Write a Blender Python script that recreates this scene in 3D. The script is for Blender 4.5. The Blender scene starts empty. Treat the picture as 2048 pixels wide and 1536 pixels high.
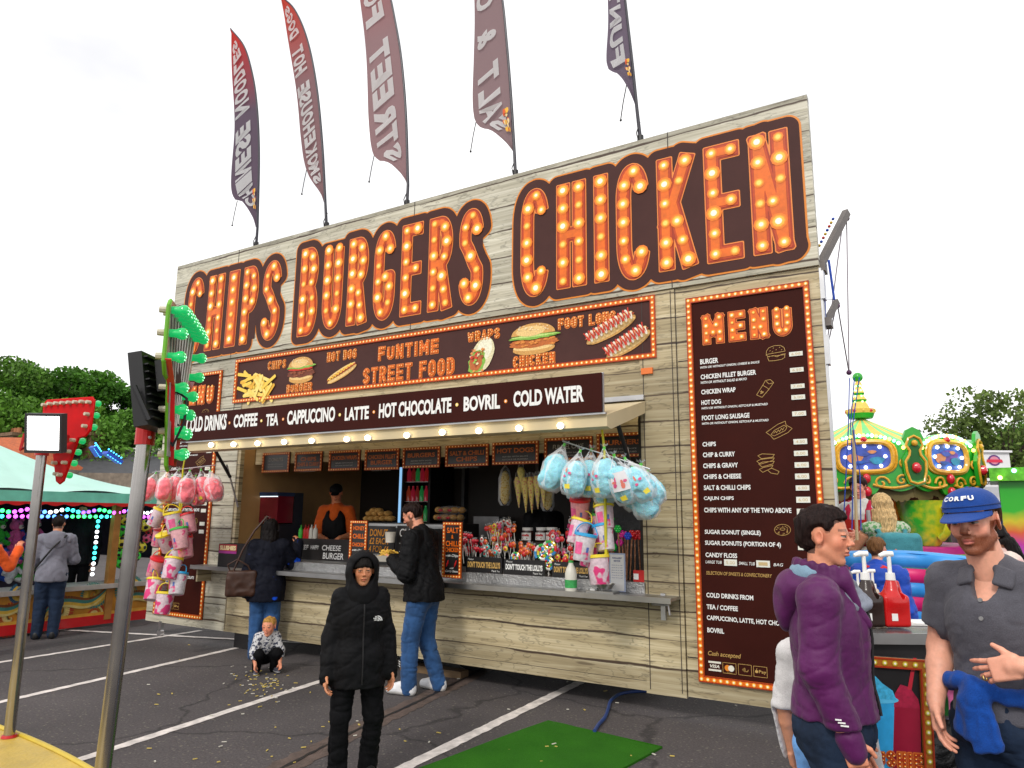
import bpy, bmesh, math, random
import numpy as np
from mathutils import Vector, Matrix, Euler
S = bpy.context.scene
COL = S.collection
PI = math.pi
R = math.radians
# ------------------------------------------------------------------ camera
FPX, YAW, PITCH, ROLL, CH = 1437.85, R(31.408), R(10.348), R(0.572), 1.65
_f = np.array([-math.sin(YAW)*math.cos(PITCH), math.cos(YAW)*math.cos(PITCH), math.sin(PITCH)])
_r0 = np.array([math.cos(YAW), math.sin(YAW), 0.0])
_u0 = np.cross(_r0, _f)
_r = _r0*math.cos(ROLL) + _u0*math.sin(ROLL)
_u = -_r0*math.sin(ROLL) + _u0*math.cos(ROLL)
CAM0 = np.array([0, 0, CH])
cam = bpy.data.objects.new('camera', bpy.data.cameras.new('camera'))
COL.objects.link(cam)
cam.data.sensor_width = 36.0
cam.data.lens = 36.0*FPX/2048
cam.data.clip_start = 0.05
cam.data.clip_end = 2000
cam.matrix_world = Matrix(((_r[0], _u[0], -_f[0], 0), (_r[1], _u[1], -_f[1], 0), (_r[2], _u[2], -_f[2], CH), (0, 0, 0, 1)))
S.camera = cam
# ------------------------------------------------------------------ sky, sun, exposure
SUN_EL, SUN_AZ = R(40), R(-150)          # high soft sun behind the photographer's left shoulder
w = bpy.data.worlds.new('World'); S.world = w; w.use_nodes = True
nt = w.node_tree; nt.nodes.clear()
out = nt.nodes.new('ShaderNodeOutputWorld'); bg = nt.nodes.new('ShaderNodeBackground')
sky = nt.nodes.new('ShaderNodeTexSky'); sky.sky_type = 'NISHITA'; sky.sun_disc = False
sky.sun_elevation = SUN_EL; sky.sun_rotation = SUN_AZ
tc = nt.nodes.new('ShaderNodeTexCoord'); mp = nt.nodes.new('ShaderNodeMapping'); mp.inputs['Scale'].default_value = (1, 1, 2.6)
nz = nt.nodes.new('ShaderNodeTexNoise'); nz.inputs['Scale'].default_value = 1.7; nz.inputs['Detail'].default_value = 5; nz.inputs['Roughness'].default_value = .5
cr = nt.nodes.new('ShaderNodeValToRGB')
cr.color_ramp.elements[0].position = .34; cr.color_ramp.elements[0].color = (7.5, 7.5, 7.7, 1)
cr.color_ramp.elements[1].position = .60; cr.color_ramp.elements[1].color = (11.6, 11.5, 11.4, 1)
mx = nt.nodes.new('ShaderNodeMix'); mx.data_type = 'RGBA'; mx.inputs['Factor'].default_value = .96
nt.links.new(tc.outputs['Generated'], mp.inputs['Vector']); nt.links.new(mp.outputs['Vector'], nz.inputs['Vector'])
nt.links.new(nz.outputs['Fac'], cr.inputs['Fac'])
nt.links.new(sky.outputs['Color'], mx.inputs['A']); nt.links.new(cr.outputs['Color'], mx.inputs['B'])
nt.links.new(mx.outputs['Result'], bg.inputs['Color']); bg.inputs['Strength'].default_value = .10
nt.links.new(bg.outputs['Background'], out.inputs['Surface'])
sun = bpy.data.objects.new('sun', bpy.data.lights.new('sun', 'SUN')); COL.objects.link(sun)
sun.data.energy = 1.25; sun.data.angle = R(11); sun.data.color = (1, .95, .87)
sdir = Vector((0.1*math.cos(SUN_EL), -math.cos(SUN_EL), math.sin(SUN_EL)))
sun.rotation_euler = sdir.to_track_quat('Z', 'Y').to_euler()
sun.location = (0, -5, 20)
S.view_settings.view_transform = 'Standard'
S.view_settings.look = 'None'
S.view_settings.exposure = 0.4
S.view_settings.gamma = 1.0
S.cycles.max_bounces = 6; S.cycles.diffuse_bounces = 3; S.cycles.transparent_max_bounces = 12
S.cycles.use_denoising = True
try: S.cycles.denoiser = 'OPENIMAGEDENOISE'
except Exception: pass
# ------------------------------------------------------------------ points from the survey of the photograph
def ray(x, y): return _r*(x-1024)/FPX + _u*(768-y)/FPX + _f
def P(x, y, Y=6.2):
 d = ray(x, y); return CAM0 + d*(Y/d[1])
def PX(x, y, X):
 d = ray(x, y); return CAM0 + d*(X/d[0])
def G(x, y, z=0.0):
 d = ray(x, y); return CAM0 + d*((z-CH)/d[2])
def D(x, y, dep):
 return CAM0 + ray(x, y)*dep
# ------------------------------------------------------------------ materials
MATS = {}
def lin(c):
 return tuple(((v/12.92) if v <= .04045 else ((v+.055)/1.055)**2.4) for v in c)
def hexc(h): return lin([int(h[i:i+2], 16)/255 for i in (0, 2, 4)])
def newmat(name):
 m = bpy.data.materials.new(name); m.use_nodes = True
 return m, m.node_tree, m.node_tree.nodes['Principled BSDF']
def node(nt, t, **kw):
 n = nt.nodes.new(t)
 for k, v in kw.items():
  if k in n.inputs: n.inputs[k].default_value = v
  else: setattr(n, k, v)
 return n
def mat(name, col=(.5, .5, .5), rough=.5, metal=0, var=.12, scale=6, bump=0, bscale=40, emit=None, estr=0, coat=0, trans=0, alpha=1, spec=.5, sss=0, ior=1.45):
 """plain surface with a little procedural unevenness in colour, gloss and relief"""
 if name in MATS: return MATS[name]
 if isinstance(col, str): col = hexc(col)
 m, nt, b = newmat(name)
 L = nt.links.new
 tc = node(nt, 'ShaderNodeTexCoord')
 if var > 0:
  nz = node(nt, 'ShaderNodeTexNoise', Scale=scale, Detail=4.0, Roughness=.6)
  L(tc.outputs['Object'], nz.inputs['Vector'])
  mr = node(nt, 'ShaderNodeMapRange'); mr.inputs['From Min'].default_value = .3; mr.inputs['From Max'].default_value = .7
  mr.inputs['To Min'].default_value = 1-var; mr.inputs['To Max'].default_value = 1+var*.7
  L(nz.outputs['Fac'], mr.inputs['Value'])
  hs = node(nt, 'ShaderNodeHueSaturation', Color=(*col, 1)); L(mr.outputs['Result'], hs.inputs['Value'])
  L(hs.outputs['Color'], b.inputs['Base Color'])
  r2 = node(nt, 'ShaderNodeMapRange'); r2.inputs['To Min'].default_value = max(.02, rough-.08); r2.inputs['To Max'].default_value = min(1, rough+.1)
  L(nz.outputs['Fac'], r2.inputs['Value']); L(r2.outputs['Result'], b.inputs['Roughness'])
 else:
  b.inputs['Base Color'].default_value = (*col, 1); b.inputs['Roughness'].default_value = rough
 b.inputs['Metallic'].default_value = metal
 b.inputs['Specular IOR Level'].default_value = spec
 b.inputs['IOR'].default_value = ior
 if coat: b.inputs['Coat Weight'].default_value = coat; b.inputs['Coat Roughness'].default_value = .12
 if trans: b.inputs['Transmission Weight'].default_value = trans
 if alpha < 1: b.inputs['Alpha'].default_value = alpha
 if sss: b.inputs['Subsurface Weight'].default_value = sss; b.inputs['Subsurface Radius'].default_value = (.02, .008, .004); b.inputs['Subsurface Scale'].default_value = .5
 if emit is not None:
  if isinstance(emit, str): emit = hexc(emit)
  b.inputs['Emission Color'].default_value = (*emit, 1); b.inputs['Emission Strength'].default_value = estr
 if bump:
  n2 = node(nt, 'ShaderNodeTexNoise', Scale=bscale, Detail=3.0)
  L(tc.outputs['Object'], n2.inputs['Vector'])
  bp = node(nt, 'ShaderNodeBump', Strength=bump, Distance=.01); L(n2.outputs['Fac'], bp.inputs['Height']); L(bp.outputs['Normal'], b.inputs['Normal'])
 MATS[name] = m
 return m
def vcol_mat(name, rough=.5, bump=0, bscale=200, sss=0, mottle=.08, mscale=40):
 """colour read from the mesh's own 'Col' attribute (painted pigment), with fine mottling"""
 if name in MATS: return MATS[name]
 m, nt, b = newmat(name); L = nt.links.new
 a = node(nt, 'ShaderNodeAttribute', attribute_name='Col')
 tc = node(nt, 'ShaderNodeTexCoord')
 nz = node(nt, 'ShaderNodeTexNoise', Scale=mscale, Detail=4.0); L(tc.outputs['Object'], nz.inputs['Vector'])
 mr = node(nt, 'ShaderNodeMapRange'); mr.inputs['From Min'].default_value = .3; mr.inputs['From Max'].default_value = .7
 mr.inputs['To Min'].default_value = 1-mottle; mr.inputs['To Max'].default_value = 1+mottle
 L(nz.outputs['Fac'], mr.inputs['Value'])
 hs = node(nt, 'ShaderNodeHueSaturation'); L(a.outputs['Color'], hs.inputs['Color']); L(mr.outputs['Result'], hs.inputs['Value'])
 L(hs.outputs['Color'], b.inputs['Base Color'])
 b.inputs['Roughness'].default_value = rough
 if sss: b.inputs['Subsurface Weight'].default_value = sss; b.inputs['Subsurface Radius'].default_value = (.012, .005, .003); b.inputs['Subsurface Scale'].default_value = .4
 if bump:
  n2 = node(nt, 'ShaderNodeTexNoise', Scale=bscale, Detail=2.0); L(tc.outputs['Object'], n2.inputs['Vector'])
  bp = node(nt, 'ShaderNodeBump', Strength=bump, Distance=.004); L(n2.outputs['Fac'], bp.inputs['Height']); L(bp.outputs['Normal'], b.inputs['Normal'])
 MATS[name] = m; return m
# ------------------------------------------------------------------ objects
def _world(o):
 M = o.matrix_basis.copy()
 while o.parent: o = o.parent; M = o.matrix_basis @ M
 return M
def _props(o, label=None, cat=None, group=None, kind=None):
 if label: o['label'] = label
 if cat: o['category'] = cat
 if group: o['group'] = group
 if kind: o['kind'] = kind
 return o
def thing(name, label, cat, loc=(0, 0, 0), rotz=0, group=None):
 o = bpy.data.objects.new(name, None); COL.objects.link(o)
 o.empty_display_size = .1
 o.location = Vector([float(v) for v in loc]); o.rotation_euler = (0, 0, rotz)
 return _props(o, label, cat, group)
def mesh_obj(name, verts, faces, mats, parent=None, smooth=False, local=False, mi=None, angle=None):
 me = bpy.data.meshes.new(name)
 V = np.asarray(verts, dtype=np.float64).reshape(-1, 3)
 if parent is not None and not local:
  M = np.array(_world(parent).inverted()); V = V @ M[:3, :3].T + M[:3, 3]
 loc = None
 if parent is None and not local and len(V):
  lo, hi = V.min(0), V.max(0); loc = np.array([(lo[0]+hi[0])/2, (lo[1]+hi[1])/2, lo[2]]); V = V-loc
 me.from_pydata(V.tolist(), [], [list(map(int, f)) for f in faces] if not isinstance(faces, np.ndarray) else faces.tolist())
 for m in (mats if isinstance(mats, (list, tuple)) else [mats]): me.materials.append(m)
 if mi is not None and len(mi) == len(me.polygons): me.polygons.foreach_set('material_index', np.asarray(mi, dtype=np.int32))
 if smooth: me.polygons.foreach_set('use_smooth', np.ones(len(me.polygons), dtype=bool))
 me.validate(); me.update()
 if smooth and angle: me.set_sharp_from_angle(angle=R(angle))
 o = bpy.data.objects.new(name, me); COL.objects.link(o)
 if parent is not None: o.parent = parent
 if loc is not None: o.location = loc
 return o
def copy_tree(o, parent=None):
 c = o.copy(); COL.objects.link(c)
 if parent is not None: c.parent = parent
 for ch in [x for x in KIDS.get(o.name, [])]:
  k = copy_tree(ch, c); KIDS.setdefault(c.name, []).append(k)
 return c
KIDS = {}
def frame_from(d, up=(0, 0, 1)):
 d = np.asarray(d, float); d = d/np.linalg.norm(d)
 a = np.asarray(up, float)
 if abs(d@a) > .98: a = np.array([1., 0, 0])
 x = np.cross(a, d); x /= np.linalg.norm(x); y = np.cross(d, x)
 return x, y, d
class MB:
 """collects shapes and links them as one mesh object"""
 def __init__(s): s.v = []; s.f = []; s.m = []; s.n = 0
 def add(s, V, F, mi=0):
  V = np.asarray(V, float).reshape(-1, 3); s.v.append(V)
  for f in F: s.f.append([int(i)+s.n for i in f]); s.m.append(mi)
  s.n += len(V); return s
 def box(s, a, b, mi=0, rot=None, piv=None):
  a = np.minimum(a, b); b = np.maximum(np.asarray(b, float), a) if False else np.maximum(a, b)
  return s
 def bx(s, x0, x1, y0, y1, z0, z1, mi=0, M=None):
  V = np.array([(x, y, z) for x in (x0, x1) for y in (y0, y1) for z in (z0, z1)], float)
  if M is not None: V = V @ np.asarray(M)[:3, :3].T + np.asarray(M)[:3, 3]
  return s.add(V, [(0, 1, 3, 2), (4, 6, 7, 5), (0, 4, 5, 1), (2, 3, 7, 6), (0, 2, 6, 4), (1, 5, 7, 3)], mi)
 def bar(s, p0, p1, w, h, mi=0, up=(0, 0, 1)):
  p0 = np.asarray(p0, float); p1 = np.asarray(p1, float); x, y, d = frame_from(p1-p0, up)
  V = [p+x*i*w/2+y*j*h/2 for p in (p0, p1) for i, j in ((-1, -1), (1, -1), (1, 1), (-1, 1))]
  return s.add(V, [(3, 2, 1, 0), (4, 5, 6, 7), (0, 1, 5, 4), (1, 2, 6, 5), (2, 3, 7, 6), (3, 0, 4, 7)], mi)
 def tube(s, pts, r, n=10, mi=0, cap=True):
  pts = np.asarray(pts, float); k = len(pts)
  rr = np.full(k, r, float) if np.isscalar(r) else np.asarray(r, float)
  V = []; px = None
  for i in range(k):
   d = pts[min(i+1, k-1)]-pts[max(i-1, 0)]
   d = d/max(1e-9, np.linalg.norm(d))
   if px is None: x, y, _ = frame_from(d)
   else:
    x = px-d*(px@d); x /= max(1e-9, np.linalg.norm(x)); y = np.cross(d, x)
   px = x
   for a in range(n):
    t = 2*PI*a/n; V.append(pts[i]+rr[i]*(x*math.cos(t)+y*math.sin(t)))
  F = [(i*n+a, i*n+(a+1) % n, (i+1)*n+(a+1) % n, (i+1)*n+a) for i in range(k-1) for a in range(n)]
  if cap: F += [list(range(n-1, -1, -1)), [(k-1)*n+a for a in range(n)]]
  return s.add(V, F, mi)
 def cyl(s, p0, p1, r0, r1=None, n=16, mi=0, cap=True):
  return s.tube([p0, p1], [r0, r0 if r1 is None else r1], n, mi, cap)
 def sph(s, c, r, nu=12, nv=8, mi=0, M=None):
  r = (r, r, r) if np.isscalar(r) else r
  V = [(0, 0, -1)]
  for j in range(1, nv):
   t = -PI/2+PI*j/nv
   for i in range(nu): V.append((math.cos(t)*math.cos(2*PI*i/nu), math.cos(t)*math.sin(2*PI*i/nu), math.sin(t)))
  V.append((0, 0, 1)); V = np.array(V)*np.array(r)
  if M is not None: V = V @ np.asarray(M)[:3, :3].T
  V = V+np.asarray(c, float); top = len(V)-1
  F = [(0, 1+(i+1) % nu, 1+i) for i in range(nu)]
  for j in range(nv-2):
   a = 1+j*nu
   F += [(a+i, a+(i+1) % nu, a+nu+(i+1) % nu, a+nu+i) for i in range(nu)]
  a = 1+(nv-2)*nu
  F += [(a+i, a+(i+1) % nu, top) for i in range(nu)]
  return s.add(V, F, mi)
 def lathe(s, prof, c=(0, 0, 0), n=20, mi=0, ax=(0, 0, 1), mis=None):
  x, y, d = frame_from(ax) if tuple(ax) != (0, 0, 1) else (np.array([1., 0, 0]), np.array([0, 1., 0]), np.array([0, 0, 1.]))
  c = np.asarray(c, float); k = len(prof)
  V = [c+d*z+max(r, 1e-4)*(x*math.cos(2*PI*a/n)+y*math.sin(2*PI*a/n)) for r, z in prof for a in range(n)]
  base = s.n
  for i in range(k-1):
   F = [(i*n+a, i*n+(a+1) % n, (i+1)*n+(a+1) % n, (i+1)*n+a) for a in range(n)]
   m = mi if mis is None else mis[i]
   for f in F: s.f.append([q+base for q in f]); s.m.append(m)
  s.v.append(np.array(V)); s.n += len(V)
  return s
 def prism(s, poly, o, ux, uy, depth, mi=0, mside=None):
  """flat outline (2-D points) on frame o,ux,uy, pushed back by depth against ux x uy"""
  o = np.asarray(o, float); ux = np.asarray(ux, float); uy = np.asarray(uy, float); w = np.cross(ux, uy)
  A = [o+ux*a+uy*b for a, b in poly]; B = [q-w*depth for q in A]; n = len(poly); b0 = s.n
  s.add(A+B, [list(range(n)), list(range(2*n-1, n-1, -1))], mi)
  for i in range(n): s.f.append([b0+i, b0+n+i, b0+n+(i+1) % n, b0+(i+1) % n]); s.m.append(mi if mside is None else mside)
  return s
 def quad(s, a, b, c, d, mi=0): return s.add([a, b, c, d], [(0, 1, 2, 3)], mi)
 def grid(s, fn, nu, nv, mi=0, mfn=None, closed=False):
  V = [fn(i/nu, j/nv) for j in range(nv+1) for i in range(nu+1)]; b0 = s.n
  s.v.append(np.array(V, float)); s.n += len(V); k = nu+1
  for j in range(nv):
   for i in range(nu):
    s.f.append([b0+j*k+i, b0+j*k+i+1, b0+(j+1)*k+i+1, b0+(j+1)*k+i]); s.m.append(mi if mfn is None else mfn((i+.5)/nu, (j+.5)/nv))
  return s
 def build(s, name, mats, parent=None, smooth=False, local=False, angle=40, **pr):
  V = np.concatenate(s.v) if s.v else np.zeros((0, 3))
  o = mesh_obj(name, V, s.f, mats, parent, smooth, local, s.m, angle)
  if parent is not None: KIDS.setdefault(parent.name, []).append(o)
  return _props(o, **pr)
def solo(mb, name, mats, label, cat, group=None, kind=None, smooth=False, angle=40):
 o = mb.build(name, mats, None, smooth, angle=angle); return _props(o, label, cat, group, kind)
# ------------------------------------------------------------------ flat shapes from distance fields
def fill_field(Fv, x0, y0, h, lev=0.0):
 """polygons covering Fv<lev on a regular grid -> (2-D verts, faces)"""
 ny, nx = Fv.shape; F = Fv-lev; ins = F < 0
 full = ins[:-1, :-1] & ins[1:, :-1] & ins[:-1, 1:] & ins[1:, 1:]
 anyi = ins[:-1, :-1] | ins[1:, :-1] | ins[:-1, 1:] | ins[1:, 1:]
 V = []; Fc = []
 for j in range(ny-1):
  i = 0; row = full[j]
  idx = np.flatnonzero(np.diff(np.concatenate(([0], row.astype(np.int8), [0]))))
  for a, b in zip(idx[::2], idx[1::2]):
   k = len(V); V += [(x0+a*h, y0+j*h), (x0+b*h, y0+j*h), (x0+b*h, y0+(j+1)*h), (x0+a*h, y0+(j+1)*h)]; Fc.append((k, k+1, k+2, k+3))
 for j, i in np.argwhere(anyi & ~full):
  cs = ((i, j), (i+1, j), (i+1, j+1), (i, j+1)); vals = [F[b, a] for a, b in cs]; k = len(V); n = 0
  for q in range(4):
   (a0, b0), (a1, b1) = cs[q], cs[(q+1) % 4]; f0, f1 = vals[q], vals[(q+1) % 4]
   if f0 < 0: V.append((x0+a0*h, y0+b0*h)); n += 1
   if (f0 < 0) != (f1 < 0):
    t = f0/(f0-f1); V.append((x0+(a0+(a1-a0)*t)*h, y0+(b0+(b1-b0)*t)*h)); n += 1
  if n >= 3: Fc.append(tuple(range(k, k+n)))
 return np.array(V).reshape(-1, 2), Fc
def arc(cx, cy, rx, ry, a0, a1, n=14): return [(cx+rx*math.cos(R(a0+(a1-a0)*i/n)), cy+ry*math.sin(R(a0+(a1-a0)*i/n))) for i in range(n+1)]
SK = {
 'C': [arc(.5, .73, .5, .27, 20, 180)+arc(.5, .27, .5, .27, 180, 340)],
 'G': [arc(.5, .73, .5, .27, 20, 180)+arc(.5, .27, .5, .27, 180, 360)+[(1, .47), (.62, .47)]],
 'H': [[(0, 0), (0, 1)], [(1, 0), (1, 1)], [(0, .5), (1, .5)]],
 'I': [[(.5, 0), (.5, 1)]],
 'P': [[(0, 0), (0, 1)], [(0, 1), (.5, 1)]+arc(.5, .73, .5, .27, 90, -90)+[(0, .46)]],
 'R': [[(0, 0), (0, 1)], [(0, 1), (.5, 1)]+arc(.5, .75, .5, .25, 90, -90)+[(0, .5)], [(.5, .5), (1, 0)]],
 'B': [[(0, 0), (0, 1)], [(0, 1), (.5, 1)]+arc(.48, .77, .46, .23, 90, -90)+[(0, .54)], [(.5, .54)]+arc(.5, .27, .5, .27, 90, -90)+[(0, 0)]],
 'S': [arc(.5, .75, .5, .25, 15, 200, 18)+[(.3, .58), (.7, .42)]+arc(.5, .25, .5, .25, 20, -165, 18)],
 'U': [[(0, 1), (0, .28)]+arc(.5, .28, .5, .28, 180, 360)+[(1, 1)]],
 'E': [[(0, 0), (0, 1)], [(0, 1), (1, 1)], [(0, .5), (.92, .5)], [(0, 0), (1, 0)]],
 'K': [[(0, 0), (0, 1)], [(.05, .42), (1, 1)], [(.32, .6), (1, 0)]],
 'N': [[(0, 0), (0, 1)], [(0, 1), (1, 0)], [(1, 0), (1, 1)]],
 'M': [[(0, 0), (0, 1)], [(0, 1), (.5, .35), (1, 1)], [(1, 1), (1, 0)]],
 'F': [[(0, 0), (0, 1)], [(0, 1), (1, 1)], [(0, .52), (.85, .52)]],
 'T': [[(0, 1), (1, 1)], [(.5, 1), (.5, 0)]],
 'O': [arc(.5, .7, .5, .3, 0, 180)+arc(.5, .3, .5, .3, 180, 360)+[(1, .7)]],
 'D': [[(0, 0), (0, 1)], [(0, 1), (.45, 1)]+arc(.45, .7, .55, .3, 90, 0)+arc(.45, .3, .55, .3, 0, -90)+[(0, 0)]],
 'L': [[(0, 1), (0, 0)], [(0, 0), (1, 0)]],
 'W': [[(0, 1), (.22, 0), (.5, .75), (.78, 0), (1, 1)]],
 'A': [[(0, 0), (.5, 1), (1, 0)], [(.18, .32), (.82, .32)]],
 'Y': [[(0, 1), (.5, .5), (1, 1)], [(.5, .5), (.5, 0)]],
 '&': [[(1, 0), (.2, .75)]+arc(.45, .8, .25, .2, 180, 0)+[(.1, .35)]+arc(.45, .22, .4, .22, 160, 350)],
}
def seg_field(X, Y, p, q, t, endcap):
 """distance to a thick stroke; endcap: square at both ends"""
 px, py = p; dx, dy = q[0]-px, q[1]-py; L = math.hypot(dx, dy)
 if L < 1e-9: return np.hypot(X-px, Y-py)-t/2
 ux, uy = dx/L, dy/L; a = (X-px)*ux+(Y-py)*uy; b = np.abs((Y-py)*ux-(X-px)*uy)
 qx = np.abs(a-L/2)-L/2-endcap; qy = b-t/2
 return np.hypot(np.maximum(qx, 0), np.maximum(qy, 0))+np.minimum(np.maximum(qx, qy), 0)
class Letters:
 """letters laid out as strokes on a flat sheet; boxes in sheet metres"""
 def __init__(s, t): s.t = t; s.items = []
 def put(s, ch, x0, x1, y0, y1, t=None):
  s.items.append((ch, x0, x1, y0, y1, t or s.t)); return s
 def word(s, txt, x0, x1, y0, y1, t=None, gap=.35, wI=.4, wM=1.25):
  t = t or s.t; ws = [wI if c == 'I' else (wM if c in 'MW' else (.5 if c == ' ' else 1)) for c in txt]
  tot = sum(ws)+gap*(len(txt)-1); u = (x1-x0)/tot; x = x0
  for c, wd in zip(txt, ws):
   if c != ' ': s.put(c, x, x+wd*u, y0, y1, t)
   x += (wd+gap)*u
  return s
 def strokes(s, it):
  ch, x0, x1, y0, y1, t = it; hx = max(x1-x0-t, 1e-6); hy = max(y1-y0-t, 1e-6)
  return [[(x0+t/2+a*hx, y0+t/2+b*hy) for a, b in pl] for pl in SK[ch]]
 def field(s, pad, h):
  xs0 = min(i[1] for i in s.items)-pad; xs1 = max(i[2] for i in s.items)+pad
  ys0 = min(i[3] for i in s.items)-pad; ys1 = max(i[4] for i in s.items)+pad
  nx = int((xs1-xs0)/h)+2; ny = int((ys1-ys0)/h)+2
  xs = xs0+np.arange(nx)*h; ys = ys0+np.arange(ny)*h; F = np.full((ny, nx), 9.0)
  for it in s.items:
   t = it[5]; i0 = max(0, int((it[1]-pad-xs0)/h)-1); i1 = min(nx, int((it[2]+pad-xs0)/h)+2)
   X, Y = np.meshgrid(xs[i0:i1], ys); sub = F[:, i0:i1]
   for pl in s.strokes(it):
    curved = len(pl) > 4
    for k in range(len(pl)-1):
     np.minimum(sub, seg_field(X, Y, pl[k], pl[k+1], t, 0 if curved else t/2*.98), out=sub)
     if k and curved: np.minimum(sub, np.hypot(X-pl[k][0], Y-pl[k][1])-t/2, out=sub)
   F[:, i0:i1] = sub
  return F, xs0, ys0
 def bulbs(s, step):
  out = []
  for it in s.items:
   got = []
   for pl in s.strokes(it):
    L = [0]
    for a, b in zip(pl, pl[1:]): L.append(L[-1]+math.hypot(b[0]-a[0], b[1]-a[1]))
    n = max(1, round(L[-1]/step))
    for k in range(n+1):
     d = L[-1]*k/n
     for i in range(len(pl)-1):
      if d <= L[i+1]+1e-9:
       u = (d-L[i])/max(1e-9, L[i+1]-L[i]); q = (pl[i][0]+(pl[i+1][0]-pl[i][0])*u, pl[i][1]+(pl[i+1][1]-pl[i][1])*u); break
     if all(math.hypot(q[0]-g[0], q[1]-g[1]) > step*.55 for g in got): got.append(q)
   out += got
  return out
def sheet(mb, V2, F, fn, mi): mb.add([fn(a, b) for a, b in V2], F, mi) if len(F) else None
def disc2(c, r, n=10): return [(c[0]+r*math.cos(2*PI*i/n), c[1]+r*math.sin(2*PI*i/n)) for i in range(n)]
_TX = {}
def text_geo(s, bold=0, shear=0):
 k = (s, bold, shear)
 if k in _TX: return _TX[k]
 c = bpy.data.curves.new('t', 'FONT'); c.body = s; c.offset = bold; c.shear = shear; c.resolution_u = 3; c.fill_mode = 'FRONT'
 o = bpy.data.objects.new('t', c); COL.objects.link(o)
 bpy.context.view_layer.update()
 me = bpy.data.meshes.new_from_object(o.evaluated_get(bpy.context.evaluated_depsgraph_get()))
 V = np.array([v.co[:2] for v in me.vertices]).reshape(-1, 2); F = [tuple(p.vertices) for p in me.polygons]
 F2 = []
 for f in F:
  q = V[list(f)]; a = np.sum(q[:, 0]*np.roll(q[:, 1], -1)-np.roll(q[:, 0], -1)*q[:, 1]); F2.append(f if a > 0 else f[::-1])
 bpy.data.objects.remove(o); bpy.data.curves.remove(c); bpy.data.meshes.remove(me)
 _TX[k] = (V, F2); return _TX[k]
def text(mb, s, fn, x0, x1, y0, y1, mi=0, bold=.02, shear=0):
 V, F = text_geo(s, bold, shear)
 if not len(V): return
 lo, hi = V.min(0), V.max(0); V = (V-lo)/np.maximum(hi-lo, 1e-6)
 W = [(x0+a*(x1-x0), y0+b*(y1-y0)) for a, b in V]; sheet(mb, W, F, fn, mi)
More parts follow.
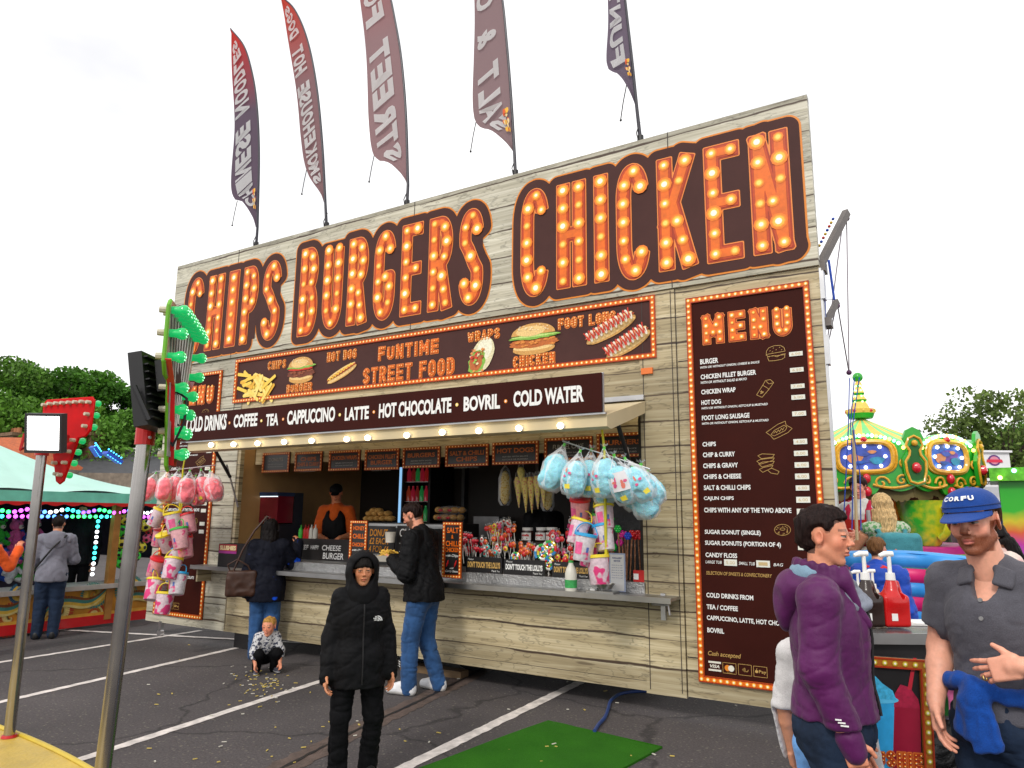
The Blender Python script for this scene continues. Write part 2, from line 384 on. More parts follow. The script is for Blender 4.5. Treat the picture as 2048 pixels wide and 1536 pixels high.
# ------------------------------------------------------------------ 3-D distance fields -> one continuous skin
def _vnoise(Pn, seed=0):
 """value noise at points Pn (n,3)"""
 i = np.floor(Pn).astype(np.int64); f = Pn-i; f = f*f*(3-2*f); o = 0
 def hsh(a): 
  h = (a[:, 0]*374761393+a[:, 1]*668265263+a[:, 2]*2147483647+seed*974634777) & 0xffffffff
  h = ((h ^ (h >> 13))*1274126177) & 0xffffffff; return ((h ^ (h >> 16)) & 0xffff)/65535.0
 for a in (0, 1):
  for b in (0, 1):
   for c in (0, 1):
    wt = (f[:, 0] if a else 1-f[:, 0])*(f[:, 1] if b else 1-f[:, 1])*(f[:, 2] if c else 1-f[:, 2])
    o = o+wt*hsh(i+np.array([a, b, c]))
 return o
class Field:
 """smooth union of tapered limbs and ellipsoids"""
 def __init__(s): s.pr = []
 def limb(s, a, b, ra, rb=None, k=.02, op=1): s.pr.append(('L', np.asarray(a, float), np.asarray(b, float), ra, ra if rb is None else rb, k, op)); return s
 def chain(s, pts, rs, k=.02):
  for i in range(len(pts)-1): s.limb(pts[i], pts[i+1], rs[i], rs[i+1], k)
  return s
 def ell(s, c, r, k=.02, M=None, op=1): s.pr.append(('E', np.asarray(c, float), np.asarray(r, float), None if M is None else np.asarray(M)[:3, :3], 0, k, op)); return s
 def boxr(s, c, r, rad, k=.02, M=None, op=1): s.pr.append(('B', np.asarray(c, float), np.asarray(r, float), None if M is None else np.asarray(M)[:3, :3], rad, k, op)); return s
 def bounds(s):
  lo = np.full(3, 9e9); hi = -lo
  for q in s.pr:
   if q[6] < 0: continue
   if q[0] == 'L': m = max(q[3], q[4]); a = np.minimum(q[1], q[2])-m; b = np.maximum(q[1], q[2])+m
   else:
    m = q[2].max() if q[3] is None else np.linalg.norm(q[2]); a = q[1]-(q[2] if q[3] is None else m); b = q[1]+(q[2] if q[3] is None else m)
    if q[0] == 'B': a = a-q[4]; b = b+q[4]
   lo = np.minimum(lo, a); hi = np.maximum(hi, b)
  return lo, hi
 def mesh(s, h, clip=None, grow=0.0):
  lo, hi = s.bounds(); lo = lo-3*h-grow; hi = hi+3*h+grow
  n = np.ceil((hi-lo)/h).astype(int)+1
  ax = [lo[i]+np.arange(n[i])*h for i in range(3)]
  F = np.full(n, .5, np.float32)
  for q in s.pr:
   typ, k, op = q[0], q[5], q[6]
   if typ == 'L': m = max(q[3], q[4]); a = np.minimum(q[1], q[2])-m; b = np.maximum(q[1], q[2])+m
   else: m = np.linalg.norm(q[2]) if q[3] is not None else 0; e = (q[2] if q[3] is None else np.full(3, m))+(q[4] if typ == 'B' else 0); a = q[1]-e; b = q[1]+e
   pad = k*1.6+4*h+grow; i0 = np.maximum(0, np.floor((a-pad-lo)/h).astype(int)); i1 = np.minimum(n, np.ceil((b+pad-lo)/h).astype(int)+1)
   if (i1 <= i0).any(): continue
   sl = tuple(slice(i0[i], i1[i]) for i in range(3))
   X = ax[0][sl[0]][:, None, None]; Y = ax[1][sl[1]][None, :, None]; Z = ax[2][sl[2]][None, None, :]
   if typ == 'L':
    d = q[2]-q[1]; L2 = max(d@d, 1e-12)
    t = np.clip(((X-q[1][0])*d[0]+(Y-q[1][1])*d[1]+(Z-q[1][2])*d[2])/L2, 0, 1)
    v = np.sqrt((X-q[1][0]-t*d[0])**2+(Y-q[1][1]-t*d[1])**2+(Z-q[1][2]-t*d[2])**2)-(q[3]+(q[4]-q[3])*t)
   else:
    x, y, z = X-q[1][0], Y-q[1][1], Z-q[1][2]
    if q[3] is not None:
     Mx = q[3]; x, y, z = (Mx[0, 0]*x+Mx[1, 0]*y+Mx[2, 0]*z), (Mx[0, 1]*x+Mx[1, 1]*y+Mx[2, 1]*z), (Mx[0, 2]*x+Mx[1, 2]*y+Mx[2, 2]*z)
    if typ == 'E':
     k0 = np.sqrt((x/q[2][0])**2+(y/q[2][1])**2+(z/q[2][2])**2); k1 = np.sqrt((x/q[2][0]**2)**2+(y/q[2][1]**2)**2+(z/q[2][2]**2)**2)
     v = k0*(k0-1)/np.maximum(k1, 1e-9)
    else:
     qx, qy, qz = np.abs(x)-q[2][0], np.abs(y)-q[2][1], np.abs(z)-q[2][2]
     v = np.sqrt(np.maximum(qx, 0)**2+np.maximum(qy, 0)**2+np.maximum(qz, 0)**2)+np.minimum(np.maximum(qx, np.maximum(qy, qz)), 0)-q[4]
   g = F[sl]
   if op > 0:
    if k > 1e-6:
     hh = np.clip(.5+.5*(g-v)/k, 0, 1); F[sl] = g+(v-g)*hh-k*hh*(1-hh)
    else: F[sl] = np.minimum(g, v)
   else:
    if k > 1e-6:
     hh = np.clip(.5-.5*(g+v)/k, 0, 1); F[sl] = g+(-v-g)*hh+k*hh*(1-hh)
    else: F[sl] = np.maximum(g, -v)
  F -= grow
  if clip is not None:
   X, Y, Z = np.meshgrid(*ax, indexing='ij'); F = np.maximum(F, clip(X, Y, Z))
  return surface_nets(F, lo, h)
def surface_nets(F, lo, h):
 ins = F < 0; nx, ny, nz = F.shape
 c = [ins[a:nx-1+a, b:ny-1+b, d:nz-1+d] for a in (0, 1) for b in (0, 1) for d in (0, 1)]
 sm = sum(q.astype(np.int8) for q in c); act = (sm > 0) & (sm < 8)
 idx = np.full(act.shape, -1, np.int64); cells = np.argwhere(act); idx[act] = np.arange(len(cells))
 vals = {(a, b, d): F[cells[:, 0]+a, cells[:, 1]+b, cells[:, 2]+d] for a in (0, 1) for b in (0, 1) for d in (0, 1)}
 acc = np.zeros((len(cells), 3)); cnt = np.zeros(len(cells))
 for axn in range(3):
  for u in (0, 1):
   for v_ in (0, 1):
    p0 = [0, 0, 0]; oth = [i for i in range(3) if i != axn]; p0[oth[0]] = u; p0[oth[1]] = v_; p1 = list(p0); p1[axn] = 1
    f0 = vals[tuple(p0)]; f1 = vals[tuple(p1)]; cr = (f0 < 0) != (f1 < 0)
    t = np.where(cr, f0/np.where(cr, f0-f1, 1), 0)
    pos = np.tile(np.array(p0, float), (len(cells), 1)); pos[:, axn] = t
    acc += pos*cr[:, None]; cnt += cr
 V = (cells+acc/np.maximum(cnt, 1)[:, None])*h+lo
 Fs = []
 for axn in range(3):
  A = [slice(None)]*3; B = [slice(None)]*3; A[axn] = slice(0, -1); B[axn] = slice(1, None)
  a, b = ins[tuple(A)], ins[tuple(B)]
  o1, o2 = [(1, 2), (2, 0), (0, 1)][axn]
  e = np.argwhere(a != b); e = e[(e[:, o1] > 0) & (e[:, o2] > 0) & (e[:, o1] < F.shape[o1]-1) & (e[:, o2] < F.shape[o2]-1)]
  def cell(d1, d2):
   q = e.copy(); q[:, o1] -= d1; q[:, o2] -= d2; return idx[q[:, 0], q[:, 1], q[:, 2]]
  quad = np.stack([cell(1, 1), cell(0, 1), cell(0, 0), cell(1, 0)], 1)
  fl = ~a[e[:, 0], e[:, 1], e[:, 2]]
  quad[fl] = quad[fl][:, ::-1]
  Fs.append(quad)
 Fq = np.concatenate(Fs); Fq = Fq[(Fq >= 0).all(1)]
 return V, Fq
def smooth_verts(V, F, it=2, lam=.5):
 e = np.concatenate([F[:, [0, 1]], F[:, [1, 2]], F[:, [2, 3]], F[:, [3, 0]]])
 for _ in range(it):
  acc = np.zeros_like(V); cn = np.zeros(len(V))
  np.add.at(acc, e[:, 0], V[e[:, 1]]); np.add.at(acc, e[:, 1], V[e[:, 0]]); np.add.at(cn, e[:, 0], 1); np.add.at(cn, e[:, 1], 1)
  V = V+(acc/np.maximum(cn, 1)[:, None]-V)*lam
 return V
def vnormals(V, F):
 n = np.cross(V[F[:, 2]]-V[F[:, 0]], V[F[:, 3]]-V[F[:, 1]]); N = np.zeros_like(V)
 for k in range(4): np.add.at(N, F[:, k], n)
 return N/np.maximum(np.linalg.norm(N, axis=1), 1e-9)[:, None]
def wrinkle(V, F, amp, sc, seed=0, stretch=(1, 1, 1)):
 N = vnormals(V, F); q = V/np.array(stretch)/sc
 n = 1-np.abs(_vnoise(q+7, seed)*2-1)*1.6+.5*(_vnoise(q*2.3, seed+3)-.5)
 return V+N*((n-.35)*amp)[:, None]
def crease(V, F, amp, sc, seed=0, stretch=(1, 1, 1), wd=.22):
 """cloth: smooth swells parted by narrow folds"""
 N = vnormals(V, F); q = V/np.array(stretch)/sc+11; r = np.abs(_vnoise(q, seed)*2-1); r2 = np.abs(_vnoise(q*1.9+5, seed+7)*2-1)
 return V-N*((np.exp(-(r/wd)**2)-.35+.45*np.exp(-(r2/(wd*.8))**2))*amp)[:, None]
def set_col(o, C):
 a = o.data.color_attributes.new('Col', 'FLOAT_COLOR', 'POINT'); C = np.asarray(C, np.float32)
 if C.shape[1] == 3: C = np.concatenate([C, np.ones((len(C), 1), np.float32)], 1)
 a.data.foreach_set('color', C.ravel())
V3 = lambda *a: np.array(a, float)
def cloth(name, col, rough=.8, var=.16, weave=320, bump=.35, scale=7, sheen=.2, pattern=None):
 if name in MATS: return MATS[name]
 if isinstance(col, str): col = hexc(col)
 m, nt, b = newmat(name); L = nt.links.new; tc = node(nt, 'ShaderNodeTexCoord')
 n1 = node(nt, 'ShaderNodeTexNoise', Scale=float(scale), Detail=6.0, Roughness=.65); n2 = node(nt, 'ShaderNodeTexNoise', Scale=float(weave), Detail=2.0)
 for n in (n1, n2): L(tc.outputs['Object'], n.inputs['Vector'])
 mr = node(nt, 'ShaderNodeMapRange'); mr.inputs['From Min'].default_value = .3; mr.inputs['From Max'].default_value = .7; mr.inputs['To Min'].default_value = 1-var; mr.inputs['To Max'].default_value = 1+var
 L(n1.outputs['Fac'], mr.inputs['Value'])
 m3 = node(nt, 'ShaderNodeMapRange'); m3.inputs['From Min'].default_value = .25; m3.inputs['From Max'].default_value = .75; m3.inputs['To Min'].default_value = .8; m3.inputs['To Max'].default_value = 1.2
 L(n2.outputs['Fac'], m3.inputs['Value'])
 ml = node(nt, 'ShaderNodeMath', operation='MULTIPLY'); L(mr.outputs['Result'], ml.inputs[0]); L(m3.outputs['Result'], ml.inputs[1])
 hs = node(nt, 'ShaderNodeHueSaturation', Color=(*col, 1)); L(ml.outputs[0], hs.inputs['Value'])
 src = hs.outputs['Color']
 if pattern:
  kind, c2, sc, lo, hi = pattern
  if kind == 'blobs': t = node(nt, 'ShaderNodeTexNoise', Scale=float(sc), Detail=1.5); fo = t.outputs['Fac']
  else: t = node(nt, 'ShaderNodeTexVoronoi', Scale=float(sc)); fo = t.outputs['Distance']
  L(tc.outputs['Object'], t.inputs['Vector'])
  rm = node(nt, 'ShaderNodeMapRange'); rm.inputs['From Min'].default_value = lo; rm.inputs['From Max'].default_value = hi; L(fo, rm.inputs['Value'])
  mx = node(nt, 'ShaderNodeMix', data_type='RGBA'); L(rm.outputs['Result'], mx.inputs['Factor']); L(src, mx.inputs['A']); mx.inputs['B'].default_value = (*c2, 1); src = mx.outputs['Result']
 L(src, b.inputs['Base Color']); b.inputs['Roughness'].default_value = rough; b.inputs['Specular IOR Level'].default_value = .3 if max(col) > .03 else .09
 b.inputs['Sheen Weight'].default_value = sheen*.5 if max(col) > .05 else 0
 bp = node(nt, 'ShaderNodeBump', Strength=bump, Distance=.003); L(n2.outputs['Fac'], bp.inputs['Height'])
 b2 = node(nt, 'ShaderNodeBump', Strength=.35, Distance=.02); L(n1.outputs['Fac'], b2.inputs['Height']); L(bp.outputs['Normal'], b2.inputs['Normal']); L(b2.outputs['Normal'], b.inputs['Normal'])
 MATS[name] = m; return m
# ------------------------------------------------------------------ ground
def asphalt_mat():
 m, nt, b = newmat('asphalt'); L = nt.links.new
 tc = node(nt, 'ShaderNodeTexCoord')
 n1 = node(nt, 'ShaderNodeTexNoise', Scale=.6, Detail=5.0, Roughness=.6); n2 = node(nt, 'ShaderNodeTexNoise', Scale=55.0, Detail=3.0, Roughness=.8)
 v = node(nt, 'ShaderNodeTexVoronoi', Scale=75.0); v2 = node(nt, 'ShaderNodeTexVoronoi', Scale=9.0)
 for n in (n1, n2, v, v2): L(tc.outputs['Object'], n.inputs['Vector'])
 r1 = node(nt, 'ShaderNodeValToRGB'); e = r1.color_ramp.elements
 e[0].position = .3; e[0].color = (.050, .044, .045, 1); e[1].position = .72; e[1].color = (.086, .076, .077, 1)
 L(n1.outputs['Fac'], r1.inputs['Fac'])
 r2 = node(nt, 'ShaderNodeMapRange'); r2.inputs['From Min'].default_value = .3; r2.inputs['From Max'].default_value = .72; r2.inputs['To Min'].default_value = .5; r2.inputs['To Max'].default_value = 1.5
 L(n2.outputs['Fac'], r2.inputs['Value'])
 hs = node(nt, 'ShaderNodeHueSaturation', Saturation=1.2); L(r1.outputs['Color'], hs.inputs['Color']); L(r2.outputs['Result'], hs.inputs['Value'])
 r3 = node(nt, 'ShaderNodeValToRGB'); q = r3.color_ramp.elements; q[0].position = .955; q[0].color = (0, 0, 0, 1); q[1].position = .99; q[1].color = (1, 1, 1, 1)
 sx = node(nt, 'ShaderNodeSeparateColor'); L(v.outputs['Color'], sx.inputs['Color']); L(sx.outputs['Red'], r3.inputs['Fac'])
 mx = node(nt, 'ShaderNodeMix', data_type='RGBA'); mx.inputs['B'].default_value = (.15, .135, .11, 1)
 L(r3.outputs['Color'], mx.inputs['Factor']); L(hs.outputs['Color'], mx.inputs['A'])
 vc = node(nt, 'ShaderNodeTexVoronoi', Scale=.55, feature='DISTANCE_TO_EDGE')
 wn = node(nt, 'ShaderNodeTexNoise', Scale=2.5, Detail=4.0); L(tc.outputs['Object'], wn.inputs['Vector'])
 va = node(nt, 'ShaderNodeMix', data_type='VECTOR'); va.inputs['Factor'].default_value = .3
 L(tc.outputs['Object'], va.inputs['A']); L(wn.outputs['Color'], va.inputs['B']); L(va.outputs['Result'], vc.inputs['Vector'])
 rc = node(nt, 'ShaderNodeMapRange'); rc.inputs['From Min'].default_value = .002; rc.inputs['From Max'].default_value = .011; rc.inputs['To Min'].default_value = .45
 L(vc.outputs['Distance'], rc.inputs['Value'])
 h2 = node(nt, 'ShaderNodeHueSaturation'); L(mx.outputs['Result'], h2.inputs['Color']); L(rc.outputs['Result'], h2.inputs['Value'])
 L(h2.outputs['Color'], b.inputs['Base Color']); b.inputs['Roughness'].default_value = .85
 bp = node(nt, 'ShaderNodeBump', Strength=.7, Distance=.006); L(n2.outputs['Fac'], bp.inputs['Height']); L(bp.outputs['Normal'], b.inputs['Normal'])
 return m
mb = MB(); mb.bx(-260, 260, -60, 420, -.3, 0)
_props(mesh_obj('ground', np.concatenate(mb.v), mb.f, asphalt_mat(), local=True), kind='structure', label='dark grey tarmac car park ground')
paint = mat('road_paint', (.72, .66, .62), .7, var=.35, scale=9, bump=.3, bscale=90)
def ground_strip(name, pts, wd, m, z=.004, rag=.006, label=None, seed=1, step=.06):
 rnd = random.Random(seed); pts = [np.array(p[:2], float) for p in pts]; L = []; Rr = []
 for a, b in zip(pts, pts[1:]):
  d = b-a; ln = np.linalg.norm(d); d /= ln; nrm = np.array([-d[1], d[0]]); n = max(2, int(ln/step))
  for i in range(n+(1 if b is pts[-1] else 0)):
   q = a+d*ln*i/n; L.append(q+nrm*(wd/2+rnd.uniform(-rag, rag))); Rr.append(q-nrm*(wd/2+rnd.uniform(-rag, rag)))
 n = len(L); V = [(*q, z) for q in L]+[(*q, z) for q in Rr]
 F = [(i, n+i, n+i+1, i+1) for i in range(n-1)]
 mb = MB(); mb.add(V, F); return solo(mb, name, m, label, 'road marking', kind='structure')
for i, (a, b, wd) in enumerate([((0, 1325), (360, 1268), .085), ((0, 1405), (530, 1283), .085), ((190, 1510), (640, 1363), .09), ((780, 1550), (1145, 1372), .105)]):
 A, B = G(*a), G(*b); ground_strip('parking_line', [A+(A-B)*.3, B+(B-A)*.15], wd, paint, label='worn white painted parking bay line', seed=i)
A, B = G(168, 1263), G(447, 1278); ground_strip('parking_line', [A+(A-B)*1.6, B+(B-A)*2.2], .085, paint, z=.008, label='white line along the heads of the parking bays', seed=9)
repair = mat('tar_repair', (.105, .074, .062), .75, var=.4, scale=10, bump=.5, bscale=60)
seam = mat('tar_seam', (.014, .012, .012), .6, var=.3, scale=20, bump=.4)
A, B = G(520, 1560), G(960, 1340); dA = (B-A)
pts = [A-dA*.6, A, A+dA*.35, A+dA*.6, B+dA*.5]
rn = random.Random(4); pts = [q+np.array([rn.uniform(-.02, .02), rn.uniform(-.02, .02), 0]) for q in pts]
ground_strip('tarmac_patch', pts, .23, repair, z=.003, rag=.02, label='brownish strip of patched tarmac', seed=11)
ground_strip('tarmac_crack', pts, .03, seam, z=.006, rag=.008, label='dark crack along the patched strip', seed=12)
mb = MB(); rn = random.Random(21)
for k in range(170):
 if k < 90: c = G(rn.gauss(520, 30), rn.gauss(1370, 18))
 else: c = G(rn.uniform(200, 1500), rn.uniform(1290, 1536))
 a = rn.uniform(0, PI); l = rn.uniform(.006, .02); q = rn.uniform(.003, .006)
 ca, sa = math.cos(a), math.sin(a); zz = .012
 M = np.array([[ca, -sa, 0, c[0]], [sa, ca, 0, c[1]], [0, 0, 1, .006], [0, 0, 0, 1]])
 mb.bx(-l, l, -q, q, 0, .005, rn.choice((0, 0, 1)), M)
solo(mb, 'food_crumbs', [mat('crumb_yellow', (.55, .42, .10), .8), mat('crumb_white', (.6, .58, .5), .8)], 'yellow chip crumbs and paper scraps scattered on the tarmac', 'litter', kind='stuff')
turf, nt, b = newmat('green_mat'); L = nt.links.new
tc = node(nt, 'ShaderNodeTexCoord'); nz = node(nt, 'ShaderNodeTexNoise', Scale=260.0, Detail=2.0); n2 = node(nt, 'ShaderNodeTexNoise', Scale=3.0, Detail=4.0)
L(tc.outputs['Object'], nz.inputs['Vector']); L(tc.outputs['Object'], n2.inputs['Vector'])
rp = node(nt, 'ShaderNodeValToRGB'); rp.color_ramp.elements[0].position = .3; rp.color_ramp.elements[0].color = (.009, .066, .003, 1); rp.color_ramp.elements[1].position = .75; rp.color_ramp.elements[1].color = (.040, .19, .009, 1)
ad = node(nt, 'ShaderNodeMix', data_type='FLOAT'); ad.inputs['Factor'].default_value = .3; L(nz.outputs['Fac'], ad.inputs['A']); L(n2.outputs['Fac'], ad.inputs['B'])
L(ad.outputs['Result'], rp.inputs['Fac']); L(rp.outputs['Color'], b.inputs['Base Color']); b.inputs['Roughness'].default_value = .95; b.inputs['Specular IOR Level'].default_value = .15
bp = node(nt, 'ShaderNodeBump', Strength=.8, Distance=.006); L(nz.outputs['Fac'], bp.inputs['Height']); L(bp.outputs['Normal'], b.inputs['Normal'])
q = [G(1095, 1444)[:2], G(1325, 1497)[:2]]; q2 = G(860, 1530)[:2]; e = (q2-q[0]); q3 = q[0]+e*1.9; q4 = q[1]+e*1.9+np.array([.05, -.02])
poly = [q[0], q3, q4, q[1]]
mb = MB()
def matfn(u, v):
 a = poly[0]*(1-u)*(1-v)+poly[1]*u*(1-v)+poly[2]*u*v+poly[3]*(1-u)*v
 return (a[0], a[1], .012+.004*math.sin(u*9+v*5)+.003*math.sin(v*13))
mb.grid(matfn, 24, 16); mb.grid(lambda u, v: (*(poly[3]*(1-u)+poly[2]*u), .015*(1-v)), 24, 1); mb.grid(lambda u, v: (*(poly[0]*(1-u)+poly[3]*u), .015*(1-v)), 24, 1)
solo(mb, 'artificial_grass_mat', turf, 'green artificial grass mat lying flat on the tarmac', 'mat', smooth=True)
c0 = [G(1300, 1388), G(1270, 1388), G(1240, 1393), G(1222, 1406), G(1216, 1424), G(1210, 1440), G(1197, 1455), G(1188, 1470)]
pts = []
for i in range(len(c0)-1):
 for k in range(5):
  t = k/5; p0, p1, p2, p3 = c0[max(i-1, 0)], c0[i], c0[i+1], c0[min(i+2, len(c0)-1)]
  pts.append(.5*((2*p1)+(p2-p0)*t+(2*p0-5*p1+4*p2-p3)*t*t+(3*p1-p0-3*p2+p3)*t**3)+np.array([0, 0, .022]))
mb = MB(); mb.tube(pts, .014, 8); solo(mb, 'power_cable', mat('blue_rubber', (.01, .04, .18), .45), 'blue cable trailing from under the food kiosk to the green mat', 'cable', smooth=True)
# ------------------------------------------------------------------ food kiosk
def wood_mat(name, base=((.46, .43, .33), (.76, .73, .62)), dark=(.07, .045, .03), ph=.29, seed=0.0, sat=1.0):
 """printed weathered planks running along X: grain, knots, splits and dark joints"""
 m, nt, b = newmat(name); L = nt.links.new
 tc = node(nt, 'ShaderNodeTexCoord'); sp = node(nt, 'ShaderNodeSeparateXYZ'); L(tc.outputs['Object'], sp.inputs['Vector'])
 def mth(op, a, bb=None, c=None):
  n = node(nt, 'ShaderNodeMath', operation=op)
  for i, q in enumerate((a, bb, c)):
   if q is None: continue
   if isinstance(q, (int, float)): n.inputs[i].default_value = q
   else: L(q, n.inputs[i])
  return n.outputs[0]
 def comb(x, y, z):
  n = node(nt, 'ShaderNodeCombineXYZ')
  for i, q in enumerate((x, y, z)):
   if isinstance(q, (int, float)): n.inputs[i].default_value = q
   else: L(q, n.inputs[i])
  return n.outputs[0]
 X, Z = sp.outputs['X'], sp.outputs['Z']
 wob = node(nt, 'ShaderNodeTexNoise', Scale=1.0, Detail=4.0, Roughness=.6); L(comb(mth('MULTIPLY', X, 1.1), seed, mth('MULTIPLY', Z, 2.0)), wob.inputs['Vector'])
 zz = mth('ADD', mth('DIVIDE', Z, ph), mth('MULTIPLY', mth('SUBTRACT', wob.outputs['Fac'], .5), .22))
 pid = mth('FLOOR', mth('ADD', zz, seed)); fr = mth('FRACT', mth('ADD', zz, seed))
 wn = node(nt, 'ShaderNodeTexWhiteNoise', noise_dimensions='1D'); L(pid, wn.inputs['W'])
 off = mth('MULTIPLY', wn.outputs['Value'], 17.0)
 kv = node(nt, 'ShaderNodeTexVoronoi', Scale=1.0, feature='F1'); kv.inputs['Randomness'].default_value = 1.0
 L(comb(mth('ADD', mth('MULTIPLY', X, .62), off), 0.0, mth('MULTIPLY', Z, 3.1)), kv.inputs['Vector'])
 kn = node(nt, 'ShaderNodeMapRange', interpolation_type='SMOOTHSTEP'); kn.inputs['From Min'].default_value = .32; kn.inputs['From Max'].default_value = .02
 L(kv.outputs['Distance'], kn.inputs['Value'])
 g1 = node(nt, 'ShaderNodeTexNoise', Scale=1.0, Detail=6.0, Roughness=.62, Distortion=.5)
 L(comb(mth('ADD', mth('MULTIPLY', X, .7), off), mth('MULTIPLY', kn.outputs['Result'], 1.5), mth('MULTIPLY', Z, 15.0)), g1.inputs['Vector'])
 wv = node(nt, 'ShaderNodeTexNoise', Scale=1.0, Detail=3.0, Roughness=.5, Distortion=.35)
 L(comb(mth('ADD', mth('MULTIPLY', X, 1.0), off), mth('MULTIPLY', kn.outputs['Result'], 2.2), mth('MULTIPLY', Z, 48.0)), wv.inputs['Vector'])
 ring = mth('ABSOLUTE', mth('SUBTRACT', mth('FRACT', mth('ADD', mth('MULTIPLY', wob.outputs['Fac'], 7.0), mth('ADD', mth('MULTIPLY', g1.outputs['Fac'], 3.2), mth('MULTIPLY', kn.outputs['Result'], 2.6)))), .5))
 rl = node(nt, 'ShaderNodeMapRange'); rl.inputs['From Min'].default_value = .0; rl.inputs['From Max'].default_value = .08; rl.inputs['To Min'].default_value = .54; rl.inputs['To Max'].default_value = 1.0
 L(ring, rl.inputs['Value'])
 cr = node(nt, 'ShaderNodeValToRGB'); e = cr.color_ramp.elements
 e[0].position = .28; e[0].color = (*[q*.58 for q in base[0]], 1); e[1].position = .7; e[1].color = (*base[1], 1)
 k = e.new(.46); k.color = (*base[0], 1)
 L(mth('ADD', mth('MULTIPLY', g1.outputs['Fac'], .55), mth('MULTIPLY', wv.outputs['Fac'], .45)), cr.inputs['Fac'])
 tone = node(nt, 'ShaderNodeMapRange'); tone.inputs['To Min'].default_value = .78; tone.inputs['To Max'].default_value = 1.16; L(wn.outputs['Value'], tone.inputs['Value'])
 big = node(nt, 'ShaderNodeTexNoise', Scale=.9, Detail=3.0); L(tc.outputs['Object'], big.inputs['Vector'])
 bt = node(nt, 'ShaderNodeMapRange'); bt.inputs['From Min'].default_value = .3; bt.inputs['From Max'].default_value = .7; bt.inputs['To Min'].default_value = .82; bt.inputs['To Max'].default_value = 1.12; L(big.outputs['Fac'], bt.inputs['Value'])
 val = mth('MULTIPLY', mth('MULTIPLY', tone.outputs['Result'], rl.outputs['Result']), bt.outputs['Result'])
 hs = node(nt, 'ShaderNodeHueSaturation', Saturation=sat); L(cr.outputs['Color'], hs.inputs['Color']); L(val, hs.inputs['Value'])
 jn = mth('MINIMUM', fr, mth('SUBTRACT', 1.0, fr))
 jw = mth('ADD', mth('MULTIPLY', mth('SUBTRACT', g1.outputs['Fac'], .42), .22), .012)
 jm = node(nt, 'ShaderNodeMapRange'); jm.inputs['From Min'].default_value = -.012; jm.inputs['From Max'].default_value = .014
 L(mth('SUBTRACT', jw, jn), jm.inputs['Value'])
 kh = node(nt, 'ShaderNodeMapRange', interpolation_type='SMOOTHSTEP'); kh.inputs['From Min'].default_value = .085; kh.inputs['From Max'].default_value = .02; kh.inputs['To Max'].default_value = .8
 L(kv.outputs['Distance'], kh.inputs['Value'])
 s1 = node(nt, 'ShaderNodeTexNoise', Scale=1.0, Detail=1.0); L(comb(mth('ADD', mth('MULTIPLY', X, 2.2), off), 3.0, mth('MULTIPLY', Z, 34.0)), s1.inputs['Vector'])
 sm = node(nt, 'ShaderNodeMapRange'); sm.inputs['From Min'].default_value = .665; sm.inputs['From Max'].default_value = .73; sm.inputs['To Max'].default_value = .65; L(s1.outputs['Fac'], sm.inputs['Value'])
 fac = mth('MAXIMUM', mth('MAXIMUM', jm.outputs['Result'], kh.outputs['Result']), sm.outputs['Result'])
 mx = node(nt, 'ShaderNodeMix', data_type='RGBA'); mx.inputs['B'].default_value = (*dark, 1)
 L(fac, mx.inputs['Factor']); L(hs.outputs['Color'], mx.inputs['A'])
 L(mx.outputs['Result'], b.inputs['Base Color']); b.inputs['Roughness'].default_value = .5; b.inputs['Specular IOR Level'].default_value = .35
 return m
WOOD = wood_mat('printed_planks')
WOODL = wood_mat('printed_planks_lower', base=((.40, .325, .19), (.64, .56, .38)), ph=.235, seed=.35)
YF = 6.2
BROWN = mat('sign_brown', (.040, .0065, .004), .55, var=.15, scale=2, spec=.12)
BROWN2 = mat('letter_ground', (.072, .032, .029), .55, var=.12, scale=3, spec=.12)
RIM = mat('sign_rim_orange', (.72, .22, .015), .4, var=.08)
ORED = mat('letter_edge', (.38, .030, .003), .45, var=.1, scale=10)
OMID = mat('letter_mid', (.52, .055, .003), .45, var=.2, scale=14)
ORNG = mat('letter_orange', (.78, .145, .005), .4, var=.18, scale=14)
OLINE = mat('letter_outline', (.85, .25, .04), .4, var=.05)
GLOWO = mat('bulb_halo', (.93, .30, .02), .4, var=0)
GLOWY = mat('bulb_yellow', (.98, .72, .16), .4, var=0)
GLOWW = mat('bulb_white', (.98, .93, .80), .35, var=0)
WHITE = mat('print_white', (.82, .82, .80), .45, var=.04)
GOLD = mat('print_gold', (.55, .34, .10), .45, var=.06)
BLACK = mat('black_trim', (.012, .011, .012), .45, var=.1)
SEAM = mat('panel_seam', (.04, .03, .025), .6, var=.1)
ALU = mat('aluminium', (.55, .55, .56), .35, metal=.9, var=.08)
CREAM = mat('cream_panel', (.60, .50, .31), .5, var=.08, scale=3)
STEEL = mat('brushed_steel', (.48, .48, .47), .3, metal=1, var=.12, scale=4)
kiosk = thing('food_kiosk', 'big fairground food kiosk clad in printed weathered planks under the sign CHIPS BURGERS CHICKEN', 'food stall', (-5.2, 7.2, 0))
def part(mb, name, mats, parent=kiosk, **k): return mb.build(name, mats, parent, **k)
XL, XR = -9.66, -0.80
ZT, ZS = 5.27, 3.72
XM0, XM1, XD = -8.0, -2.40, -2.045
OX0, OX1, OZ0, OZ1 = -7.93, -2.385, 1.0, 2.66
mb = MB(); mb.bx(XL, XR, YF-.03, YF+.05, ZS, ZT); part(mb, 'sign_wall', WOOD)
mb = MB(); mb.bx(XL, -8.005, YF, YF+.05, .18, ZS-.006); part(mb, 'wing_wall', WOOD)
mb = MB(); mb.bx(-2.035, XR+.0, YF, YF+.05, .18, ZS-.006); part(mb, 'wing_wall', WOODL)
mb = MB()
mb.bx(XM0, OX0, YF, YF+.06, .18, ZS-.006); mb.bx(OX1, -2.40, YF, YF+.06, .18, ZS-.006)
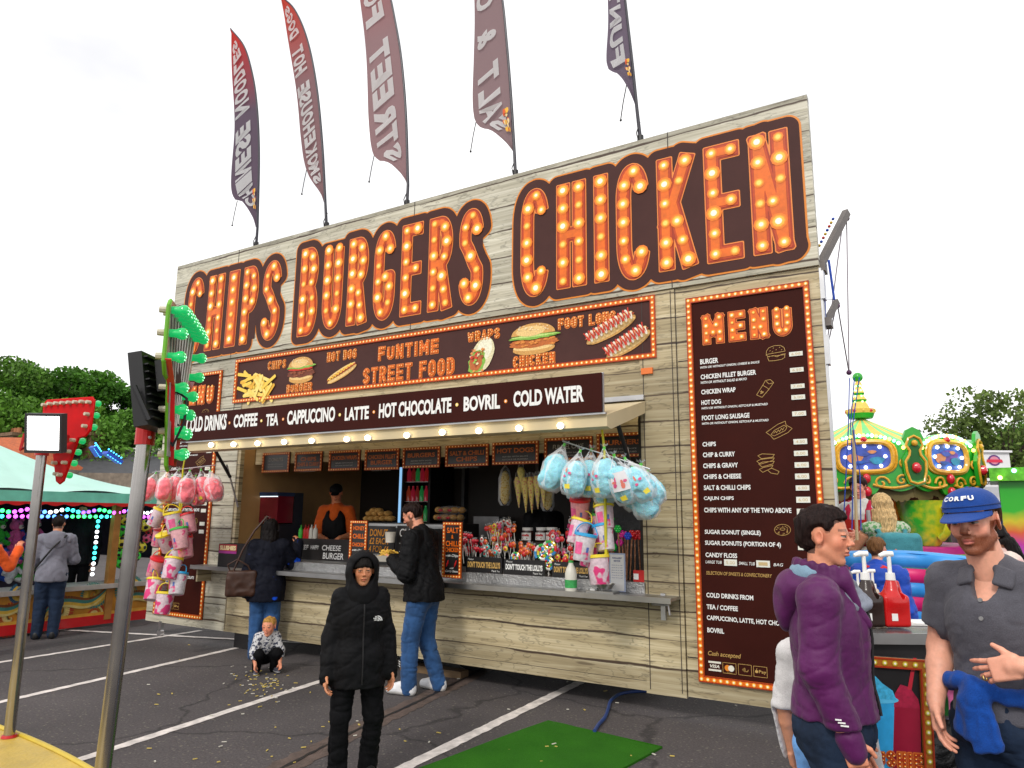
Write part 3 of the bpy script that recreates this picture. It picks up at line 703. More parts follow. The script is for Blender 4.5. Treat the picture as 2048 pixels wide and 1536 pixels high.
mb.bx(OX0, OX1, YF, YF+.06, OZ1, ZS-.006); mb.bx(OX0, OX1, YF, YF+.06, .18, OZ0)
part(mb, 'front_wall', WOODL)
mb = MB(); mb.bx(-2.395, -2.045, YF-.012, YF+.05, .165, ZS-.006); part(mb, 'door_post', WOODL)
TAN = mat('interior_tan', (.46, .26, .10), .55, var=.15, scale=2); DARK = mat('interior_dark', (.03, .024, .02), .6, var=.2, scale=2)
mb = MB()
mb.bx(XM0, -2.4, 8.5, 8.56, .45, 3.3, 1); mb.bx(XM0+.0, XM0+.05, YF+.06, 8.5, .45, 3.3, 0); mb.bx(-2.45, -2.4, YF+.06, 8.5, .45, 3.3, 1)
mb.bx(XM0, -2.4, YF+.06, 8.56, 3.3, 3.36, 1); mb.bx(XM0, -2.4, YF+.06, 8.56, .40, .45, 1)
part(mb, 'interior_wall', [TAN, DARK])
for a, b, y in ((-4.1, -3.3, 8.44), (-6.95, -6.85, 8.3), (-5.95, -5.9, 8.4), (-4.75, -4.7, 8.4)):
 mb = MB(); mb.bx(a, b, y, 8.495, .8, 2.6, 0); part(mb, 'steel_panel', [mat('dimpled_steel', (.12, .12, .12), .35, metal=.9, var=.2, bump=1.0, bscale=60)])
mb = MB(); mb.bx(-7.8, -2.5, 6.7, 8.3, .28, .42); part(mb, 'chassis', BLACK)
for xx in (-5.4, -4.6):
 mb = MB(); mb.cyl((xx, 6.75, .3), (xx, 6.95, .3), .3, n=24); part(mb, 'wheel', mat('tyre', (.012, .012, .012), .8), smooth=True)
mb = MB(); c = G(476, 1297); mb.bx(c[0]-.1, c[0]+.16, 6.22, 6.5, 0, .2); part(mb, 'support_block', BLACK)
mb = MB(); c = G(860, 1352); mb.bx(c[0]-.45, c[0]+.35, 6.36, 6.5, 0, .07); part(mb, 'support_plank', mat('old_plank', (.16, .10, .05), .7, var=.3))
for xx in (-9.3,):
 mb = MB(); mb.cyl((xx, 6.18, .045), (xx, 6.23, .045), .045, n=14); mb.bx(xx-.02, xx+.02, 6.18, 6.24, .08, .2); part(mb, 'castor', ALU, smooth=True)
mb = MB()
def vseam(px, pz0, pz1, y=YF): 
 X = P(*px, y)[0]; mb.bx(X-.004, X+.004, y-.0025, y, pz0, pz1)
for q in ((1335, 273.5), (829, 430), (478, 512)):
 X = P(q[0], q[1], YF-.03)[0]; mb.bx(X-.004, X+.004, YF-.0335, YF-.03, ZS+.003, ZT)
for x in (-7.985, -2.08, -2.36): mb.bx(x-.003, x+.003, YF-.016 if -2.39 < x < -2.05 else YF-.003, YF-.012 if -2.39 < x < -2.05 else YF, .2, 3.70)
for X0, X1 in ((XL, -8.005), (-2.03, XR)):
 for z in (3.03, .495): mb.bx(X0, X1, YF-.003, YF, z-.004, z+.004)
X = P(475, 728)[0]; mb.bx(X-.004, X+.004, YF-.003, YF, 2.8, 3.7)
for z in (.96, .62, .26): mb.bx(OX0, OX1, YF-.002, YF, z-.0015, z+.0015)
part(mb, 'panel_joint', SEAM)
mb = MB(); c = P(1296, 743); mb.bx(c[0]-.055, c[0]+.055, YF-.035, YF, c[2]-.028, c[2]+.028); part(mb, 'marker_lamp', mat('amber_lens', (.75, .16, .01), .2, var=.1, coat=.5))
mb = MB(); c = P(1330, 1215); mb.tube([(c[0]-.11, 6.19, c[2]+.02), (c[0]-.05, 6.13, c[2]+.03), (c[0]+.06, 6.12, c[2]+.03), (c[0]+.07, 6.12, c[2]-.05)], .012, 8); mb.bx(c[0]-.02, c[0]+.02, 6.15, 6.19, c[2]-.1, c[2]+.12); part(mb, 'shelf_bracket', ALU, smooth=True)
mb = MB(); mb.bx(-8.36, -8.33, 6.0, 6.2, .78, .96); mb.bx(-8.36, -8.33, 5.95, 6.2, .93, .96); part(mb, 'shelf_bracket', WOODL)
mb = MB()
for z in (3.0, 3.55, 1.2): mb.bx(XR, XR+.03, YF-.02, YF+.08, z-.12, z+.12)
mb.bx(XR-.005, XR+.012, YF-.005, YF+.07, .2, ZS-.02); part(mb, 'edge_clamp', ALU)
# ---- big lettering
def fp(a, b, y): return (a, y, b)
z3 = lambda x, y: P(340+x/3.103, 380+y/3.103, YF-.035); z4 = lambda x, y: P(1000+x/3.103, 180+y/3.103, YF-.035)
words = [('CHIPS', z3, [((115, 740), (215, 600)), ((235, 750), (325, 750)), ((357, 740), (417, 730)), ((450, 720), (549, 590)), ((575, 700), (690, 560))], ((438, 495), (398, 965))),
 ('BURGERS', z3, [((808, 640), (914, 640)), ((955, 600), (1070, 550)), ((1108, 580), (1224, 560)), ((1270, 550), (1395, 500)), ((1440, 500), (1562, 480)), ((1610, 460), (1748, 450)), ((1800, 420), (1940, 400))], ((1690, 168), (1690, 740))),
 ('CHICKEN', z4, [((136, 920), (298, 880)), ((357, 915), (530, 890)), ((590, 870), (668, 850)), ((728, 800), (922, 780)), ((985, 780), (1205, 740)), ((1280, 700), (1492, 660)), ((1563, 640), (1797, 600))], ((1020, 430), (1040, 1117)))]
def marquee(parent, letters, base_y, levels, h, bulb_step=None, bulb_r=(.05, .033, .018), name='lettering', fn=None, mats_extra=None):
 """letters=Letters; levels=[(distance, material)] from the widest ground to the innermost fill"""
 F, x0, y0 = letters.field(max(l[0] for l in levels)+.03, h)
 mb = MB(); ms = []
 fn = fn or fp
 y = base_y
 for i, (d, m) in enumerate(levels):
  Fd = F
  if d > .05:                      # the dark ground closes over the letters' counters
   ny, nx = F.shape; XX, YY = np.meshgrid(x0+np.arange(nx)*h, y0+np.arange(ny)*h); Fd = F.copy()
   for it in letters.items: Fd = np.minimum(Fd, np.maximum(np.abs(XX-(it[1]+it[2])/2)-(it[2]-it[1])/2, np.abs(YY-(it[3]+it[4])/2)-(it[4]-it[3])/2+.05)+d*.99)
   for p, q in zip(letters.items, letters.items[1:]): Fd = np.minimum(Fd, np.maximum(np.abs(XX-(p[1]+p[2]+q[1]+q[2])/4)-(q[1]+q[2]-p[1]-p[2])/4, np.abs(YY-(p[3]+p[4])/2)-(p[4]-p[3])*.28)+d*.99)
  V, Fc = fill_field(Fd, x0, y0, h, d); yy = y
  sheet(mb, V, Fc, lambda a, b: fn(a, b, yy), i); ms.append(m); y -= .0025
 if bulb_step:
  k = len(ms); ms += [mat('bulb_amber', (.86, .21, .010), .4, var=0), GLOWO, mat('bulb_gold', (.97, .50, .05), .4, var=0), GLOWY, GLOWW]; bulb_r = (bulb_r[0]*1.25, bulb_r[0], (bulb_r[0]+bulb_r[1])/2, bulb_r[1]*.85, bulb_r[2]*.9); rn = random.Random(5)
  for c in letters.bulbs(bulb_step):
   s = rn.choice((1, .9, .75, .62))
   for j, r in enumerate(bulb_r):
    if j == 4 and s < .7: continue
    P2 = disc2(c, r*s*(1.3 if j == 4 and s == 1 else 1), 10); yy = y-.0012*j
    mb.add([fn(a, b, yy) for a, b in P2], [tuple(range(10))], k+j)
 return mb.build(name, ms, parent)
zt = []; zb = []
for wd, zf, boxes, (t, b_) in words: zt.append(zf(*t)[2]); zb.append(zf(*b_)[2])
for (wd, zf, boxes, tb), a, b_ in zip(words, zt, zb):
 Lt = Letters(.150); xs = []
 for ch, (l, r) in zip(wd, boxes):
  q0, q1 = zf(*l)[0], zf(*r)[0]
  big = ch == wd[0]
  Lt.put(ch, q0, q1, b_-(.03 if big else 0), a+(.03 if big else 0), .135 if ch != 'I' else min(.2, q1-q0))
 marquee(kiosk, Lt, YF-.032, [(.125, RIM), (.108, BROWN2), (.014, OLINE), (.004, ORED), (-.010, OMID), (-.028, ORNG)], .009, .19, (.060, .040, .024), name='word_lettering')['label'] = 'orange bulb lettering reading '+wd
# ---- bulb-lined frame helper
def bulb_frame(parent, X0, X1, Z0, Z1, wd, y, step, br, name='bulb_frame', fn=fp, dep=.012, mats=None):
 mb = MB()
 def bx2(a, b, c, d, y0, y1, mi):
  V = [fn(x, z, yy) for x in (a, b) for yy in (y0, y1) for z in (c, d)]
  mb.add(V, [(0, 1, 3, 2), (4, 6, 7, 5), (0, 4, 5, 1), (2, 3, 7, 6), (0, 2, 6, 4), (1, 5, 7, 3)], mi)
 for a, b, c, d in ((X0, X1, Z1-wd, Z1), (X0, X1, Z0, Z0+wd), (X0, X0+wd, Z0+wd, Z1-wd), (X1-wd, X1, Z0+wd, Z1-wd)): bx2(a, b, c, d, y-dep, y, 0)
 e = wd*.16
 for a, b, c, d in ((X0, X1, Z1-e, Z1), (X0, X1, Z0, Z0+e), (X0, X0+e, Z0+e, Z1-e), (X1-e, X1, Z0+e, Z1-e),
                       (X0+wd-e, X1-wd+e, Z1-wd, Z1-wd+e), (X0+wd-e, X1-wd+e, Z0+wd-e, Z0+wd), (X0+wd-e, X0+wd, Z0+wd, Z1-wd), (X1-wd, X1-wd+e, Z0+wd, Z1-wd)): bx2(a, b, c, d, y-dep-.003, y-dep, 1)
 pts = []; h = wd/2
 for (a, c), (b, d) in (((X0+h, Z1-h), (X1-h, Z1-h)), ((X1-h, Z1-h), (X1-h, Z0+h)), ((X1-h, Z0+h), (X0+h, Z0+h)), ((X0+h, Z0+h), (X0+h, Z1-h))):
  n = max(1, round(math.hypot(b-a, d-c)/step)); pts += [(a+(b-a)*i/n, c+(d-c)*i/n) for i in range(n)]
 for c in pts:
  for j, (r, mi) in enumerate(((br*1.7, 2), (br*1.15, 3), (br*.65, 4))):
   mb.add([fn(a, b, y-dep-.003-.001*(j+1)) for a, b in disc2(c, r, 8)], [tuple(range(8))], mi)
 return mb.build(name, mats or [ORNG, ORED, GLOWO, GLOWY, GLOWW], parent)
def stroke2(mb, pts, wd, fn, mi):
 for a, b in zip(pts, pts[1:]):
  dx, dz = b[0]-a[0], b[1]-a[1]; l = math.hypot(dx, dz)
  if l < 1e-6: continue
  nx, nz = -dz/l*wd/2, dx/l*wd/2; ex, ez = dx/l*wd*.3, dz/l*wd*.3
  mb.add([fn(a[0]+nx-ex, a[1]+nz-ez), fn(a[0]-nx-ex, a[1]-nz-ez), fn(b[0]-nx+ex, b[1]-nz+ez), fn(b[0]+nx+ex, b[1]+nz+ez)], [(0, 1, 2, 3)], mi)
# ---- MENU board (built for the right wing, repeated on the left)
z6 = lambda x, y: (1360+x/3.656, 560+y/3.656); z7 = lambda x, y: (1360+x/3.34, 960+y/3.34)
mb = MB(); mb.bx(-1.935, -.885, YF-.012, YF-.0035, .315, 3.60); menu = part(mb, 'menu_board', BROWN)
def mkids(o): 
 KIDS.setdefault(menu.name, [])
bulb_frame(menu, -1.935, -.885, .315, 3.60, .05, YF-.0125, .052, .0105)
Lm = Letters(.06)
for ch, (l, r) in zip('MENU', (((165, 360), (318, 355)), ((355, 340), (476, 335)), ((512, 320), (642, 315)), ((680, 300), (815, 290)))):
 Lm.put(ch, P(*z6(*l), YF-.02)[0], P(*z6(*r), YF-.02)[0], P(*z6(365, 455))[2], P(*z6(355, 240))[2], .066)
marquee(menu, Lm, YF-.015, [(.006, OLINE), (.001, ORED), (-.006, ORNG)], .005, .066, (.021, .014, .008), name='menu_title')
mb = MB(); ms = [WHITE, GOLD, mat('card_white', (.75, .72, .62), .4, var=.03), RIM, mat('card_red', (.55, .02, .01), .4, var=0)]
ym = YF-.0165
fy = lambda a, b: (a, ym, b)
def mt(s, c, l, r, top, mi=0, bold=.028, shear=0):
 A, B, T = P(*c(*l), ym), P(*c(*r), ym), P(*c(l[0], top), ym); z = (A[2]+B[2])/2; mb = MB()
 text(mb, s, fy, A[0], B[0], z, z+(T[2]-A[2]), 0, bold, shear); part(mb, 'menu_line', ms[mi], menu)
W1 = 'WITH OR WITHOUT ONION, KETCHUP & MUSTARD'
for s, l, r, t in (('BURGER', (148, 618), (280, 605), 580), ('CHICKEN FILLET BURGER', (152, 727), (557, 692), 692), ('CHICKEN WRAP', (156, 838), (407, 818), 803), ('HOT DOG', (157, 914), (300, 905), 880),
                   ('FOOT LONG SAUSAGE', (161, 1028), (509, 1005), 993), ('CHIPS', (165, 1218), (263, 1215), 1185), ('CHIP & CURRY', (168, 1298), (403, 1288), 1263), ('CHIPS & GRAVY', (170, 1377), (425, 1370), 1342), ('CHIPS & CHEESE', (172, 1457), (447, 1450), 1422)): mt(s, z6, l, r, t)
for s, l, r, t in (('WITH OR WITHOUT ONION, CHEESE & SAUCE', (148, 650), (583, 612), 631), ('WITH OR WITHOUT SALAD & MAYO', (152, 760), (488, 733), 741), (W1, (158, 950), (642, 918), 931), (W1, (161, 1062), (648, 1035), 1043)): mt(s, z6, l, r, t, 0, .02, .25)
for s, l, r, t in (('SALT & CHILLI CHIPS', (160, 67), (472, 65), 35), ('CAJUN CHIPS', (160, 141), (360, 140), 110), ('CHIPS WITH ANY OF THE TWO ABOVE', (162, 216), (745, 221), 184), ('SUGAR DONUT (SINGLE)', (166, 368), (540, 377), 331), ('SUGAR DONUTS (PORTION OF 4)', (168, 443), (675, 456), 405),
                   ('CANDY FLOSS', (171, 516), (382, 521), 485), ('COLD DRINKS FROM', (177, 785), (490, 803), 753), ('TEA / COFFEE', (178, 862), (387, 877), 830), ('CAPPUCCINO, LATTE, HOT CHOCOLATE', (180, 944), (800, 985), 908), ('BOVRIL', (183, 1018), (295, 1027), 985)): mt(s, z7, l, r, t)
for s, l, r, t, mi in (('LARGE TUB', (171, 557), (279, 560), 537, 0), ('SMALL TUB', (393, 567), (500, 570), 546, 0), ('BAG', (625, 575), (690, 578), 555, 0), ('SELECTION OF SWEETS & CONFECTIONERY', (175, 632), (615, 652), 609, 1), ('Cash accepted', (188, 1184), (408, 1198), 1145, 1)): mt(s, z7, l, r, t, mi, .006, .22)
def dood(c, pts, wd=.0035): stroke2(DM, [(P(*c(*q), ym)[0], P(*c(*q), ym)[2]) for q in pts], wd, fy, 1)
DM = MB(); dood(z6, [(630, 545), (632, 520), (650, 495), (690, 480), (735, 478), (762, 495), (768, 520), (630, 545)]); dood(z6, [(628, 548), (650, 562), (680, 552), (710, 562), (740, 545), (772, 538)]); dood(z6, [(640, 565), (650, 592), (690, 590), (745, 580), (766, 565), (765, 545)]); dood(z6, [(640, 560), (770, 545)])
for q in ((655, 520), (680, 500), (700, 512), (725, 495), (740, 512), (672, 528)): dood(z6, [q, (q[0]+6, q[1]-5)])
part(DM, 'menu_drawing', [GOLD, GOLD], menu); DM = MB(); dood(z6, [(560, 840), (600, 858), (650, 800), (640, 790), (605, 770), (560, 840)]); dood(z6, [(605, 770), (625, 735), (660, 728), (685, 750), (650, 800)]); dood(z6, [(630, 740), (650, 760), (680, 752)]); dood(z6, [(590, 832), (596, 808), (606, 828), (586, 815), (612, 818), (590, 832)])
part(DM, 'menu_drawing', [GOLD, GOLD], menu); DM = MB(); dood(z6, [(630, 1115), (715, 1055), (770, 1032), (775, 1060), (820, 1085), (790, 1115), (720, 1150), (685, 1165), (665, 1140), (630, 1115)]); dood(z6, [(665, 1130), (690, 1100), (760, 1062), (782, 1075), (770, 1100), (690, 1140), (665, 1130)]); dood(z6, [(685, 1120), (700, 1105), (705, 1118), (720, 1095), (728, 1110), (742, 1084), (750, 1098), (762, 1076)])
part(DM, 'menu_drawing', [GOLD, GOLD], menu); DM = MB()
for q in ((570, 1285, 690, 1275), (562, 1325, 690, 1300), (575, 1345, 690, 1325), (580, 1385, 680, 1355), (640, 1390, 725, 1400)):
 a, b, c_, d = q; dood(z6, [(a, b), (a+30, b-14), (c_, d), (c_-12, d+20), (a+25, b+22), (a, b)])
part(DM, 'menu_drawing', [GOLD, GOLD], menu); DM = MB(); dood(z7, [(685+54*math.cos(t*.3), 333+37*math.sin(t*.3)) for t in range(22)]); dood(z7, [(685+17*math.cos(t*.6), 328+8*math.sin(t*.6)) for t in range(12)])
rn = random.Random(8)
for k in range(24):
 a = rn.uniform(0, 6.3); q = rn.uniform(.5, .85); x, y = 685+54*q*math.cos(a), 333+36*q*math.sin(a); dood(z7, [(x, y), (x+rn.uniform(-7, 7), y+rn.uniform(-5, 5))])
part(DM, 'menu_drawing', [GOLD, GOLD], menu)
def rect_px(c, x0, y0, x1, y1): 
 A, B = P(*c(x0, y1), ym), P(*c(x1, y0), ym); return A[0], B[0], A[2], B[2]
for k, q in enumerate(((192, 1216, 273, 1272), (288, 1228, 373, 1288), (392, 1238, 476, 1300), (494, 1252, 580, 1312))):
 a, b, c_, d = rect_px(z7, *q); mb = MB()
 if k == 0:
  mb.add([fy(a, c_), fy(b, c_), fy(b, d), fy(a, d)], [(0, 1, 2, 3)], 2)
  mb.add([(a, ym-.001, c_+(d-c_)*.2), (b, ym-.001, c_+(d-c_)*.2), (b, ym-.001, d-(d-c_)*.2), (a, ym-.001, d-(d-c_)*.2)], [(0, 1, 2, 3)], 5)
  text(mb, 'VISA', lambda x, z: (x, ym-.002, z), a+.012, b-.012, c_+(d-c_)*.33, d-(d-c_)*.33, 2, .03, .25)
 else:
  stroke2(mb, [(a, c_), (b, c_), (b, d), (a, d), (a, c_)], .003, fy, 1)
 mx_, mz = (a+b)/2, (c_+d)/2; r = (d-c_)*.3
 if k == 1:
  mb.add([(x, ym-.001, z) for x, z in disc2((mx_-r*.6, mz), r, 16)], [tuple(range(16))], 3); mb.add([(x, ym-.002, z) for x, z in disc2((mx_+r*.6, mz), r, 16)], [tuple(range(16))], 2)
  text(mb, 'mastercard', lambda x, z: (x, ym-.001, z), mx_-.02, mx_+.02, c_+.004, c_+.009, 1, 0)
 if k == 2:
  for j in range(4): stroke2(mb, [(mx_-.018+j*.007+.006*math.cos(t)*(j+1)*.6-.006*(j+1)*.6, mz+.007*(j+1)*.7*math.sin(t)) for t in (-.9, -.5, 0, .5, .9)], .003, fy, 1)
  stroke2(mb, [(mx_+.006, mz-.012), (mx_+.02, mz-.012), (mx_+.026, mz+.002)], .004, fy, 1)
 if k == 3:
  ax = a+(b-a)*.22
  mb.add([(x, ym, z) for x, z in disc2((ax, mz-.001), r*.5, 12)], [tuple(range(12))], 1); stroke2(mb, [(ax, mz+r*.55), (ax+.003, mz+r*.95)], .004, fy, 1)
  text(mb, 'Pay', fy, ax+r*.75, b-.006, mz-r*.75, mz+r*.55, 1, .01)
 part(mb, 'payment_mark', ms+[BROWN], menu)
stk = [(c, q, s) for c, q, s in [(z6, (800, 519, 896, 560), '6.00'), (z6, (806, 636, 903, 677), '6.50'), (z6, (812, 756, 910, 796), '7.00'), (z6, (816, 836, 914, 877), '5.00'), (z6, (822, 956, 921, 997), '7.00'), (z6, (832, 1160, 929, 1203), '4.50'), (z6, (835, 1246, 933, 1287), '6.00'), (z6, (840, 1331, 941, 1373), '6.00'), (z6, (843, 1414, 943, 1457), '6.00'),
       (z6, (848, 1501, 945, 1540), '6.00'), (z7, (778, 112, 869, 152), '6.00'), (z7, (782, 192, 871, 231), ''), (z7, (786, 340, 876, 379), ''), (z7, (790, 428, 880, 467), ''), (z7, (296, 532, 380, 571), '5.00'), (z7, (511, 540, 600, 581), '-')]]
for c, q, s in stk:
 a, b, c_, d = rect_px(c, *q); mb = MB(); mb.bx(a, b, ym-.003, ym, c_, d)
 st = part(mb, 'price_sticker', mat('sticker_paper', (.74, .74, .66), .5, var=.06), menu)
 if s: 
  mb = MB(); text(mb, s, lambda x, z: (x, ym-.0042, z), a+.018, b-.018, c_+(d-c_)*.25, d-(d-c_)*.25, 0, 0); o = mb.build('price_text', mat('price_ink', (.60, .45, .22), .6), menu)
m2 = menu.copy(); COL.objects.link(m2); m2.parent = kiosk; m2.location = menu.location+Vector((-7.54, 0, -.03))
for k in KIDS[menu.name]:
 c = k.copy(); COL.objects.link(c); c.parent = m2
 for g in k.children: d = g.copy(); COL.objects.link(d); d.parent = c
# ---- FUNTIME STREET FOOD banner
z5 = lambda x, y: (440+x/2.2756, 580+y/2.2756)
BX0, BX1, BZ0, BZ1 = -8.15, -2.225, 3.085, 3.685
mb = MB(); mb.bx(BX0, BX1, YF-.014, YF-.0035, BZ0, BZ1); banner = part(mb, 'street_food_banner', BROWN2)
bulb_frame(banner, BX0, BX1, BZ0, BZ1, .05, YF-.0145, .052, .0095)
yb = YF-.018
def bp5(x, y): q = P(*z5(x, y), yb); return q[0], q[2]
for wd, bl, br, top, t, step, gap in (('FUNTIME', (720, 320), (993, 290), 258, .036, .036, .3), ('STREET FOOD', (650, 427), (1065, 385), 357, .036, .036, .3), ('CHIPS', (218, 362), (298, 355), 326, .021, .024, .35), ('BURGER', (303, 467), (417, 458), 432, .021, .024, .3), ('HOT DOG', (487, 327), (620, 310), 286, .022, .026, .3),
                          ('WRAPS', (1128, 237), (1272, 218), 193, .021, .026, .3), ('CHICKEN', (1335, 352), (1523, 335), 303, .024, .028, .35), ('FOOT LONG', (1540, 177), (1800, 147), 130, .022, .026, .3)):
 (a, z0), (b, z1), (_, z2) = bp5(*bl), bp5(*br), bp5(bl[0], top); Lb = Letters(t).word(wd, a, b, (z0+z1)/2, (z0+z1)/2+z2-z0, t, gap)
 marquee(banner, Lb, yb, [(.006, OLINE), (0, ORED), (-.004, ORNG)], .0055, step, (.009, .006, .0035), name='banner_lettering')
def pic(name, fn2):
 mb = MB(); ms = []; st = {'y': yb-.004}
 def lay(poly, colr, var=.25, sc=60):
  m = mat('print_%s' % ''.join('%02x' % int(255*c) for c in colr), colr, .5, var=var, scale=sc)
  if m not in ms: ms.append(m)
  y = st['y']; st['y'] -= .0006; mb.add([(a, y, b) for a, b in poly], [tuple(range(len(poly)))], ms.index(m))
 fn2(lay); return part(mb, name, ms, banner)
def blob(cx, cz, rx, rz, n=24, rag=0, seed=0, rot=0, a0=0, a1=360):
 rn = random.Random(seed); o = []
 for i in range(n + (0 if a1-a0 == 360 else 1)):
  t = R(a0+(a1-a0)*i/n); q = 1+rn.uniform(-rag, rag); x, z = rx*q*math.cos(t), rz*q*math.sin(t); o.append((cx+x*math.cos(rot)-z*math.sin(rot), cz+x*math.sin(rot)+z*math.cos(rot)))
 return o
BUN, BUN2, MEAT, LETT, TOM, CHS = (.62, .33, .09), (.80, .55, .22), (.16, .035, .012), (.22, .46, .06), (.6, .03, .01), (.85, .5, .05)
def burger(x0, y0, x1, y1, crisp):
 (a, zb_), (b, zt_) = bp5(x0, y1), bp5(x1, y0); w_, h_ = b-a, zt_-zb_; cx = (a+b)/2
 def f(lay):
  lay(blob(cx, zb_+h_*.16, w_*.43, h_*.2, rag=.02), BUN); lay(blob(cx, zb_+h_*.22, w_*.42, h_*.12), BUN2)
  lay(blob(cx, zb_+h_*.36, w_*.5, h_*.17, 30, .1, 3), (.5, .13, .02) if crisp else MEAT)
  for k in range(16): q = random.Random(k); lay(blob(cx+q.uniform(-.42, .42)*w_, zb_+h_*(.36+q.uniform(-.11, .1)), w_*.05, h_*.035, 8, .3, k), (.72, .25, .04) if crisp else (.3, .08, .03))
  if not crisp: lay(blob(cx, zb_+h_*.52, w_*.46, h_*.06, 20, .05, 4), TOM)
  lay(blob(cx, zb_+h_*(.54 if crisp else .6), w_*.52, h_*.075, 26, .22, 5), LETT); lay(blob(cx, zb_+h_*(.57 if crisp else .63), w_*.44, h_*.035, 26, .2, 6), (.5, .7, .2))
  lay(blob(cx, zb_+h_*.62, w_*.45, h_*.37, 26, 0, 0, 0, 0, 180), BUN); lay(blob(cx-w_*.05, zb_+h_*.74, w_*.30, h_*.17), BUN2)
  for k in range(26): q = random.Random(k+50); lay(blob(cx+q.uniform(-.32, .32)*w_, zb_+h_*q.uniform(.72, .93), w_*.016, h_*.012, 6), (.92, .8, .55))
 return f
pic('burger_picture', burger(305, 295, 437, 428, False)); pic('chicken_burger_picture', burger(1318, 135, 1540, 302, True))
def fries(lay):
 rn = random.Random(2)
 for k in range(34):
  x, y = rn.uniform(95, 230), rn.uniform(385, 492); y = max(y, 350+abs(x-130)*.75); a = rn.uniform(-.9, 1.2); (cx, cz) = bp5(x, y); l = rn.uniform(.08, .16); q = .022
  ca, sa = math.cos(a), math.sin(a); col_ = rn.choice(((.90, .60, .08), (.95, .72, .20), (.78, .42, .04), (.92, .66, .14)))
  lay([(cx+u*ca-v*sa, cz+u*sa+v*ca) for u, v in ((-l, -q), (l, -q), (l+.012, 0), (l, q), (-l, q), (-l-.01, 0))], col_, .15)
pic('chips_picture', fries)
def dog(p0, p1, wd, sauce, lettuce=False):
 def f(lay):
  (a, c), (b, d) = bp5(*p0), bp5(*p1); L_ = math.hypot(b-a, d-c); rot = math.atan2(d-c, b-a); cx, cz = (a+b)/2, (c+d)/2
  off = lambda s: (cx-math.sin(rot)*s, cz+math.cos(rot)*s)
  lay(blob(*off(-wd*.25), L_/2, wd*.8, 28, .02, 1, rot), BUN); lay(blob(*off(-wd*.32), L_/2*.95, wd*.5, 24, 0, 0, rot), BUN2); lay(blob(*off(wd*.45), L_/2*.93, wd*.5, 24, .03, 2, rot), BUN2)
  lay(blob(*off(wd*.22), L_/2*1.0, wd*.36, 24, 0, 0, rot), (.42, .07, .02)); lay(blob(*off(wd*.3), L_/2*.93, wd*.16, 20, 0, 0, rot), (.62, .16, .05))
  n = 9
  for cc, ph, amp in sauce:
   pts = [(cx+math.cos(rot)*L_*(.46*(2*i/(n*6)-1))-math.sin(rot)*(wd*.22+math.sin(i*1.05+ph)*wd*amp), cz+math.sin(rot)*L_*(.46*(2*i/(n*6)-1))+math.cos(rot)*(wd*.22+math.sin(i*1.05+ph)*wd*amp)) for i in range(n*6+1)]
   for u, v in zip(pts, pts[1:]):
    dx, dz = v[0]-u[0], v[1]-u[1]; l = math.hypot(dx, dz); nx, nz_ = -dz/l*.006, dx/l*.006; lay([(u[0]+nx, u[1]+nz_), (u[0]-nx, u[1]-nz_), (v[0]-nx, v[1]-nz_), (v[0]+nx, v[1]+nz_)], cc, .05)
 return f
pic('hot_dog_picture', dog((488, 420), (622, 335), .06, [((.9, .6, .06), 0, .25)]))
pic('foot_long_picture', dog((1665, 235), (1890, 110), .085, [((.85, .82, .7), 0, .7), ((.6, .03, .01), 1.5, .6)])); pic('foot_long_picture', dog((1755, 300), (1955, 178), .085, [((.85, .82, .7), 0, .75), ((.6, .03, .01), 1.5, .65)]))
def wrap(lay):
 (a, c), (b, d) = bp5(1165, 365), bp5(1225, 225); rot = math.atan2(d-c, b-a); cx, cz = (a+b)/2, (c+d)/2; L_ = math.hypot(b-a, d-c)
 lay(blob(cx, cz, L_*.56, .135, 26, .02, 1, rot), (.72, .66, .42)); lay(blob(cx+.02, cz+.05, L_*.4, .09, 20, .03, 2, rot), (.82, .80, .62)); lay(blob(cx-.07, cz-.07, L_*.38, .10, 24, .12, 3, rot), LETT); lay(blob(cx-.075, cz-.06, L_*.34, .075, 24, .15, 4, rot), (.5, .13, .03))
 for k in range(26): q = random.Random(k); lay(blob(cx-.07+q.uniform(-.09, .09), cz-.06+q.uniform(-.15, .13), .018, .014, 8, .3, k), q.choice(((.75, .3, .08), (.35, .08, .02), (.65, .04, .02), (.3, .5, .08), (.85, .7, .4))))
pic('wrap_picture', wrap)
# ---- raised hatch: flap with lamps, name board in front, gas struts
FY = 5.30; FX0, FX1 = -7.78, -2.345
mb = MB()
A = [(6.18, 2.69), (FY+.02, 2.46), (FY+.02, 2.365), (FY+.1, 2.35), (6.18, 2.58)]
V = [(x, y, z) for x in (FX0, FX1) for y, z in A]; n = len(A)
mb.add(V, [tuple(range(n-1, -1, -1)), tuple(range(n, 2*n))]+[(i, (i+1) % n, n+(i+1) % n, n+i) for i in range(n)])
flap = part(mb, 'hatch_flap', CREAM)
mb = MB(); mb.bx(FX0, FX1, FY-.012, FY+.018, 2.462, 2.475); mb.bx(OX0, OX1+.04, 6.14, 6.198, 2.70, 2.745); part(mb, 'flap_trim', ALU, flap)
mb = MB(); mb.bx(-7.86, -2.37, FY-.03, FY, 2.478, 2.80, 0); mb.bx(-7.87, -2.36, FY-.006, FY+.006, 2.47, 2.805, 1); board = part(mb, 'name_board', [BROWN, ALU])
mb = MB(); yt = FY-.0325
def nb(s, l, r, top, c=z5, bold=.04):
 A, B, T = P(*c(*l), yt), P(*c(*r), yt), P(*c(l[0], top), yt); z = (A[2]+B[2])/2; text(mb, s, lambda a, b: (a, yt, b), A[0], B[0], z, z+T[2]-A[2], 0, bold)
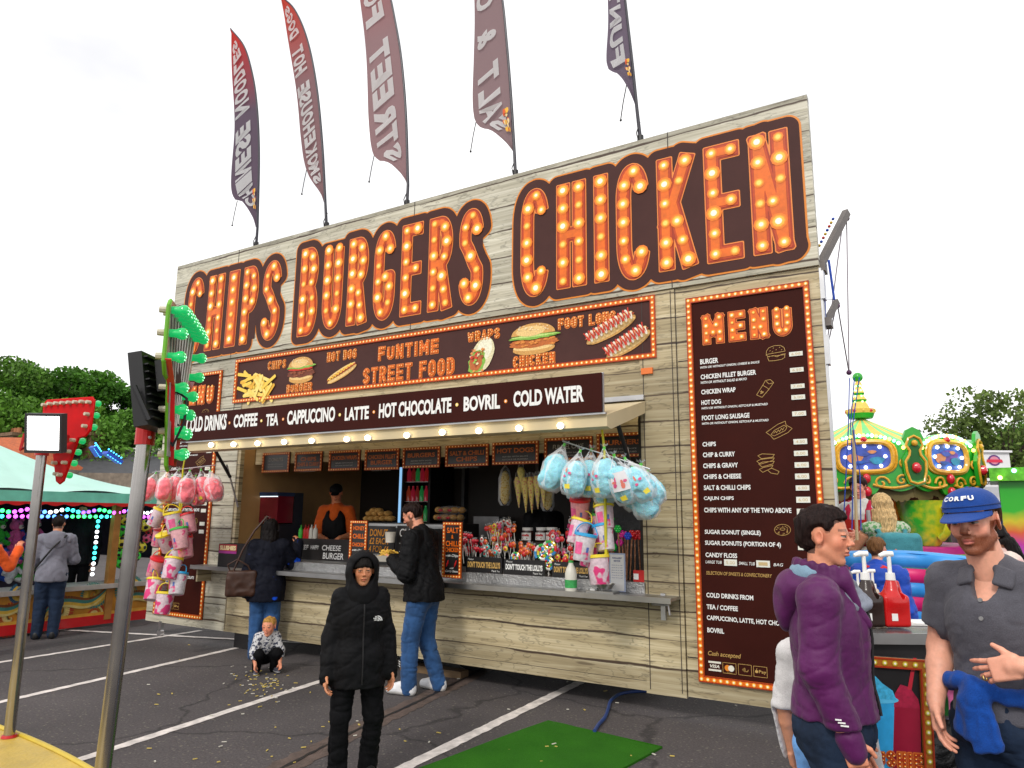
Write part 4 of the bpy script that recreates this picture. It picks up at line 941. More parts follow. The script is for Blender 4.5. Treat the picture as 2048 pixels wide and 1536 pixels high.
for s, l, r, t in (('COFFEE', (60, 628), (168, 619), 569), ('TEA', (207, 620), (264, 615), 566), ('CAPPUCCINO', (304, 613), (522, 599), 549), ('LATTE', (567, 595), (676, 587), 536), ('HOT CHOCOLATE', (722, 582), (1052, 560), 516), ('BOVRIL', (1108, 553), (1274, 540), 486), ('COLD WATER', (1335, 534), (1656, 508), 461)): nb(s, l, r, t)
nb('COLD DRINKS', (371, 866), (452, 858), 836, lambda x, y: (x, y))
for k, (x, y) in enumerate(((43, 605), (188, 595), (287, 588), (545, 568), (700, 555), (1078, 522), (1300, 506))):
 c = P(*z5(x, y), yt); mb.add([(a, yt, b) for a, b in disc2((c[0], c[2]), .017, 10)], [tuple(range(10))], 1+k % 2); mb.add([(a, yt-.001, b) for a, b in disc2((c[0], c[2]), .008, 8)], [tuple(range(8))], 0)
part(mb, 'board_lettering', [WHITE, GLOWO, GLOWY], board)
LAMP = mat('warm_lamp', (.9, .8, .6), .3, var=0, emit=(1, .82, .50), estr=9)
for x, y in ((425, 890), (470, 889), (518, 887), (571, 884), (626, 882), (696, 879), (738, 876), (816, 871), (887, 865), (960, 862), (1040, 857), (1123, 852)):
 c = P(x, y, FY); mb = MB(); mb.cyl((c[0], FY+.035, c[2]), (c[0], FY-.005, c[2]), .024, n=12, mi=1); mb.sph((c[0], FY-.022, c[2]), .027, 12, 8); part(mb, 'flap_lamp', [LAMP, WHITE], flap, smooth=True)
for X in (OX0+.06, OX1-.05):
 mb = MB(); mb.cyl((X, 6.17, 1.72), (X, 5.95, 2.25), .011, n=8, mi=1); mb.cyl((X, 6.02, 2.09), (X, 5.7, 2.50), .02, n=10, mi=0); part(mb, 'gas_strut', [BLACK, ALU], smooth=True)
# ---- counter, riser and shelf
CHK = mat('chequer_plate', (.42, .42, .42), .38, metal=.95, var=.25, scale=5, bump=1.0, bscale=75)
mb = MB(); mb.bx(-8.40, -2.07, 5.94, 6.195, .96, .985, 0); mb.bx(-8.40, -2.07, 5.928, 5.94, .942, .989, 1); shelf = part(mb, 'serving_shelf', [CHK, STEEL])
mb = MB(); mb.bx(OX0, OX1, 6.165, 6.20, .986, 1.075, 0); mb.bx(OX0, OX1, 6.17, 6.85, 1.02, 1.08, 0); part(mb, 'counter', CHK)
# ---- overhead menu boards just inside the hatch
YO = 6.42
ob = [(552, 925, 60, 42), (617, 923, 60, 41), (689, 921, 68, 43), (764, 919, 74, 44), (843, 915, 80, 44), (934, 911, 92, 46), (1031, 906, 98, 48), (1137, 898, 102, 50), (1245, 890, 108, 52)]
ot = ['DONUTS', 'CHIPS\nCHIPS & CURRY', 'CHICKEN WRAPS', 'CHICKEN FILLET\nBURGER', 'BURGERS', 'SALT & CHILLI\nCHIPS', 'HOT DOGS', 'FUNNEL CAKE', 'BURGERS']
DARKW = mat('blackboard', (.018, .016, .016), .35, var=.2, scale=3, coat=.2); DIMO = mat('overhead_orange', (.42, .10, .012), .45, var=.15)
mb = MB(); mb.bx(OX0, OX1, YO+.02, YO+.05, 2.28, 2.62); part(mb, 'overhead_board_rail', WOODL)
for (cx, cy, w_, h_), s in zip(ob, ot):
 A, B = P(cx-w_*.47, cy+h_*.5, YO), P(cx+w_*.47, cy-h_*.5, YO); z0 = P(cx, cy+h_*.47, YO)[2]; z1 = P(cx, cy-h_*.47, YO)[2]
 mb = MB(); mb.bx(A[0], B[0], YO, YO+.018, z0, z1); bd = part(mb, 'overhead_menu_board', DARKW)
 bulb_frame(bd, A[0], B[0], z0, z1, .03, YO, .04, .006, mats=[DIMO, ORED, GLOWO, GLOWY, GLOWW], dep=.006)
 mb = MB(); ls = s.split('\n'); k = len(ls); W_ = B[0]-A[0]
 for i, q in enumerate(ls):
  zz = z1-.06-.065*(i+1)+.01; hw = min(W_*.40, .028*len(q)); m_ = (A[0]+B[0])/2
  if s in ('DONUTS', 'FUNNEL CAKE'): text(mb, q, lambda a, b: (a, YO-.003, b), m_-hw*.8, m_+hw*.8, zz, zz+.045, 1, 0, .1)
  else: text(mb, q, lambda a, b: (a, YO-.003, b), m_-hw, m_+hw, zz, zz+.05, 0, .03)
 zz = z1-.06-.065*k-.035
 for i in range(2): text(mb, 'SERVED WITH SAUCE' if i == 0 else 'KETCHUP OR MUSTARD', lambda a, b: (a, YO-.003, b), (A[0]+B[0])/2-W_*.28, (A[0]+B[0])/2+W_*.28, zz-.03*i, zz-.03*i+.014, 1, 0)
 part(mb, 'board_text', [DIMO, mat('chalk_grey', (.35, .33, .3), .7)], bd)
SPOT = mat('downlight', (.9, .8, .6), .3, var=0, emit=(1, .84, .55), estr=14)
for i in range(13):
 x = OX0+.25+i*.43; mb = MB(); mb.cyl((x, 6.30, 2.652), (x, 6.30, 2.635), .035, n=12); part(mb, 'downlight', SPOT)
# ------------------------------------------------------------------ trees and roofs behind
LEAFM = {}
def leaf_mat(name, c):
 if name in LEAFM: return LEAFM[name]
 m, nt, b = newmat(name); L = nt.links.new; tc = node(nt, 'ShaderNodeTexCoord'); nz = node(nt, 'ShaderNodeTexNoise', Scale=.9, Detail=4.0); L(tc.outputs['Object'], nz.inputs['Vector'])
 g = node(nt, 'ShaderNodeNewGeometry'); ad = node(nt, 'ShaderNodeMix', data_type='FLOAT'); ad.inputs['Factor'].default_value = .5; L(nz.outputs['Fac'], ad.inputs['A']); L(g.outputs['Random Per Island'], ad.inputs['B'])
 rp = node(nt, 'ShaderNodeValToRGB'); rp.color_ramp.elements[0].position = .25; rp.color_ramp.elements[0].color = (*[q*.9 for q in c], 1); rp.color_ramp.elements[1].position = .75; rp.color_ramp.elements[1].color = (*[min(.4, q*3.2) for q in c], 1)
 L(ad.outputs['Result'], rp.inputs['Fac']); L(rp.outputs['Color'], b.inputs['Base Color']); b.inputs['Roughness'].default_value = .6; b.inputs['Specular IOR Level'].default_value = .25
 tr = node(nt, 'ShaderNodeBsdfTranslucent'); L(rp.outputs['Color'], tr.inputs['Color']); mx = node(nt, 'ShaderNodeMixShader'); mx.inputs[0].default_value = .3
 o = nt.nodes['Material Output']; L(b.outputs[0], mx.inputs[1]); L(tr.outputs[0], mx.inputs[2]); L(mx.outputs[0], o.inputs['Surface'])
 LEAFM[name] = m; return m
BARK = mat('bark', (.055, .04, .03), .9, var=.35, scale=6, bump=.8, bscale=14)
def tree(label, base, hgt, rad, c, seed, n=1500, ls=.35, low=.25, group=None, sparse=1.0, crown_w=1.0):
 rn = np.random.RandomState(seed); t = thing('tree', label, 'tree', base, 0, group)
 mb = MB(); top = V3(rn.uniform(-.4, .4), rn.uniform(-.4, .4), hgt*.75); r0 = hgt*.028
 mb.tube([V3(0, 0, -.1), V3(.05, .03, hgt*.25), top*.7, top], [r0*1.3, r0, r0*.6, r0*.2], 9)
 cl = []
 for i in range(16):
  a = rn.uniform(0, 6.3); q = rn.uniform(.3, .95); z = hgt*(low+(1-low)*rn.uniform(.15, .92)); env = math.sqrt(max(.05, 1-((z/hgt-(low+1)/2)/((1-low)/2+.03))**2))
  e = V3(rad*q*env*math.cos(a), rad*q*env*math.sin(a), z); s = top*(z/hgt)*.8; mb.tube([s, (s+e)/2+V3(0, 0, -.1), e], [r0*.4, r0*.25, r0*.08], 6); cl.append((e, rad*rn.uniform(.26, .48)))
 mb.build('trunk', BARK, t, True, True)
 for i in range(10):
  z = hgt*(low+(1-low)*rn.uniform(.3, 1)); a = rn.uniform(0, 6.3); env = math.sqrt(max(.05, 1-((z/hgt-(low+1)/2)/((1-low)/2+.05))**2)); cl.append((V3(rad*.6*env*math.cos(a), rad*.6*env*math.sin(a), min(z, hgt*.93)), rad*rn.uniform(.25, .45)))
 per = n//len(cl); Cs = []
 for e, r in cl:
  d = rn.normal(size=(per, 3)); d /= np.linalg.norm(d, axis=1)[:, None]; Cs.append(e+d*(r*rn.uniform(.35, 1, (per, 1))**.6)*np.array([1.0, 1.0, .75])*crown_w)
 Cs = np.concatenate(Cs); k = len(Cs)
 U = rn.normal(size=(k, 3)); U /= np.linalg.norm(U, axis=1)[:, None]; W = np.cross(U, rn.normal(size=(k, 3))); W /= np.linalg.norm(W, axis=1)[:, None]; s = ls*rn.uniform(.5, 1.2, (k, 1))
 V = np.stack([Cs-U*s*.5, Cs+W*s*.3-U*s*.05, Cs+U*s*.5, Cs-W*s*.3+U*s*.08], 1).reshape(-1, 3); F = np.arange(4*k).reshape(-1, 4)
 o = mesh_obj('crown', V, F, leaf_mat('leaf_%02x%02x%02x' % tuple(int(255*q) for q in c), c), t, False, True); return t
TG = 'trees behind the fairground stalls'
for k, (px, topy, dep, rad, c, lab) in enumerate([
 (-30, 700, 36, 3.4, (.045, .10, .012), 'tall dark green tree at the far left edge behind the red tiled roof'),
 (85, 722, 38, 2.7, (.030, .085, .008), 'broad dark tree rising behind the red arrow sign'),
 (155, 733, 40, 2.6, (.04, .11, .010), 'rounded mid green tree between the arrow sign and the floodlight pole'),
 (225, 757, 41, 2.5, (.035, .095, .012), 'bushy tree just left of the black floodlight'),
 (295, 776, 43, 2.6, (.03, .09, .010), 'dark tree partly hidden by the black floodlight'),
 (120, 800, 33, 2.6, (.06, .14, .014), 'light green lower tree in front of the taller trees'),
 (255, 815, 34, 2.6, (.055, .13, .016), 'low yellowish green tree above the slate roof'),
 (345, 790, 42, 3.0, (.04, .10, .01), 'dark tree ending behind the left wing of the kiosk'),
 (20, 790, 34, 2.8, (.05, .115, .012), 'mid green tree low at the far left')]):
 q = D(px, 1030, dep); tp = D(px, topy, dep)[2]; tree(lab, (q[0], q[1], 0), tp, rad, c, 10+k, n=13000, ls=.27, low=.18, group=TG)
q = D(2035, 1036, 24); tree('airy tree with sky showing between its boughs at the far right', (q[0], q[1], 0), D(2010, 765, 24)[2], 2.1, (.06, .09, .02), 41, n=7000, ls=.19, low=.42, crown_w=1.0)
q = D(2030, 1036, 34); tree('low dark green tree behind the white van', (q[0], q[1], 0), D(2030, 850, 34)[2], 2.3, (.035, .085, .01), 43, n=5000, ls=.30, low=.2)
q = D(1975, 1036, 40); tree('distant dark tree behind the roundabout canopy', (q[0], q[1], 0), D(1975, 880, 40)[2], 2.2, (.03, .075, .01), 44, n=4000, ls=.32, low=.2)
def house(name, label, mk): pass
h = thing('house', 'long low house with a dark slate roof and brick chimneys behind the stall', 'house', G(200, 1090))
dp = 30; A, B = D(-60, 1030, dp), D(420, 1030, dp); zt, ze = D(200, 888, dp)[2], D(200, 945, dp)[2]
ux = (B-A)/np.linalg.norm(B-A); ub = np.array([-ux[1], ux[0], 0]); A = A*[1, 1, 0]; B = B*[1, 1, 0]
mb = MB(); mb.add([A+[0, 0, ze], B+[0, 0, ze], B+ub*3+[0, 0, zt], A+ub*3+[0, 0, zt], A+ub*6+[0, 0, ze], B+ub*6+[0, 0, ze]], [(0, 1, 2, 3), (3, 2, 5, 4)]); mb.build('roof', mat('slate', (.055, .055, .062), .6, var=.3, scale=5, bump=.5, bscale=20), h)
mb = MB(); mb.tube([A+ub*3+[0, 0, zt+.05], B+ub*3+[0, 0, zt+.05]], .12, 6); mb.build('ridge', mat('pale_ridge', (.45, .43, .40), .8), h)
mb = MB(); mb.add([A+[0, 0, 0], B+[0, 0, 0], B+[0, 0, ze], A+[0, 0, ze], A+ub*6, B+ub*6, B+ub*6+[0, 0, ze], A+ub*6+[0, 0, ze]], [(0, 1, 2, 3), (5, 4, 7, 6), (4, 0, 3, 7), (1, 5, 6, 2)]); mb.build('wall', mat('stone_wall', (.22, .18, .14), .85, var=.3, bump=.4), h)
BRK = mat('old_brick', (.20, .12, .07), .85, var=.35, scale=8, bump=.5)
for px, w_ in ((30, 1.1), (185, 1.0)):
 c = D(px, 880, 33); mb = MB(); mb.bx(c[0]-w_/2, c[0]+w_/2, c[1]-.35, c[1]+.35, ze-.5, c[2]+.15); mb.bx(c[0]-w_/2-.08, c[0]+w_/2+.08, c[1]-.43, c[1]+.43, c[2]+.15, c[2]+.3); ch = mb.build('chimney', BRK, h)
 mb = MB(); [mb.cyl((c[0]+d, c[1], c[2]+.3), (c[0]+d, c[1], c[2]+.55), .11, .09, 10) for d in (-.28, .0, .28)]; mb.build('chimney_pots', mat('terracotta', (.35, .14, .06), .8), ch)
h = thing('house', 'red tiled house roof at the left edge behind the stall tent', 'house', G(-60, 1100))
A, B = D(-140, 1030, 26)*[1, 1, 0], D(8, 1030, 26)*[1, 1, 0]; zt, ze = D(0, 858, 26)[2], D(0, 925, 26)[2]; ux = (B-A)/np.linalg.norm(B-A); ub = np.array([-ux[1], ux[0], 0])
mb = MB(); mb.add([A+[0, 0, ze], B+[0, 0, ze], B-ux*1.1+ub*2.5+[0, 0, zt], A+ub*2.5+[0, 0, zt], A+ub*5+[0, 0, ze], B+ub*5+[0, 0, ze]], [(0, 1, 2, 3), (3, 2, 5, 4), (1, 5, 2)]); mb.build('roof', mat('red_tile', (.42, .10, .03), .75, var=.35, scale=8, bump=.7, bscale=16), h)
mb = MB(); mb.add([A, B, B+[0, 0, ze], A+[0, 0, ze], A+ub*5, B+ub*5, B+ub*5+[0, 0, ze], A+ub*5+[0, 0, ze]], [(0, 1, 2, 3), (1, 5, 6, 2), (5, 4, 7, 6)]); mb.build('wall', MATS['stone_wall'], h)
# ------------------------------------------------------------------ prize stall on the left
SX = -10.75; SY0, SY1 = 3.2, 7.3
st = thing('prize_stall', 'fairground prize stall with a pale tent roof, coloured bulbs and painted scroll panels', 'stall', (-12.3, 5.4, 0))
RED = mat('fair_red', (.55, .012, .015), .3, var=.12, coat=.4); YELP = mat('fair_gold', (.62, .33, .04), .4, var=.2, coat=.3)
cz = PX(150, 1172, SX)[2]
ct = PX(150, 1005, SX)[2]
mb = MB(); mb.bx(SX-.05, SX, SY0, SY1, .10, cz-.06, 0); mb.bx(SX-.02, SX+.03, SY0, SY1, .04, .17, 1); mb.bx(SX-.02, SX+.015, SY0, SY1, .17, .21, 2); base = mb.build('front_panel', [mat('scroll_ground', (.52, .22, .02), .4, var=.3, scale=3, coat=.3), RED, YELP], st)
mb = MB(); ms = [mat('paint_%d' % i, c, .4, var=.25, scale=12, coat=.25) for i, c in enumerate([(.05, .20, .17), (.60, .38, .05), (.40, .05, .015), (.62, .50, .18), (.20, .06, .015), (.02, .10, .18)])]
rn = random.Random(12); fx = lambda y, z, k: (SX+.004+.0012*k, y, z)
def scroll(y0, z0, r, turns, a0, sg, wd, mi, k):
 pts = []
 for i in range(46):
  t = i/45; a = a0+sg*2*PI*turns*t; q = r*(1-t)**.8; pts.append((y0+q*math.cos(a), z0+q*math.sin(a), wd*(.25+1.1*math.sin(PI*min(1, .1+t*.9)))))
 for (a, b, w0), (c, d, w1) in zip(pts, pts[1:]):
  dx, dz = c-a, d-b; l = max(1e-6, math.hypot(dx, dz)); nx, nz = -dz/l/2, dx/l/2; mb.add([fx(a+nx*w0, b+nz*w0, k), fx(a-nx*w0, b-nz*w0, k), fx(c-nx*w1, d-nz*w1, k), fx(c+nx*w1, d+nz*w1, k)], [(0, 1, 2, 3)], mi)
def swoosh(p, wd, mi, k):
 n = 24; pts = []
 for i in range(n+1):
  t = i/n; b = [(1-t)**3, 3*t*(1-t)**2, 3*t*t*(1-t), t**3]; pts.append((sum(b[j]*p[j][0] for j in range(4)), sum(b[j]*p[j][1] for j in range(4)), wd*math.sin(PI*t)**.7+.004))
 for (a, b, w0), (c, d, w1) in zip(pts, pts[1:]):
  dx, dz = c-a, d-b; l = max(1e-6, math.hypot(dx, dz)); nx, nz = -dz/l/2, dx/l/2; mb.add([fx(a+nx*w0, b+nz*w0, k), fx(a-nx*w0, b-nz*w0, k), fx(c-nx*w1, d-nz*w1, k), fx(c+nx*w1, d+nz*w1, k)], [(0, 1, 2, 3)], mi)
hm = cz-.28; zm = .22+hm/2
for i in range(4):
 yc = SY0+.55+i*1.03; s = 1 if i % 2 else -1; kk = 0
 for (off, zc, r, a0, mi, wd) in ((-.26, zm+.10, .20, .5, 0, .10), (-.26, zm+.10, .17, .5, 1, .07), (.22, zm-.12, .22, 3.6, 2, .11), (.22, zm-.12, .18, 3.6, 3, .06), (.30, zm+.18, .13, 2., 5, .06), (.30, zm+.18, .10, 2., 1, .04), (-.30, zm-.20, .14, 1., 2, .06), (-.30, zm-.2, .11, 1.2, 3, .035)):
  scroll(yc+off*s, zc, r, 1.35, a0, s, wd, mi, kk); kk += 1
 for mi, dz, wd in ((4, .02, .13), (0, .0, .10), (1, -.03, .07), (3, -.05, .03)):
  swoosh([(yc-.46, zm-.22+dz), (yc-.15, zm+.34+dz), (yc+.12, zm-.36+dz), (yc+.46, zm+.2+dz)], wd, mi, kk); kk += 1
mb.build('scroll_painting', ms, base)
PINE = mat('varnished_pine', (.38, .17, .04), .35, var=.3, scale=5, coat=.3)
mb = MB(); mb.bx(SX-.55, SX+.10, SY0, SY1, cz-.06, cz, 0); mb.build('counter_top', mat('worn_counter', (.42, .38, .34), .5, var=.2), st)
for y in (6.28, 7.26, 3.3): 
 mb = MB(); mb.bx(SX-.06, SX+.04, y-.05, y+.05, .1, ct+.05); mb.build('post', PINE, st)
EA = 16; ap = V3(SX-2.0, 5.3, PX(80, 890, SX-2.0)[2]); m_ = mat('tent_cloth', (.42, .66, .58), .7, var=.08, scale=1.5); mg = mat('tent_band', (.16, .55, .42), .7, var=.15)
EX0, EX1, EY0, EY1 = SX-4.0, SX+.25, SY0-.2, SY1+.15
crn = [V3(EX1, EY0, ct+.12), V3(EX1, EY1, ct+.12), V3(EX0, EY1, ct+.12), V3(EX0, EY0, ct+.12)]
mb = MB()
for i in range(4):
 a, b = crn[i], crn[(i+1) % 4]
 def f(u, v, a=a, b=b): e = a*(1-u)+b*u; q = e*(1-v)+ap*v; return q+V3(0, 0, -.16*math.sin(PI*v)*1.0+.05*abs(math.sin(PI*u*4))*(1-v))
 mb.grid(f, 32, 10)
can = mb.build('canopy', m_, st, True, angle=50)
mb = MB()
for i in range(4):
 a, b = crn[i], crn[(i+1) % 4]; L_ = np.linalg.norm(b-a)
 mb.grid(lambda u, v: a*(1-u)+b*u+V3(0, 0, .02-.14*v), 20, 1, 0)
 mb.grid(lambda u, v: a*(1-u)+b*u+V3(.002, 0, -.12-v*(.025+.03*abs(math.sin(PI*u*L_*4.2)))), int(L_*34), 1, 1)
mb.build('scalloped_valance', [mg, RED], can)
mb = MB(); mb.bx(SX-3.6, SX-3.55, SY0, SY1, 0, ct, 0); mb.bx(SX-3.6, SX, SY1, SY1+.04, .9, ct, 0); mb.build('back_wall', mat('stall_dark', (.02, .015, .03), .7, var=.3), st)
LED = {}
def led(c): 
 k = 'led_%02x%02x%02x' % tuple(int(255*q) for q in c); return mat(k, [q*.5 for q in c], .3, var=0, emit=c, estr=3.0)
LC = [(.05, 1, .2), (.8, .1, 1), (.1, .3, 1), (.9, .95, 1), (.05, .9, .9), (.25, .1, 1)]
def bulb_string(pts, r, cols, name='bulb_string', every=None):
 mb = MB(); ms = [led(c) for c in cols]
 for i, p in enumerate(pts): mb.sph(p, r, 7, 5, (i if every is None else i//every) % len(cols))
 return mb.build(name, ms, st, True)
bulb_string([V3(SX+.02, SY0+.1+i*.075, ct-.12-.02*math.sin(i)) for i in range(52)], .027, LC, every=3); bulb_string([V3(SX-.4, SY0+.1+i*.085, ct-.2) for i in range(46)], .027, [LC[1], LC[2], LC[0], LC[4]], every=5)
bulb_string([V3(SX+.02, 6.0, cz+.15+i*.075) for i in range(int((ct-cz-.3)/.075))], .026, [LC[3], LC[4]], every=3)
bulb_string([V3(SX+.02, 7.16, cz+.1+i*.075) for i in range(int((ct-cz-.2)/.075))], .026, [LC[3], LC[4]])
PL = [('white', (.62, .60, .60)), ('red', (.5, .012, .02)), ('blue', (.02, .08, .42)), ('grey', (.22, .22, .25)), ('green', (.03, .35, .03)), ('brown', (.20, .09, .03)), ('pink', (.65, .10, .28)), ('purple', (.16, .03, .32)), ('yellow', (.7, .5, .04))]
rn = random.Random(31)
def plush(col, pos, s, nm, label, ang):
 t = thing('plush_toy', label, 'soft toy', pos, ang, 'soft toys hung up as prizes in the stall')
 mf = cloth('plush_'+nm, col, .95, .2, 90, .9, 12)
 mb = MB(); mb.sph((0, 0, .16*s), (.11*s, .12*s, .15*s), 10, 8); mb.sph((0, -.0, .38*s), (.115*s, .11*s, .105*s), 10, 8)
 for q in (-1, 1): mb.sph((.02*s, q*.09*s, .49*s), (.035*s, .04*s, .045*s), 8, 6); mb.tube([(.02*s, q*.09*s, .25*s), (.07*s, q*.17*s, .15*s)], [.045*s, .035*s], 8); mb.tube([(.04*s, q*.07*s, .07*s), (.17*s, q*.11*s, .03*s)], [.05*s, .045*s], 8)
 mb.build('plush_body', mf, t, True, True)
 mb = MB(); mb.sph((.105*s, 0, .355*s), (.04*s, .05*s, .04*s), 8, 6, 0); mb.sph((.14*s, 0, .365*s), .014*s, 6, 4, 1); [mb.sph((.10*s, q*.045*s, .41*s), .014*s, 6, 4, 1) for q in (-1, 1)]; mb.build('plush_face', [cloth('plush_muzzle', (.6, .52, .42), .95), BLACK], t, True, True)
k = 0
for row in range(5):
 for c in range(13):
  y = SY0+.15+c*.225+rn.uniform(-.05, .05); z = cz+.02+row*.26+rn.uniform(-.05, .05)
  if y > 5.95 or z > ct-.45: continue
  nm, col = PL[rn.randrange(len(PL))]; plush(col, (SX-1.5+row*.06+rn.uniform(-.1, .1), y, z), rn.uniform(.62, .95), nm, '%s soft toy hanging among the prizes at the back of the stall' % nm, rn.uniform(-.4, .4)); k += 1
def football(c, r, nm, col):
 bm = bmesh.new(); bmesh.ops.create_icosphere(bm, subdivisions=1, radius=1.0)
 pent = [v.co.copy() for v in bm.verts]; bm.free()
 bm = bmesh.new(); bmesh.ops.create_icosphere(bm, subdivisions=4, radius=r)
 ico = [Vector(q).normalized() for q in [(0, 1, 1.618), (0, -1, 1.618), (0, 1, -1.618), (0, -1, -1.618), (1, 1.618, 0), (-1, 1.618, 0), (1, -1.618, 0), (-1, -1.618, 0), (1.618, 0, 1), (1.618, 0, -1), (-1.618, 0, 1), (-1.618, 0, -1)]]
 me = bpy.data.meshes.new('football'); 
 for f in bm.faces:
  d = f.calc_center_median().normalized(); f.material_index = 1 if max(d.dot(q) for q in ico) > .945 else 0; f.smooth = True
 bm.to_mesh(me); bm.free(); me.materials.append(mat('ball_'+nm, col, .35, var=.06, coat=.4)); me.materials.append(BLACK)
 o = bpy.data.objects.new('football', me); COL.objects.link(o); o.location = [float(q) for q in c]; o.rotation_euler = (rn.uniform(0, 3), rn.uniform(0, 3), 0); return o
for px, py, rp, nm, col in ((915, 580, 38, 'yellow', (.75, .6, .02)), (885, 665, 44, 'green', (.04, .62, .03)), (890, 745, 45, 'yellow', (.75, .6, .02)), (880, 830, 34, 'green', (.04, .62, .03)), (885, 898, 40, 'green', (.06, .6, .03)), (1060, 625, 45, 'yellow', (.75, .6, .02)), (1030, 785, 40, 'yellow', (.75, .6, .02)), (955, 700, 40, 'yellow', (.75, .6, .02)), (975, 600, 40, 'green', (.04, .62, .03)), (1075, 720, 35, 'pink', (.75, .08, .2)), (990, 850, 38, 'green', (.06, .6, .03)), (1095, 660, 34, 'red', (.6, .03, .02))):
 c = PX(px/3.656, 880+py/3.656, SX-.2+.02*(px % 5)); o = football(c, rp/3.656/1438*11.2, nm, col); _props(o, '%s football with black patches in the net beside the stall post' % nm, 'football', 'footballs hung up beside the stall post')
for a, b in (((210, 905), (240, 925)), ((185, 893), (198, 912))):
 p, q = PX(*a, SX-1.2), PX(*b, SX-1.2); t = thing('blue_light_strip', 'small blue perforated light strip above the stall tent, %s' % ('right hand one' if a[0] == 210 else 'left hand one'), 'light', (p+q)/2)
 mb = MB(); mb.bar(p, q, .16, .05); mb.build('housing', mat('blue_housing', (.01, .07, .5), .4), t)
 mb = MB(); d = (q-p)
 for i in range(6):
  for j in (-1, 0, 1): mb.sph(p+d*(i+.5)/6+V3(.06, 0, .045*j+.02), .014, 6, 4)
 mb.build('light_dots', led((.05, .45, 1)), t)
# ------------------------------------------------------------------ ride platform, poles, arrow signs, floodlights
PLATM = mat('platform_plate', (.52, .36, .06), .45, var=.18, scale=5, bump=.5, bscale=45)
pa, pb, pc = G(30, 1465, .27), G(100, 1497, .27), G(180, 1536, .27)
cen = np.array([-5.7, .2])
def fitc(p, q, r):
 A = 2*np.array([[q[0]-p[0], q[1]-p[1]], [r[0]-p[0], r[1]-p[1]]]); b = np.array([q[0]**2+q[1]**2-p[0]**2-p[1]**2, r[0]**2+r[1]**2-p[0]**2-p[1]**2]); return np.linalg.solve(A, b)
pl = thing('ride_platform', 'round yellow chequered ride platform at the bottom left', 'platform', (-5.4, 0.9, 0))
mb = MB(); rim = []
dirv = (pc-pa)[:2]/np.linalg.norm((pc-pa)[:2]); nrm = np.array([-dirv[1], dirv[0]]); nrm = nrm if nrm[1] < 0 else -nrm
for i in range(41):
 t = -2.2+4.6*i/40; q = pb[:2]+dirv*t-nrm*(-.055*t*t+.0); rim.append(q)
top = [(*q, .27) for q in rim]; back = [(*(q+nrm*2.4), .27) for q in rim]; n = len(rim)
mb.add(top+back, [(i, i+1, n+i+1, n+i) for i in range(n-1)], 0); mb.add([(*q, .27) for q in rim]+[(*q, .12) for q in rim], [(i, n+i, n+i+1, i+1) for i in range(n-1)], 1)
mb.build('deck', [PLATM, mat('platform_edge', (.55, .40, .03), .4)], pl)
mb = MB(); mb.tube([(*q, .275) for q in rim], .014, 6); mb.build('deck_edging', MATS['platform_edge'], pl, True)
for i in (4, 16, 28): 
 mb = MB(); q = rim[i]+nrm*.15; mb.bx(q[0]-.04, q[0]+.04, q[1]-.04, q[1]+.04, 0, .12); mb.build('platform_foot', BLACK, pl)
CHROME = mat('worn_chrome', (.42, .40, .38), .22, metal=1, var=.2, scale=3)
def arrow_outline(s):
 pts = [(-.44, .46), (-.40, .50), (.42, .5), (.47, .45), (.43, .12), (.36, .05), (.24, .03), (.06, -.47), (.0, -.5), (-.06, -.47), (-.24, .03), (-.36, .05), (-.43, .12)]
 return [(a*s*.92, b*s) for a, b in pts[::-1]]
def arrow_bulbs(s):
 o = [(-.39, .44), (-.27, .45), (-.155, .45), (-.04, .45), (.075, .45), (.19, .45), (.31, .45), (.41, .44), (.395, .30), (.37, .16), (.19, .0), (.14, -.13), (.09, -.26), (.035, -.39), (-.37, .16), (-.385, .30), (-.19, 0), (-.14, -.13), (-.09, -.26), (-.03, -.40)]
 return [(a*s*.92, b*s) for a, b in o]
GBULB = mat('green_bulb', (.004, .30, .07), .12, var=.1, emit=(.01, .55, .14), estr=.5, coat=.5); GDOT = mat('green_led', (.4, .9, .55), .2, var=0, emit=(.40, 1, .55), estr=1.8); CAPM = mat('bulb_cap', (.55, .50, .38), .4, var=.1)
def bulb(mb, p, d, s=1.0):
 x, y, z = frame_from(d); mb.lathe([(.012*s, -.018*s), (.020*s, 0), (.021*s, .028*s), (.028*s, .042*s), (.031*s, .056*s), (.028*s, .068*s), (.015*s, .077*s), (.001, .079*s)], p, 12, 0, tuple(z))
 for k in range(7):
  a = 2*PI*k/6; q = np.asarray(p)+z*(.077*s if k == 6 else .072*s)+(0 if k == 6 else (x*math.cos(a)+y*math.sin(a))*.015*s); mb.sph(q, .0055*s, 6, 4, 1)
